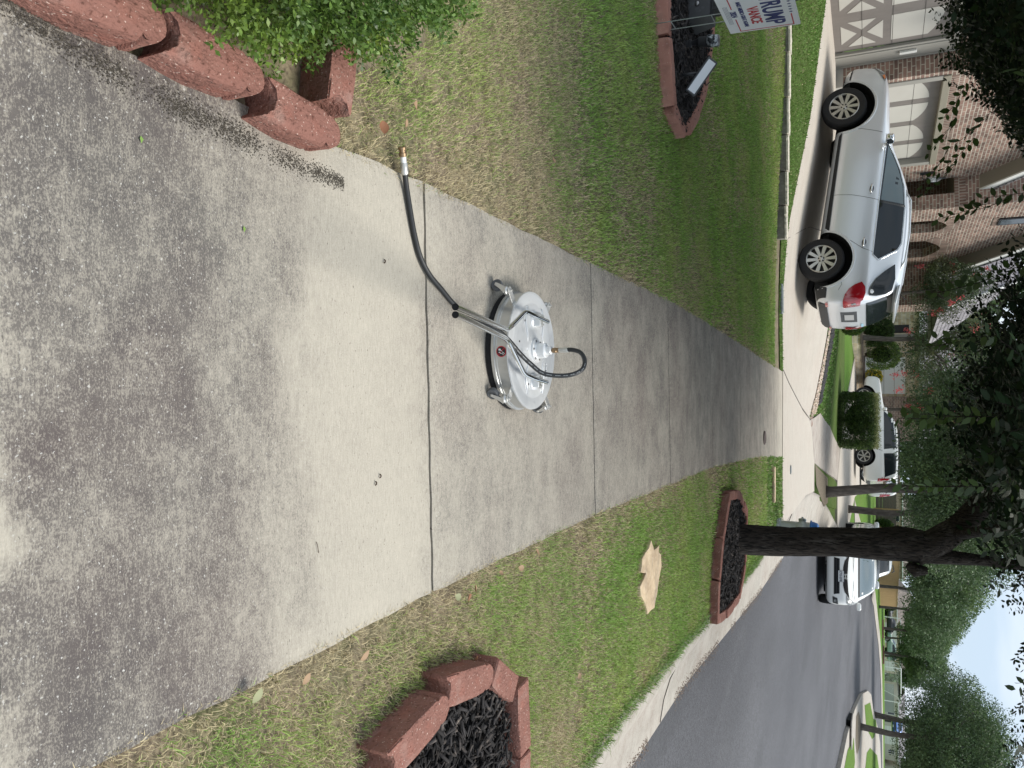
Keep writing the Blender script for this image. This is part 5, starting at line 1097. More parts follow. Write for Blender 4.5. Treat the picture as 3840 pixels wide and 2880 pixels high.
# ================= BACKGROUND TREES AND SHRUBS
def tree(name, label, x, y, crown_c, crown_r, n, ls, mleaf, trunk_r=.15, group=None, seed=0, flowers=None, cat='tree', forks=5, z0=None, mb=None, clump=26, hollow=.35, lean=0.):
    z = T(x, y) if z0 is None else z0; r = thing(name, label, cat, (x, y, z), group=group); rr = random.Random(seed); r2 = np.random.default_rng(seed+5)
    c = np.array([crown_c[0]-x, crown_c[1]-y, crown_c[2]-z]); R3 = np.array(crown_r)
    m = MB(); top = Vector((c[0]*.22, c[1]*.4, max(c[2]-R3[2]*.55, 1.0)))
    base = Vector((0, 0, -.1)); mid = base.lerp(top, .5)+Vector((rr.uniform(-.1, .1)+lean, rr.uniform(-.1, .1), 0))
    m.tube([base, Vector((0, 0, .15)), mid, top], [trunk_r*1.35, trunk_r*1.05, trunk_r*.88, trunk_r*.75], 12)
    for i in range(forks):
        a = i/forks*6.28+rr.uniform(-.4, .4); e = Vector(c)+Vector((math.cos(a)*R3[0]*.62, math.sin(a)*R3[1]*.62, R3[2]*rr.uniform(-.2, .6))); k = top.lerp(e, .5)+Vector((0, 0, .15*R3[2]))
        m.tube([top-Vector((0, 0, .1)), k, e], [trunk_r*.6, trunk_r*.38, trunk_r*.1], 8)
    m.build('trunk', mb or M_bark2, r, smooth=True)
    # crown: many small clumps of leaves around an uneven outline
    nc = clump; d = r2.normal(size=(nc, 3)); d /= np.linalg.norm(d, axis=1)[:, None]; rad = r2.uniform(hollow, 1, nc)**.6
    C = c+d*rad[:, None]*R3*.86; cr = (R3.mean()*r2.uniform(.20, .38, nc))
    w_ = cr**2; idx = r2.choice(nc, n, p=w_/w_.sum()); dd = r2.normal(size=(n, 3)); dd /= np.linalg.norm(dd, axis=1)[:, None]; k = r2.uniform(.35, 1.08, n)**.55
    P = C[idx]+dd*(cr[idx]*k)[:, None]*np.array([1.1, 1.1, .8]); P = P[P[:, 2] > .9]
    V, F = leaves(P, ls, .4, .45, .2, dd*.5); npmesh('crown', V, F, mleaf, r)
    if flowers:
        mt, nf = flowers; 
        for i in range(nf):
            j = r2.integers(nc); q = C[j]+(d[j]+r2.normal(0, .35, 3))*cr[j]*.95; q = c+(q-c)*1.06; k = 46
            e = r2.normal(size=(k, 3))*np.array([.10, .10, .13])*R3.mean()/3+q; V, F = leaves(e, ls*.75, .3, .9); npmesh('flower_cluster', V, F, mt, r)
    return r
M_bark2 = mat('grey brown bark', (.085, .072, .062), .95, layers=[(8, (2, 2, .5), (.15, .13, .11), .45, .65, .8)], bump=(20, (2, 2, .5), .9, .02))
M_live = mat('live oak foliage', (.085, .145, .055), .55, layers=[(.8, (1, 1, 1), (.18, .27, .10), .50, .64, .75), (2.5, (1, 1, 1), (.025, .05, .022), .42, .6, .7)], vary=.35, trans=.2)
M_elm = mat('mid green foliage', (.115, .185, .08), .55, layers=[(.35, (1, 1, 1), (.20, .29, .10), .48, .64, .8), (1.3, (1, 1, 1), (.045, .08, .035), .42, .6, .6)], vary=.35, trans=.25)
M_crepe = mat('crepe myrtle foliage', (.085, .125, .05), .55, layers=[(.8, (1, 1, 1), (.20, .20, .08), .5, .64, .8), (2.2, (1, 1, 1), (.025, .05, .028), .42, .6, .6)], vary=.35, trans=.2)
M_pink = mat('pink blossom', (.62, .13, .14), .7, vary=.3, trans=.2)
tree('crepe_myrtle', 'crepe myrtle with pink blossoms against the grey shingle roof, behind the silver crossover', -2.7, 24.8, (-2.55, 25.0, 3.45), (1.0, 1.1, 1.1), 18000, .055, M_crepe, .06, seed=2, flowers=(M_pink, 14), forks=6, clump=34)
tree('crepe_myrtle', 'large crepe myrtle with pink blossoms and bare twin trunks before the stone house', -2.3, 41.5, (-1.6, 41.5, 4.6), (3.2, 2.4, 2.1), 34000, .10, M_crepe, .13, seed=4, flowers=(M_pink, 26), forks=7, clump=46, lean=.1)
tree('crepe_myrtle', 'crepe myrtle with crimson blossoms right of the larger one, above the white vehicles', 1.4, 46, (1.2, 46, 4.4), (2.3, 2, 1.5), 15000, .11, M_crepe, .1, seed=9, flowers=(M_pink, 14), clump=30)
tree('live_oak', 'live oak with full crown over the parkway, nearer of two slim dark trunks', 3.17, 24.44, (2.3, 25.2, 4.35), (3.3, 3.2, 2.35), 95000, .08, M_live, .15, seed=21, forks=7, clump=90)
tree('live_oak', 'live oak farther along the parkway, thinner trunk beside the dark gate', 5.35, 35.9, (5.2, 36.2, 4.9), (3.2, 3.2, 2.6), 52000, .10, M_live, .15, seed=22, forks=6, clump=60)
for i, (x, y, cx, cz, rx, rz, n, lb) in enumerate([(12.6, 62, 12.6, 6.4, 3.9, 2.9, 26000, 'mid green oak crown above the tan fence, left one of the row behind the hatchback'), (16.6, 70, 17.0, 6.6, 4.0, 2.8, 22000, 'mid green oak above the tan fence, second in the row with a thin dark trunk'), (23.0, 88, 23.2, 7.6, 4.4, 3.2, 20000, 'round oak at the right end of the tan fence'), (9, 60, 8.6, 6.6, 4.0, 3.2, 18000, 'oak behind the dark gate, left of the big trunk')]):
    tree('street_tree', lb, x, y, (cx, y, cz), (rx, 3.5, rz), n, .19, M_elm, .14, 'oaks along the far side of the street', 30+i, clump=60)
tree('street_tree', 'round green tree in the far row, standing before the dark pickup', 29.7, 103.9, (29.6, 104, 7.7), (4.3, 4, 2.7), 20000, .25, M_elm, .17, 'oaks along the far side of the street', 41, clump=50)
tree('street_tree', 'round green tree in the far row, standing before the pale green off-roader', 33.6, 107, (34.3, 107, 7.5), (4.2, 4, 2.6), 20000, .25, M_elm, .17, 'oaks along the far side of the street', 42, clump=50)
tree('street_tree', 'low bushy tree behind the goal net', 44.5, 140, (44.8, 140, 7.2), (4.5, 4, 2.2), 9000, .3, M_live, .18, 'oaks along the far side of the street', 43, clump=36)
tree('street_tree', 'broad distant tree left of the goal', 41, 138, (40, 138, 7.6), (4.5, 4, 2.6), 9000, .3, M_elm, .18, 'oaks along the far side of the street', 45, clump=36)
tree('corner_tree', 'nearer dark tree with forked trunk on the opposite corner beside the storm drain', 18.98, 46.77, (20.0, 48, 5.5), (4.0, 3.8, 2.9), 90000, .11, M_live, .17, 'trees on the opposite corner', 51, forks=8, clump=110, lean=.15)
tree('corner_tree', 'second dark tree on the opposite corner, on the grass triangle', 29.3, 75.3, (29.2, 75, 8.0), (5.0, 4.5, 3.6), 36000, .17, M_live, .24, 'trees on the opposite corner', 52, forks=7, clump=80)
tree('corner_tree', 'green tree at the lower right edge behind the corner', 34, 72, (34.5, 72, 6.6), (5.2, 4.5, 3.6), 30000, .17, M_elm, .2, 'trees on the opposite corner', 53, clump=70)
tree('corner_tree', 'slim distant tree right of the blue truck', 62, 128, (62, 128, 8), (4.5, 4, 2.6), 9000, .25, M_elm, .16, 'trees on the opposite corner', 54, clump=30)
# far-off wood beyond the houses
n = 60000; r3 = np.random.default_rng(77); x = r3.uniform(-110, 130, n); y = 190+r3.uniform(-8, 8, n)
top = 7.5+3*np.sin(x*.09)+1.6*np.sin(x*.31+1)+.8*np.sin(x*.83); top = np.where(x < 25, top+4, np.where(x > 78, top+2, top-2)); z = 3.4+r3.uniform(0, 1, n)**.7*(top-1)+r3.normal(0, .4, n)
V, F = leaves(np.column_stack([x, y, z]), .75, .4, .6); tag(npmesh('distant_wood', V, F, M_elm), 'far line of trees beyond the houses', 'wood', kind='stuff')
n = 36000; x = r3.uniform(-24, 6, n); y = 58+r3.uniform(-2, 2, n); z = 1.3+r3.uniform(0, 1, n)**.7*(8.6+1.4*np.sin(x*.6)+.8*np.sin(x*1.7))
V, F = leaves(np.column_stack([x, y, z]), .32, .4, .6); tag(npmesh('tree_line', V, F, M_live), 'dark mass of back garden trees above the stone house', 'trees', kind='stuff')
# hedges and shrubs
M_hedge = mat('clipped hedge leaf', (.07, .13, .03), .5, layers=[(3, (1, 1, 1), (.11, .15, .035), .52, .66, .8), (7, (1, 1, 1), (.022, .045, .012), .42, .6, .8)], vary=.4, trans=.2)
M_hedt = mat('hedge new growth', (.20, .22, .09), .6, vary=.35, trans=.25)
cube = bush('cube_hedge', 'big square clipped hedge with brownish new growth on top, before the white SUV', 'hedge', (1.30, 30.4, T(1.3, 30.4)-.02), (.98, 1.0, .64), 42000, .055, M_hedge, 7., seed=8, lump=.04)
n = 5200; P = np.column_stack([rng.uniform(-.98, .98, n), rng.uniform(-.98, .98, n), rng.normal(1.22, .06, n)]); V, F = leaves(P, .05, .4, .4, 0, np.array([0, 0, .8])+np.zeros((n, 3))); npmesh('new_growth', V, F, M_hedt, cube)
bush('round_bush', 'round clipped green bush behind the rear of the silver crossover', 'bush', (-1.95, 24.6, T(-1.95, 24.6)), (.52, .5, .40), 14000, .04, M_box, 2.2, seed=10, lump=.02)
for i, (x, y, hx, hz, lb, mt) in enumerate([(-3.9, 42.5, 1.5, .75, 'dark rounded hedge before the stone house, left of the twin trunks', M_hedge), (-1.5, 43.5, .75, .85, 'bright yellow green clipped shrub before the pale garage door', M_box), (-2.6, 42.8, .7, .7, 'dark clipped shrub between the dark hedge and the yellow green one', M_hedge), (12.2, 71, .9, .75, 'low green hedge just left of the big trunk, far off', M_hedge), (27.8, 110, 1.2, .8, 'dark hedge at the end of the tan fence', M_hedge)]):
    bush('shrub', lb, 'shrub', (x, y, T(x, y)+(.35 if i < 3 else 0)), (hx, .6, hz), 8000, .07+.08*(i > 2), mt, 2.6, seed=60+i, lump=.06)
yf = bush('flower_shrub', 'yellow flowering shrub beside the bonnet of the silver pickup', 'shrub', (-.35, 45.0, T(-.3, 45)+.3), (.45, .4, .42), 3000, .06, M_box, 2.3, seed=70)
n = 900; d = rng.normal(size=(n, 3)); d /= np.linalg.norm(d, axis=1)[:, None]; V, F = leaves(d*np.array([.46, .42, .42])+np.array([0, 0, .42]), .07, .3, .9); npmesh('blossom', V, F, mat('yellow blossom', (.60, .46, .03), .7), yf)
# bed of gravel, bark and a pale rock beside the driveway
def pebbles(name, poly, n, s0, s1, mt, label, kind='stuff', off=0.):
    A = np.array(poly); lo, hi = A.min(0), A.max(0); P = rng.uniform(lo, hi, (n*4, 2)); P = P[inpoly(P, poly)][:n]; k = len(P); z = np.array([T(a, b) for a, b in P])+off
    s = rng.uniform(s0, s1, k); base = np.array([(1, 0, 0), (-1, 0, 0), (0, 1, 0), (0, -1, 0), (0, 0, .8), (0, 0, -.5)])
    V = np.column_stack([P, z+s*.3])[:, None]+base[None]*s[:, None, None]*rng.uniform(.6, 1.2, (k, 6, 1)); F = np.array([(0, 2, 4), (2, 1, 4), (1, 3, 4), (3, 0, 4), (2, 0, 5), (1, 2, 5), (3, 1, 5), (0, 3, 5)])
    F = ((np.arange(k)*6)[:, None, None]+F[None]).reshape(-1, 3); tag(npmesh(name, V.reshape(-1, 3), F, mt), label, 'stones', kind='stuff')
M_peb = mat('river gravel', (.34, .26, .20), .8, vary=.55, layers=[(20, (1, 1, 1), (.50, .44, .38), .5, .6, .8)])
pebbles('gravel', [(.72, 17.3), (.62, 18.3), (-.1, 18.75), (-1.2, 19.2), (-1.5, 18.5), (-.45, 18.1), (.3, 17.75)], 3600, .016, .04, M_peb, 'speckled river gravel border along the far driveway edge')
pebbles('bark_pile', [(.42, 18.45), (.45, 19.0), (-.2, 19.5), (-1.6, 20.2), (-1.9, 19.4), (-1.2, 19.0), (-.1, 18.7)], 1800, .03, .085, mat('black rubble', (.025, .025, .027), .8, vary=.5), 'black bark and liner heaped behind the gravel border')
m = MB(); m.ico((0, 0, .1), .2, 2, .1, (1.2, .8, .7)); o = m.build('pale_rock', mat('pale rock', (.50, .48, .45), .9, bump=(8, (1, 1, 1), 1, .05)), smooth=40); o.location = (-1.75, 20.1, T(-1.75, 20.1)); tag(o, 'pale rock at the end of the black bark heap, in front of the round bush', 'rock')
m = MB(); m.prism([(-.25, -.2), (.3, -.1), (.25, .3), (-.2, .25)], -.03, .05); o = m.build('brown_paver', mat('brown paver', (.22, .13, .10), .9), bevel=.01); o.location = (.62, 17.85, 0.02); tag(o, 'flat brown paver at the walk end of the gravel border', 'paver')
m = MB(); m.box(-.55, .55, -.35, .35, -.02, .12); o = m.build('white_stone_slab', mat('white slab', (.55, .54, .50), .9, layers=[(5, (1, 1, 1), (.40, .39, .36), .45, .6, .8)]), bevel=.03); o.location = (-7.0, 12.2, T(-7, 12.2)); tag(o, 'white stone slab by the garage at the upper left picture edge', 'slab')
# storm drain, goal, poles and so on
sdn = thing('storm_drain', 'black storm drain opening under a grey slab in the opposite kerb', 'storm drain', (15.42, 38.4, T(15.5, 38.4)), R(256))
m = MB(); m.box(-1.5, 1.5, -.2, .95, .0, .06); m.build('slab', M_gut, sdn, bevel=.02); m = MB(); m.box(-1.2, 1.2, -.205, .25, -.16, -.001); m.build('opening', mat('drain black', (.006, .006, .006), 1), sdn)
M_wp = mat('white pipe', (.75, .76, .76), .4); gl = thing('soccer_goal', 'white framed soccer goal with sagging net on the far lawn', 'goal', (38.9, 117.7, T(38.9, 117.7)), math.atan2(2.4, 6.0))
m = MB(); m.tube([(0, 0, 0), (.0, 0, 2.0)], .055, 8); m.tube([(5.9, 0, 0), (5.9, 0, 2.05)], .055, 8); m.tube([(0, 0, 2.0), (5.9, 0, 2.05)], .06, 8); m.tube([(0, 0, 2.0), (.1, 1.0, 1.7), (.2, 1.9, 0)], .03, 6); m.tube([(5.9, 0, 2.05), (5.9, 1.0, 1.7), (5.8, 1.9, 0)], .03, 6); m.tube([(.05, 0, 1.45), (.5, .02, 2.0)], .03, 6); m.tube([(5.85, 0, 1.6), (6.3, .1, 2.0)], .03, 6); m.build('frame', M_wp, gl)
m = MB()
for i in range(31):
    x = i*5.9/30; sg_ = .25*math.sin(math.pi*i/30); m.tube([(x, .02, 2.0-sg_), (x, .9, 1.55-sg_), (x, 1.6, .7), (x, 1.9, .02)], .009, 3, cap=False)
for k in range(12):
    t = k/11; p = Vector((0, .02, 2)).lerp(Vector((0, 1.9, .02)), t); m.tube([(x_, p.y, p.z-.25*math.sin(math.pi*x_/5.9)*(1-t)) for x_ in np.linspace(0, 5.9, 12)], .009, 3, cap=False)
m.build('net', mat('pale net', (.5, .52, .52), .8), gl)
m = MB(); m.lathe([(.06, -.5), (.055, 1.9)], 8); o = m.build('white_pole', M_wp, smooth=35); o.location = (31.0, 113.9, T(31, 113.9)); o.rotation_euler = (0, R(1), 0); tag(o, 'thin white pole standing on the far lawn before the dark truck', 'pole')
m = MB(); m.lathe([(.03, -.3), (.03, .7)], 8); m.box(-.02, .5, -.01, .01, .62, .68); o = m.build('green_stake', mat('green stake', (.05, .20, .12), .6)); o.location = (34.5, 110, T(34.5, 110)); tag(o, 'small green stake post on the far lawn beyond the second round tree', 'stake')
for (x, y, lb) in ((29.6, 103.2, 'left'), (33.7, 106.3, 'right')):
    m = MB(); m.lathe([(1.1, -.1), (1.1, .14), (.9, .14), (.9, .08)], 18); o = m.build('tree_ring', M_red); o.location = (x, y, T(x, y)); tag(o, 'low dark red ring round the foot of the %s of two far round trees' % lb, 'tree ring')
m = MB(); m.box(-.5, .5, -.4, .4, -.3, .95); m.box(-.53, .53, -.43, .43, .95, 1.0); o = m.build('utility_box', mat('beige metal', (.42, .42, .33), .6), bevel=.04); o.location = (51.8, 111, T(51.8, 111)); tag(o, 'beige utility cabinet at the far right beyond the corner lawn', 'cabinet')
# ================= VEHICLES
def paint(name, col, met=.4, rough=.3): return mat(name, col, rough, metal=met, spec=.5, coat=.8)
M_cg = mat('car glass', (.012, .016, .019), .05, spec=.45); M_cgl = mat('clear car glass', (.07, .10, .105), .05, spec=.9, coat=.4)
M_tyre = mat('tyre rubber', (.018, .018, .019), .8, bump=(60, (1, 1, 1), .3, .004)); M_rim = mat('alloy rim', (.50, .49, .45), .3, metal=.75); M_rimd = mat('dark rim', (.03, .03, .03), .5)
M_clad = mat('dark cladding', (.030, .032, .034), .6); M_red_l = mat('red lamp', (.30, .006, .012), .12, spec=.7, coat=1.); M_lamp = mat('headlamp lens', (.15, .155, .155), .2, spec=.5, metal=.2, coat=.2, layers=[(25, (1, 1, 1), (.40, .41, .40), .5, .6, .8)]); M_amb = mat('amber lens', (.62, .18, .04), .2, coat=.6)
M_pl = mat('licence plate', (.60, .62, .62), .5); M_ink = mat('plate ink', (.03, .04, .07), .6); M_well = mat('wheel well', (.008, .008, .008), 1); M_seam = mat('panel seam', (.05, .055, .06), .8); M_chrome = mat('chrome trim', (.75, .76, .76), .12, metal=1.)
def grid_poly(poly, step):
    bm = bmesh.new(); bm.faces.new([bm.verts.new((a, b, 0)) for a, b in poly]); xs = [p[0] for p in poly]; zs = [p[1] for p in poly]
    x = math.floor(min(xs)/step)*step+step
    while x < max(xs): bmesh.ops.bisect_plane(bm, geom=bm.verts[:]+bm.edges[:]+bm.faces[:], plane_co=(x, 0, 0), plane_no=(1, 0, 0)); x += step
    z = math.floor(min(zs)/step)*step+step
    while z < max(zs): bmesh.ops.bisect_plane(bm, geom=bm.verts[:]+bm.edges[:]+bm.faces[:], plane_co=(0, z, 0), plane_no=(0, 1, 0)); z += step
    bmesh.ops.triangulate(bm, faces=bm.faces[:]); bm.verts.index_update()
    v = [(q.co.x, q.co.y) for q in bm.verts]; f = [tuple(w_.index for w_ in t.verts) for t in bm.faces]; bm.free(); return v, f
class Car:
    def __init__(s, name, label, loc, rot, st, pm, group=None, cat='car', crease=False):
        s.root = thing(name, label, cat, loc, rot, group); s.pm = pm
        prof = []
        for (x, zb, zs, zt, w_, wr) in st:
            h = zs-zb; prof.append([(x, 0, zb), (x, .8*w_, zb), (x, .985*w_, zb+.10*min(1, h*2)), (x, w_, zb+.40*h), (x, w_*.998, zb+.72*h), (x, .965*w_, zs-.02), (x, .93*w_, zs+.015), (x, wr+(.93*w_-wr)*.5, zs+(zt-zs)*.46), (x, wr+.02, zs+(zt-zs)*.84), (x, wr*.86, zt-.02*min(1, (zt-zs)*3)), (x, 0, zt+.012)])
        nP = len(prof[0]); m = MB()
        for sgn in (1, -1):
            o = len(m.v); m.v += [(x, y*sgn, z) for r_ in prof for x, y, z in r_]
            for j in range(len(prof)-1):
                for i in range(nP-1):
                    q = (o+j*nP+i, o+j*nP+i+1, o+(j+1)*nP+i+1, o+(j+1)*nP+i); m.f.append(q if sgn < 0 else q[::-1]); m.m.append(0)
        for j, fl in ((0, 1), (len(prof)-1, -1)):
            o2 = nP*len(prof); cap = [j*nP+i for i in range(nP)]+[o2+j*nP+i for i in range(nP-2, 0, -1)]; m.f.append(tuple(cap if fl < 0 else cap[::-1])); m.m.append(0)
        me = bpy.data.meshes.new('body'); me.from_pydata(m.v, [], m.f); bm = bmesh.new(); bm.from_mesh(me); bmesh.ops.remove_doubles(bm, verts=bm.verts, dist=.0005); bmesh.ops.recalc_face_normals(bm, faces=bm.faces); bm.to_mesh(me); bm.free()
        o = bpy.data.objects.new('body', me); COL.objects.link(o); md = o.modifiers.new('s', 'SUBSURF'); md.levels = md.render_levels = 2
        s.o = o
    def wells(s, wheels, r, depth=.30, halfw=.95):
        """cut round openings for the wheels, then freeze the body"""
        cm = MB()
        for (x, z) in wheels:
            for sg in (1, -1): cm.lathe([(r, -depth/2), (r, depth/2)], 40, Matrix.Translation((x, sg*(halfw-depth/2+.06), z)) @ Matrix.Rotation(R(90), 4, 'X'))
        c = cm.build('cutter', M_well, fixn=True); b = s.o.modifiers.new('b', 'BOOLEAN'); b.operation = 'DIFFERENCE'; b.solver = 'EXACT'; b.object = c
        dg = bpy.context.evaluated_depsgraph_get(); me = bpy.data.meshes.new_from_object(s.o.evaluated_get(dg)); me.materials.clear()
        me.materials.append(s.pm); me.materials.append(M_well)
        for p in me.polygons:
            ct = p.center; p.use_smooth = True; p.material_index = 0
            for (x, z) in wheels:
                if math.hypot(ct.x-x, ct.z-z) < r+.003 and abs(ct.y) > halfw-depth-.03 and (abs(p.normal.y) < .35 or abs(ct.y) < halfw-depth+.1): p.material_index = 1
        me.set_sharp_from_angle(angle=R(50))
        bpy.data.objects.remove(s.o); bpy.data.objects.remove(c)
        s.o = bpy.data.objects.new('body', me); COL.objects.link(s.o); s.o.parent = s.root
        bm = bmesh.new(); bm.from_mesh(me); s.bvh = BVHTree.FromBMesh(bm); bm.free(); return s
    def panel(s, name, poly, view, mt, off=.006, step=.08, parent=None, smooth=True):
        """lay a panel given in side (x,z) or end (y,z) view onto the body surface. view: 'L','R','F','B','T'"""
        v, f = grid_poly(poly, step); out = []; ok = []
        for a, b in v:
            if view in 'LR': sg = 1 if view == 'L' else -1; o = Vector((a, 3*sg, b)); d = Vector((0, -sg, 0))
            elif view == 'T': o = Vector((a, b, 4)); d = Vector((0, 0, -1))
            else: sg = 1 if view == 'F' else -1; o = Vector((5*sg, a, b)); d = Vector((-sg, 0, 0))
            h = s.bvh.ray_cast(o, d)
            if h[0] is None: out.append(None); continue
            n = h[1]; n = n if n.dot(d) < 0 else -n; out.append(h[0]+(n*.6-d*.4)*off)
        idx = {}; vv = []
        for i, p in enumerate(out):
            if p is not None: idx[i] = len(vv); vv.append(tuple(p))
        ff = [tuple(idx[i] for i in t) for t in f if all(i in idx for i in t)]
        if not ff: return None
        m = MB(); m.add(vv, ff); return m.build(name, mt, parent or s.root, smooth=smooth, fixn=False)
    def both(s, name, poly, mt, **k): s.panel(name, poly, 'L', mt, **k); s.panel(name, poly, 'R', mt, **k)
    def strip(s, name, pts, view, mt, wd=.008, off=.003, parent=None):
        m = MB(); P = []
        for a, b in zip(pts, pts[1:]):
            n = max(2, int(math.hypot(b[0]-a[0], b[1]-a[1])/.06)); P += [lerp(a, b, i/n) for i in range(n)]
        P.append(pts[-1]); out = []
        for a, b in P:
            if view in 'LR': sg = 1 if view == 'L' else -1; o = Vector((a, 3*sg, b)); d = Vector((0, -sg, 0))
            else: sg = 1 if view == 'F' else -1; o = Vector((5*sg, a, b)); d = Vector((-sg, 0, 0))
            h = s.bvh.ray_cast(o, d)
            if h[0] is not None: out.append(h[0]-d*off*.3)
        if len(out) > 1: m.tube(out, wd/2, 6); return m.build(name, mt, parent or s.root, smooth=True)
def rim_mesh(mm, r, n, y, wd=.07, style='split', inv=1):
    M = Matrix.Rotation(R(-90), 4, 'X')
    mm.lathe([(r*.93, y-.05), (r, y-.045), (r, y+.0), (r*.97, y+.006), (r*.925, y), (r*.90, y-.03)], 48, M, cap=False)
    mm.lathe([(r*.23, y-.035), (r*.23, y-.012), (r*.15, y-.006), (.0, y-.004)], 24, M, cap=False)
    for k in range(n):
        a = k/n*6.283; c = Matrix.Rotation(a, 4, 'Y'); w0, w1 = r*(.085 if style == 'split' else .07), r*(.125 if style == 'split' else .09)
        v = [(-w0, y-.014, r*.2), (w0, y-.014, r*.2), (w1, y-.002, r*.93), (-w1, y-.002, r*.93), (-w0, y-.05, r*.2), (w0, y-.05, r*.2), (w1, y-.04, r*.93), (-w1, y-.04, r*.93)]
        mm.add(v, [(0, 1, 2, 3), (4, 5, 1, 0), (3, 2, 6, 7), (0, 3, 7, 4), (1, 5, 6, 2)], c)
def wheel(car, x, z, yc, r, rimr, n, side, wd=.22, steer=0.):
    w_ = bpy.data.objects.new('wheel', None); COL.objects.link(w_); w_.parent = car.root; w_.location = (x, yc*side, z); w_.rotation_euler = (0, random.uniform(0, 1), steer+(0 if side > 0 else math.pi)); w_.empty_display_size = .2
    w_.rotation_mode = 'ZYX' if False else 'XYZ'
    M = Matrix.Rotation(R(-90), 4, 'X'); m = MB(); h = wd/2
    m.lathe([(rimr*1.0, -h+.01), (rimr*1.15, -h), (r*.93, -h+.004), (r*.985, -h+.025), (r, -h+.06), (r, h-.06), (r*.985, h-.025), (r*.93, h-.004), (rimr*1.15, h), (rimr*1.0, h-.012)], 56, M, cap=False)
    for k in (-.05, 0, .05): m.lathe([(r+.001, k-.004), (r-.004, k), (r+.001, k+.004)], 56, M, cap=False)
    m.build('tyre', M_tyre, w_, smooth=35)
    m = MB(); m.lathe([(rimr*.99, h-.03), (rimr*.94, h-.09), (.0, h-.10)], 40, M, cap=False); m.build('dark_backing', M_rimd, w_)  # plain dark disc closing the rim, stands in for shade behind the spokes
    m = MB(); rim_mesh(m, rimr, n, h-.012); rm = m.build('rim', M_rim, w_, smooth=30)
    for k in range(5):
        a = k/5*6.283+.3; m = MB(); m.lathe([(.015, h-.03), (.013, h-.012), (.009, h-.010)], 8, Matrix.Translation((rimr*.17*math.sin(a), 0, rimr*.17*math.cos(a))) @ M); m.build('lug_nut', M_rimd, rm)
    return w_
def mirror_part(car, x, y, z, side, mt, sc_=1., rear=False):
    m = MB(); m.ico((0, 0, 0), 1, 3, 0); pw_ = lambda t: math.copysign(abs(t)**.55, t); m.v = [(pw_(a)*.055*sc_, pw_(b)*.115*sc_, pw_(c)*.068*sc_) for a, b, c in m.v]; m.box(-.03, .02, -.18*sc_*side if side > 0 else 0, 0 if side > 0 else .18*sc_, -.05, -.02)
    o = m.build('side_mirror', mt, car.root, smooth=True); o.location = (x, (y+.10)*side, z); g = MB(); g.lathe([(.06*sc_, 0), (.058*sc_, .004)], 20, Matrix.Translation((-.054*sc_, 0, 0)) @ Matrix.Rotation(R(-90), 4, 'Y') @ Matrix.Scale(1.25, 4, (0, 1, 0))); g.build('mirror_glass', M_cg, o)

# ---- the silver crossover on the driveway
M_silv = mat('silver paint lacquer', (.68, .71, .74), .30, metal=.38, spec=.5, coat=.7)
SUVST = [(2.28, .50, .68, .72, .52, .44), (2.25, .36, .78, .82, .70, .54), (2.18, .28, .86, .90, .80, .62), (2.03, .25, .95, .985, .88, .69), (1.80, .25, 1.0, 1.045, .925, .74), (1.4, .25, 1.035, 1.095, .945, .77), (1.02, .25, 1.06, 1.14, .95, .78), (.86, .25, 1.07, 1.18, .95, .76), (.45, .25, 1.08, 1.39, .95, .71), (.10, .25, 1.09, 1.545, .95, .68), (-.25, .25, 1.10, 1.625, .95, .67), (-.8, .25, 1.11, 1.66, .95, .665), (-1.3, .25, 1.12, 1.65, .945, .66), (-1.60, .26, 1.13, 1.625, .935, .65), (-1.79, .28, 1.13, 1.585, .92, .64), (-1.87, .30, 1.12, 1.53, .905, .64), (-2.0, .33, 1.11, 1.30, .88, .66), (-2.08, .36, 1.02, 1.09, .85, .68), (-2.115, .42, .84, .88, .82, .66), (-2.13, .50, .66, .68, .76, .6)]
suv = Car('crossover', 'silver crossover parked nose to the garage on the driveway, red tail lamps, alloy wheels', (-3.33, 15.22, T(-2.135, 15.05)-.02+.195), (0, R(-7.0), R(168)), SUVST, M_silv)
WR = .365; suv.wells([(1.40, WR+.01), (-1.400, WR+.01)], WR+.115, .34, .95)
for x in (1.40, -1.40):
    for s_ in (1, -1): wheel(suv, x, WR, .83, WR, .245, 10, s_, .23)
suv.both('side_window', [(0.760, 1.125), (0.550, 1.245), (0.300, 1.368), (0.020, 1.462), (-0.340, 1.515), (-0.980, 1.536), (-1.100, 1.495), (-1.320, 1.237), (-1.260, 1.155), (-0.400, 1.138)], M_cg, step=.10)
suv.both('front_side_glass', [(0.700, 1.146), (0.530, 1.241), (0.290, 1.355), (0.020, 1.446), (-0.300, 1.495), (-0.300, 1.151)], M_cgl, step=.10, off=.007)
suv.both('quarter_window', [(-1.36, 1.49), (-1.50, 1.36), (-1.66, 1.24), (-1.82, 1.175), (-1.95, 1.165), (-1.93, 1.27), (-1.87, 1.41), (-1.80, 1.49), (-1.60, 1.52)], M_cg, step=.03, off=.022)
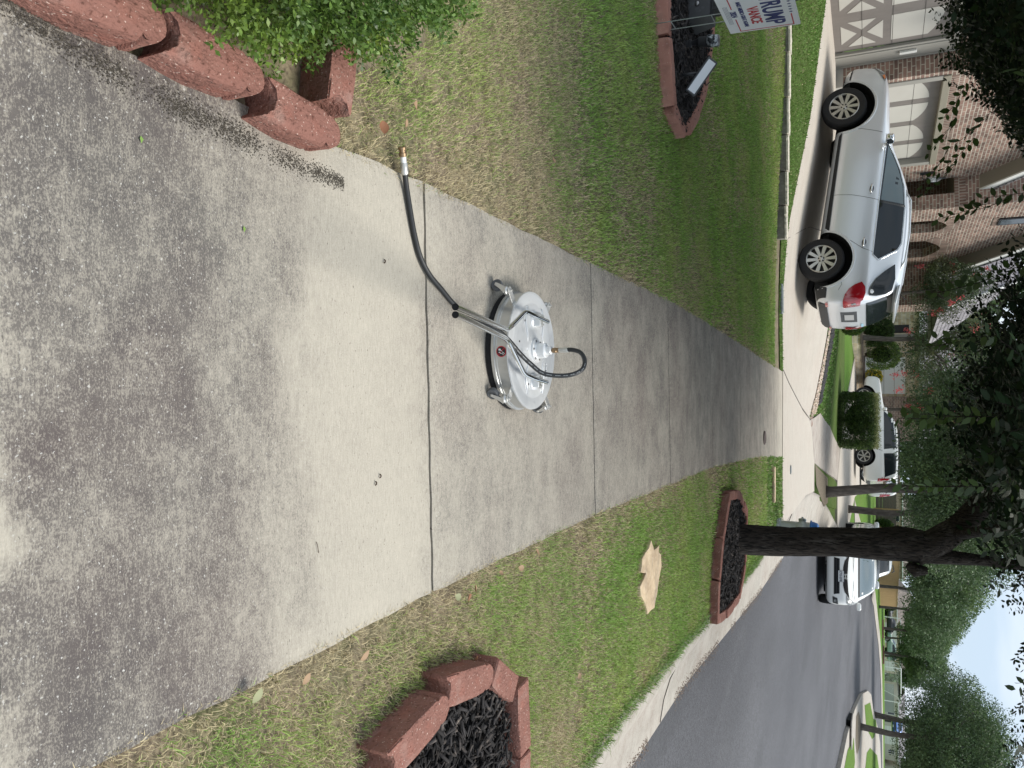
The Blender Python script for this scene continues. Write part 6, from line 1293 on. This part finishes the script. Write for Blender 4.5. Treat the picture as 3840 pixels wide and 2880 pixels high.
for v_ in 'LR':
    suv.strip('chrome_surround', [(0.800, 1.115), (0.550, 1.257), (0.300, 1.380), (0.020, 1.476), (-0.340, 1.530), (-0.990, 1.551), (-1.120, 1.503), (-1.350, 1.237), (-1.270, 1.140), (-0.400, 1.122), (0.800, 1.105)], v_, M_chrome, .016)
    suv.strip('window_pillar', [(-0.320, 1.138), (-0.330, 1.515)], v_, M_seam, .045)
    suv.strip('door_seam', [(0.930, 0.300), (0.960, 0.700), (0.900, 1.090), (0.800, 1.110)], v_, M_seam, .007); suv.strip('door_seam', [(-0.250, 0.300), (-0.250, 0.700), (-0.310, 1.120)], v_, M_seam, .007)
    suv.strip('door_seam', [(-1.220, 1.138), (-1.180, 0.980), (-1.060, 0.780)], v_, M_seam, .007); suv.strip('door_seam', [(-1.768, 0.400), (-1.774, 0.620), (-1.713, 0.660), (-1.701, 0.450)], v_, M_seam, .005); suv.strip('bumper_seam', [(-1.737, 0.720), (-1.828, 0.740), (-1.920, 0.700)], v_, M_seam, .006)
    sg = 1 if v_ == 'L' else -1
    for x in (-.13, -1.08):
        h = suv.bvh.ray_cast(Vector((x, 3*sg, .985)), Vector((0, -sg, 0))); m = MB(); p = h[0]; 
        cup = MB(); cup.ico((0, 0, 0), .05, 2, 0, (1.35, .12, .8)); co = cup.build('handle_cup', M_seam, suv.root, smooth=True); co.location = p
        m.tube([(-.085, 0, 0), (-.06, .028*sg, .004), (0, .038*sg, .006), (.06, .028*sg, .004), (.085, 0, 0)], [.012, .014, .013, .014, .012], 10); m.build('door_handle', M_chrome, co, smooth=True)
suv.both('sill_cladding', [(0.900, 0.255), (-0.860, 0.255), (-0.930, 0.300), (-0.960, 0.420), (-0.900, 0.425), (0.900, 0.400), (0.960, 0.360)], M_clad, off=.014, step=.12)
suv.both('rear_cladding', [(-1.737, 0.300), (-2.054, 0.370), (-2.054, 0.520), (-1.920, 0.520), (-1.719, 0.500)], M_clad, off=.014, step=.04); suv.both('front_cladding', [(1.840, 0.270), (2.192, 0.300), (2.218, 0.420), (1.814, 0.400)], M_clad, off=.012, step=.1)
def arch_lip(car, x, z, r, side, mt, wd=.05):
    m = MB(); out = []
    for i in range(25):
        a = R(-8+196*i/24); h = car.bvh.ray_cast(Vector((x+math.cos(a)*(r+.028), 3*side, z+math.sin(a)*(r+.028))), Vector((0, -side, 0)))
        if h[0] is not None: out.append(h[0]+Vector((0, .0*side, 0)))
    m.tube(out, wd*.5, 8); m.build('arch_lip', mt, car.root, smooth=True)
for x in (1.4, -1.4):
    for s_ in (1, -1): arch_lip(suv, x, WR+.01, WR+.115, s_, M_silv, .03)
suv.both('tail_lamp', [(-1.755, 1.040), (-1.811, 0.940), (-1.883, 0.860), (-1.981, 0.810), (-2.084, 0.790), (-2.084, 1.020), (-2.029, 1.090), (-1.920, 1.115), (-1.828, 1.100)], M_red_l, off=.016, step=.03)
for sg in (1, -1):
    suv.panel('tail_lamp', [(sg*.60, .80), (sg*.84, .79), (sg*.84, 1.06), (sg*.66, 1.05)], 'B', M_red_l, off=.016, step=.03); suv.panel('reverse_lens', [(sg*.72, .93), (sg*.79, .92), (sg*.80, .98), (sg*.73, 1.0)], 'B', M_lamp, off=.02, step=.05)
    suv.panel('head_lamp', [(sg*.46, .80), (sg*.80, .80), (sg*.86, .92), (sg*.70, .90), (sg*.5, .84)], 'F', M_lamp, off=.010, step=.06)
    suv.panel('rear_reflector', [(sg*.62, .52), (sg*.80, .52), (sg*.80, .56), (sg*.62, .56)], 'B', M_red_l, off=.02, step=.05)
suv.both('head_lamp', [(2.218, 0.740), (2.122, 0.800), (1.946, 0.905), (1.866, 0.955), (1.954, 0.965), (2.069, 0.930), (2.166, 0.880), (2.227, 0.800)], M_lamp, off=.008, step=.05); suv.both('turn_lens', [(1.990, 0.900), (1.910, 0.940), (1.954, 0.955), (2.025, 0.930)], M_amb, off=.014, step=.05)
rg = suv.panel('rear_glass', [(-.68, 1.14), (.68, 1.14), (.65, 1.36), (.60, 1.52), (-.60, 1.52), (-.65, 1.36)], 'B', M_cg, off=.008, step=.1)
m = MB(); m.tube([(-1.979, -.08, 1.18), (-1.971, .0, 1.20), (-1.963, .35, 1.22), (-1.963, .38, 1.22)], .012, 6); m.build('rear_wiper', M_clad, suv.root, smooth=True)
m = MB(); m.add([(-1.66, -.62, 1.62), (-1.66, .62, 1.62), (-2.0, .58, 1.585), (-2.0, -.58, 1.585), (-1.70, -.62, 1.57), (-1.70, .62, 1.57), (-1.98, .58, 1.55), (-1.98, -.58, 1.55)], [(3, 2, 1, 0), (4, 5, 6, 7), (2, 3, 7, 6), (0, 4, 7, 3), (1, 2, 6, 5)]); m.build('roof_spoiler', M_silv, suv.root, bevel=.012)
suv.panel('rear_bumper_lower', [(-.7, .40), (.7, .40), (.74, .54), (-.74, .54)], 'B', M_clad, off=.02, step=.15); suv.panel('rear_plate', [(-.16, .80), (.16, .80), (.16, .95), (-.16, .95)], 'B', mat('dull plate', (.34, .35, .35), .5), off=.01, step=.1); suv.panel('plate_recess', [(-.3, .74), (.3, .74), (.32, 1.000), (-.32, 1.000)], 'B', M_seam, off=.003, step=.1)
suv.panel('windscreen', [(-.56, 1.155), (.56, 1.155), (.52, 1.368), (.44, 1.515), (-.44, 1.515), (-.52, 1.368)], 'F', M_cg, off=.006, step=.1); suv.panel('grille', [(-.42, .60), (.42, .60), (.48, .76), (-.48, .76)], 'F', M_clad, off=.01, step=.1)
for s_ in (1, -1):
    mirror_part(suv, .72, .93, 1.17, s_, M_chrome if s_ > 0 else M_silv, 1.0)
    m = MB(); m.tube([(-.02, .64*s_, 1.50), (-.2, .63*s_, 1.60), (-.8, .62*s_, 1.645), (-1.25, .61*s_, 1.63), (-1.50, .60*s_, 1.54)], .015, 8); m.build('roof_rail', M_silv, suv.root, smooth=True)
m = MB(); m.tube([(-1.589, 0, 1.57), (-1.729, 0, 1.72)], .006, 6); m.build('aerial', M_clad, suv.root)
def ringdisc(car, name, cx, cz, r, view, txt, col=M_pl):
    pl = [(cx+r*math.cos(i*.524), cz+r*math.sin(i*.524)) for i in range(12)]; o = car.panel(name, pl, view, col, off=.022, step=.05); pl = [(cx+r*.72*math.cos(i*.524), cz+r*.72*math.sin(i*.524)) for i in range(12)]; car.panel('sticker_field', pl, view, M_silv, off=.024, step=.05, parent=None)
    return o
for cx, cz, vw in ((-1.878, 1.20, 'L'),):
    ringdisc(suv, 'round_sticker', cx, cz, .032, vw, '')
suv.panel('round_sticker', [(-.62+.035*math.cos(i*.524), 1.0+.035*math.sin(i*.524)) for i in range(12)], 'B', M_pl, off=.014, step=.05)
suv.panel('blue_sticker', [(-.64, 1.060), (-.45, 1.060), (-.45, 1.095), (-.64, 1.095)], 'B', mat('pale blue sticker', (.30, .50, .62), .4), off=.014, step=.05)

# ---- other vehicles
M_grl = mat('grille black', (.008, .008, .009), .7, spec=.2); M_white = mat('white paint', (.72, .73, .71), .25, spec=.5, coat=.6); M_blackp = mat('black paint', (.012, .013, .016), .45, coat=.15); M_bluep = mat('blue paint metallic', (.015, .12, .42), .25, metal=.3, coat=.7); M_greenp = mat('pale green paint', (.22, .32, .27), .4, coat=.4); M_silp2 = mat('light silver paint', (.58, .60, .60), .3, metal=.3, coat=.6)
HATCH = [(2.0, .40, .62, .66, .55, .42), (1.96, .28, .70, .74, .70, .55), (1.88, .20, .80, .84, .79, .66), (1.65, .18, .90, .95, .83, .70), (1.25, .18, .97, 1.05, .845, .70), (1.0, .18, 1.0, 1.12, .845, .69), (.55, .18, 1.02, 1.34, .845, .62), (.2, .18, 1.03, 1.47, .845, .58), (-.3, .18, 1.04, 1.525, .845, .565), (-.9, .18, 1.05, 1.51, .84, .56), (-1.4, .19, 1.06, 1.45, .83, .55), (-1.75, .22, 1.05, 1.30, .81, .56), (-1.92, .26, .95, 1.0, .78, .6), (-1.97, .40, .75, .78, .7, .55)]
def finish(car, wr, rimr, wx, yw, side=None, win=None, lampz=.8, nsp=7):
    for x in wx:
        for s_ in (1, -1): wheel(car, x, wr, yw, wr, rimr, nsp, s_, .21)
hc = Car('hatchback', 'white hatchback facing the camera in the street, half behind the big trunk', (5.52, 24.95, T(5.6, 24.5)-.15), (0, 0, R(-97)), HATCH, M_white)
hc.wells([(1.27, .31), (-1.23, .31)], .37, .28, .845); finish(hc, .30, .2, (1.27, -1.23), .74)
ws = hc.panel('windscreen', [(-.62, 1.07), (.62, 1.07), (.56, 1.30), (.47, 1.445), (-.47, 1.445), (-.56, 1.30)], 'F', M_cgl, off=.008, step=.08)
hc.panel('registration_sticker', [(.50, 1.11), (.56, 1.11), (.56, 1.15), (.50, 1.15)], 'F', M_pl, off=.014, step=.05, parent=ws)
hc.panel('cowl', [(-.62, 1.03), (.62, 1.03), (.62, 1.068), (-.62, 1.068)], 'F', M_clad, off=.009, step=.1)
gr = hc.panel('grille', [(-.60, .82), (-.42, .70), (-.25, .665), (.25, .665), (.42, .70), (.60, .82), (.40, .79), (0, .765), (-.40, .79)], 'F', M_grl, off=.012, step=.05)
hc.panel('lower_grille', [(-.50, .43), (.50, .43), (.47, .575), (-.47, .575)], 'F', M_grl, off=.012, step=.08)
for k in range(3): hc.strip('grille_bar', [(-.46, .455+.045*k), (.46, .455+.045*k)], 'F', M_seam, .010, .03)
for s_ in (1, -1):
    hc.panel('head_lamp', [(s_*.50, .74), (s_*.74, .75), (s_*.815, .92), (s_*.78, .99), (s_*.66, .88)], 'F', M_lamp, off=.012, step=.05)
    hc.panel('fog_recess', [(s_*.56, .40), (s_*.75, .40), (s_*.77, .54), (s_*.60, .52)], 'F', M_clad, off=.012, step=.05); f_ = hc.panel('fog_lamp', [(s_*.67+.04*math.cos(i*.785), .465+.04*math.sin(i*.785)) for i in range(8)], 'F', M_lamp, off=.022, step=.05)
    mirror_part(hc, .62, .86, 1.04, s_, M_white, .95)
hc.both('head_lamp', [(1.86, .76), (1.55, .90), (1.42, .965), (1.62, .945), (1.84, .88)], M_lamp, off=.012, step=.06); hc.both('side_window', [(.92, 1.08), (.52, 1.28), (.2, 1.40), (-.9, 1.44), (-1.35, 1.38), (-1.5, 1.14)], M_cg, step=.1)
hc.panel('bumper_lower', [(-.6, .20), (.6, .20), (.62, .25), (-.62, .25)], 'F', M_clad, off=.012, step=.1)
def endtext(car, txt, size, cy, cz, mt, view='F', x=None, off=.03, sx=1., bold=0, parent=None, name='lettering'):
    v, f = text_mb(txt, size, .0015, sx, bold); sg = 1 if view == 'F' else -1
    h = car.bvh.ray_cast(Vector((5*sg, cy, cz)), Vector((-sg, 0, 0))); xx = h[0].x+off*sg
    m = MB(); m.add([(xx+c*sg, cy+a*sg, cz+b) for a, b, c in v], f); return m.build(name, mt, parent or car.root)
h = hc.bvh.ray_cast(Vector((5, 0, .61)), Vector((-1, 0, 0)))[0].x
m = MB(); m.box(h+.02, h+.028, -.155, .155, .535, .69); pp = m.build('licence_plate', M_pl, hc.root, bevel=.003); m = MB()
for (a, b, c, d) in ((-.155, .155, .683, .69), (-.155, .155, .535, .541), (-.155, -.149, .535, .69), (.149, .155, .535, .69)): m.box(h+.026, h+.031, a, b, c, d)
m.build('plate_frame', M_ink, pp)
endtext(hc, 'CTG-5578', .088, 0, .600, M_ink, off=.030, sx=.72, bold=.002, parent=pp); endtext(hc, 'TEXAS', .030, 0, .665, M_ink, off=.030, parent=pp)
# chrome H-shaped badge
bx = hc.bvh.ray_cast(Vector((5, 0, .715)), Vector((-1, 0, 0)))[0].x+.022
def slab(yz, x0, x1, mb): n = len(yz); mb.add([(x0, a, b) for a, b in yz]+[(x1, a, b) for a, b in yz], [tuple(range(n)), tuple(range(2*n-1, n-1, -1))]+[(i, (i+1) % n, n+(i+1) % n, n+i) for i in range(n)])
m = MB(); fr_o = [(-.062, .675), (.062, .675), (.072, .76), (.06, .775), (-.06, .775), (-.072, .76)]; fr_i = [(-.050, .686), (.050, .686), (.058, .752), (.05, .764), (-.05, .764), (-.058, .752)]
n = 6; m.add([(bx+.006, *p) for p in fr_o]+[(bx+.006, *p) for p in fr_i], [(i, (i+1) % n, n+(i+1) % n, n+i) for i in range(n)])
slab([(-.046, .756), (-.034, .756), (-.026, .694), (-.038, .694)], bx, bx+.006, m); slab([(.046, .756), (.034, .756), (.026, .694), (.038, .694)], bx, bx+.006, m); slab([(-.032, .717), (.032, .717), (.034, .733), (-.034, .733)], bx, bx+.006, m)
m.build('badge', M_chrome, gr or hc.root, fixn=True)
# ---- tall white SUV body family
BIGST = [(2.55, .55, .80, .84, .80, .70), (2.48, .45, 1.0, 1.05, .93, .8), (2.3, .38, 1.08, 1.14, .97, .82), (1.6, .36, 1.14, 1.20, .99, .84), (1.15, .36, 1.17, 1.25, .99, .84), (.95, .36, 1.19, 1.32, .99, .82), (.55, .36, 1.20, 1.66, .99, .76), (.25, .36, 1.21, 1.85, .99, .74), (-.4, .36, 1.22, 1.90, .99, .735), (-1.4, .36, 1.22, 1.90, .99, .73), (-2.2, .38, 1.22, 1.88, .98, .73), (-2.42, .40, 1.21, 1.82, .96, .75), (-2.52, .44, 1.18, 1.5, .95, .82), (-2.57, .50, 1.05, 1.1, .93, .86), (-2.58, .6, .8, .84, .88, .8)]
def bigsuv(name, label, loc, rot, pm, win=True, cat='suv'):
    c = Car(name, label, loc, rot, BIGST, pm, cat=cat); c.wells([(1.55, .41), (-1.40, .41)], .50, .34, .99); finish(c, .40, .28, (1.55, -1.40), .87, nsp=6)
    c.both('side_window', [(.80, 1.27), (.42, 1.68), (.2, 1.78), (-.95, 1.80), (-1.05, 1.27)], M_cg, step=.12); c.both('rear_side_window', [(-1.25, 1.27), (-1.20, 1.80), (-2.15, 1.77), (-2.38, 1.30)], M_cg, step=.12)
    for v_ in 'LR':
        c.strip('door_seam', [(.95, .45), (.98, 1.18)], v_, M_seam, .01); c.strip('door_seam', [(-.15, .45), (-.15, 1.8)], v_, M_seam, .012); c.strip('door_seam', [(-1.0, .8), (-1.15, 1.24)], v_, M_seam, .01)
    c.both('sill_cladding', [(1.0, .37), (-.85, .37), (-.85, .46), (1.0, .46)], M_clad, off=.012, step=.2)
    c.panel('rear_glass', [(-.70, 1.25), (.70, 1.25), (.62, 1.76), (-.62, 1.76)], 'B', M_cg, off=.01, step=.12); c.panel('windscreen', [(-.7, 1.30), (.7, 1.30), (.6, 1.76), (-.6, 1.76)], 'F', M_cg, off=.01, step=.12)
    for s_ in (1, -1):
        c.panel('tail_lamp', [(s_*.80, .98), (s_*.93, .98), (s_*.90, 1.5), (s_*.82, 1.5)], 'B', M_red_l, off=.014, step=.08); c.panel('head_lamp', [(s_*.55, .90), (s_*.88, .90), (s_*.88, 1.04), (s_*.55, 1.04)], 'F', M_lamp, off=.012, step=.08)
        mirror_part(c, .85, 1.0, 1.32, s_, pm, 1.3); m = MB(); m.tube([(.1, .68*s_, 1.86), (-.1, .66*s_, 1.94), (-1.9, .66*s_, 1.94), (-2.1, .68*s_, 1.86)], .02, 6); m.build('roof_rail', M_clad, c.root, smooth=True)
    c.both('tail_lamp', [(-2.45, 1.0), (-2.56, 1.0), (-2.50, 1.5), (-2.42, 1.5)], M_red_l, off=.014, step=.08); c.panel('rear_bumper', [(-.85, .5), (.85, .5), (.88, .68), (-.88, .68)], 'B', M_seam, off=.014, step=.15)
    c.both('arch_shade', [(1.4, .9), (1.7, .9), (1.7, .905), (1.4, .905)], M_clad, off=.004, step=.2)
    return c
tz = T(3.4, 40.8)
bigsuv('large_suv', 'large white SUV parked behind the square hedge, dark rear wheel showing', (2.25, 41.6, tz+.02), R(168), M_white)
bigsuv('large_suv', 'second white vehicle with a red tail lamp just beyond the large white SUV', (3.65, 47.2, T(4, 46)+.0), R(172), M_white)
bigsuv('old_suv', 'silver SUV parked in the street right behind the white hatchback', (6.55, 33.0, T(6.5, 33)-.15), R(-95), M_silp2)
# pickups
PICK = [(2.75, .6, .85, .9, .85, .75), (2.7, .5, 1.0, 1.06, .95, .82), (2.4, .42, 1.10, 1.16, .98, .84), (1.7, .40, 1.15, 1.22, .99, .85), (1.3, .40, 1.18, 1.28, .99, .83), (.95, .40, 1.20, 1.60, .99, .76), (.7, .40, 1.21, 1.82, .99, .73), (.1, .40, 1.22, 1.88, .99, .72), (-.45, .40, 1.22, 1.84, .99, .73), (-.62, .40, 1.22, 1.60, .99, .78), (-.68, .40, 1.20, 1.24, .99, .90), (-1.6, .42, 1.20, 1.23, .99, .92), (-2.6, .45, 1.20, 1.23, .98, .92), (-2.74, .5, 1.1, 1.14, .95, .9), (-2.78, .6, .8, .84, .9, .84)]
def pickup(label, loc, rot, pm, lift=0., name='pickup_truck'):
    c = Car(name, label, (loc[0], loc[1], loc[2]+lift), rot, PICK, pm, cat='pickup truck'); c.wells([(1.75, .42), (-1.75, .42)], .5, .34, .99); wr = .40+lift*.5
    for x in (1.75, -1.75):
        for s_ in (1, -1): wheel(c, x, .40-lift*.5, .88, wr, .27, 6, s_, .26)
    c.both('side_window', [(1.05, 1.27), (.72, 1.68), (.1, 1.78), (-.42, 1.74), (-.46, 1.28)], M_cg, step=.15); c.panel('windscreen', [(-.7, 1.30), (.7, 1.30), (.6, 1.74), (-.6, 1.74)], 'F', M_cg, off=.01, step=.15)
    c.panel('grille', [(-.55, .72), (.55, .72), (.55, 1.0), (-.55, 1.0)], 'F', M_clad, off=.014, step=.12); c.panel('bumper', [(-.8, .5), (.8, .5), (.8, .66), (-.8, .66)], 'F', M_seam, off=.02, step=.2); c.panel('licence_plate', [(-.16, .52), (.16, .52), (.16, .64), (-.16, .64)], 'F', M_pl, off=.03, step=.2)
    for s_ in (1, -1):
        c.panel('head_lamp', [(s_*.58, .78), (s_*.85, .78), (s_*.85, .98), (s_*.58, .98)], 'F', M_lamp, off=.014, step=.1); c.panel('tail_lamp', [(s_*.80, .85), (s_*.9, .85), (s_*.9, 1.12), (s_*.80, 1.12)], 'B', M_red_l, off=.014, step=.1); mirror_part(c, .95, 1.0, 1.30, s_, pm, 1.3)
    c.both('tail_lamp', [(-2.6, .85), (-2.72, .85), (-2.72, 1.12), (-2.6, 1.12)], M_red_l, off=.014, step=.1)
    return c
pickup('silver pickup seen between the square hedge and the pale garage door', (.95, 51.5, T(.9, 51.5)+.12), R(160), M_silp2)
pickup('lifted bright blue pickup facing the camera behind the corner trees', (50.6, 127, T(50.6, 127)), R(-112), M_bluep, .45)
pickup('dark pickup behind the first round tree far across the lawn', (42.2, 151, 3.62), R(12), M_blackp)
# pale green off-roader and a dark parked van
jp = bigsuv('off_roader', 'pale green and black off-roader far across the lawn, beside the dark pickup', (46.0, 151, 3.62), R(190), M_greenp)
dv = bigsuv('dark_van', 'dark van by the stone arch, left of the thin white pole', (38.6, 150, 3.62), R(-60), M_blackp)
dc = Car('dark_car', 'black car nose peeping out just left of the big trunk', (6.22, 29.4, T(5.3, 29)+.0-.12), R(-97), HATCH, M_blackp)
dc.wells([(1.27, .31), (-1.23, .31)], .37, .28, .845); finish(dc, .30, .2, (1.27, -1.23), .74)
dc.panel('windscreen', [(-.62, 1.07), (.62, 1.07), (.47, 1.445), (-.47, 1.445)], 'F', M_cg, off=.008, step=.1); dc.both('side_window', [(.92, 1.08), (.2, 1.40), (-1.35, 1.38), (-1.5, 1.14)], M_cg, step=.1)
for s_ in (1, -1): dc.panel('head_lamp', [(s_*.50, .72), (s_*.76, .74), (s_*.80, .90), (s_*.6, .84)], 'F', M_lamp, off=.012, step=.05); mirror_part(dc, .62, .86, 1.04, s_, M_blackp, .95)
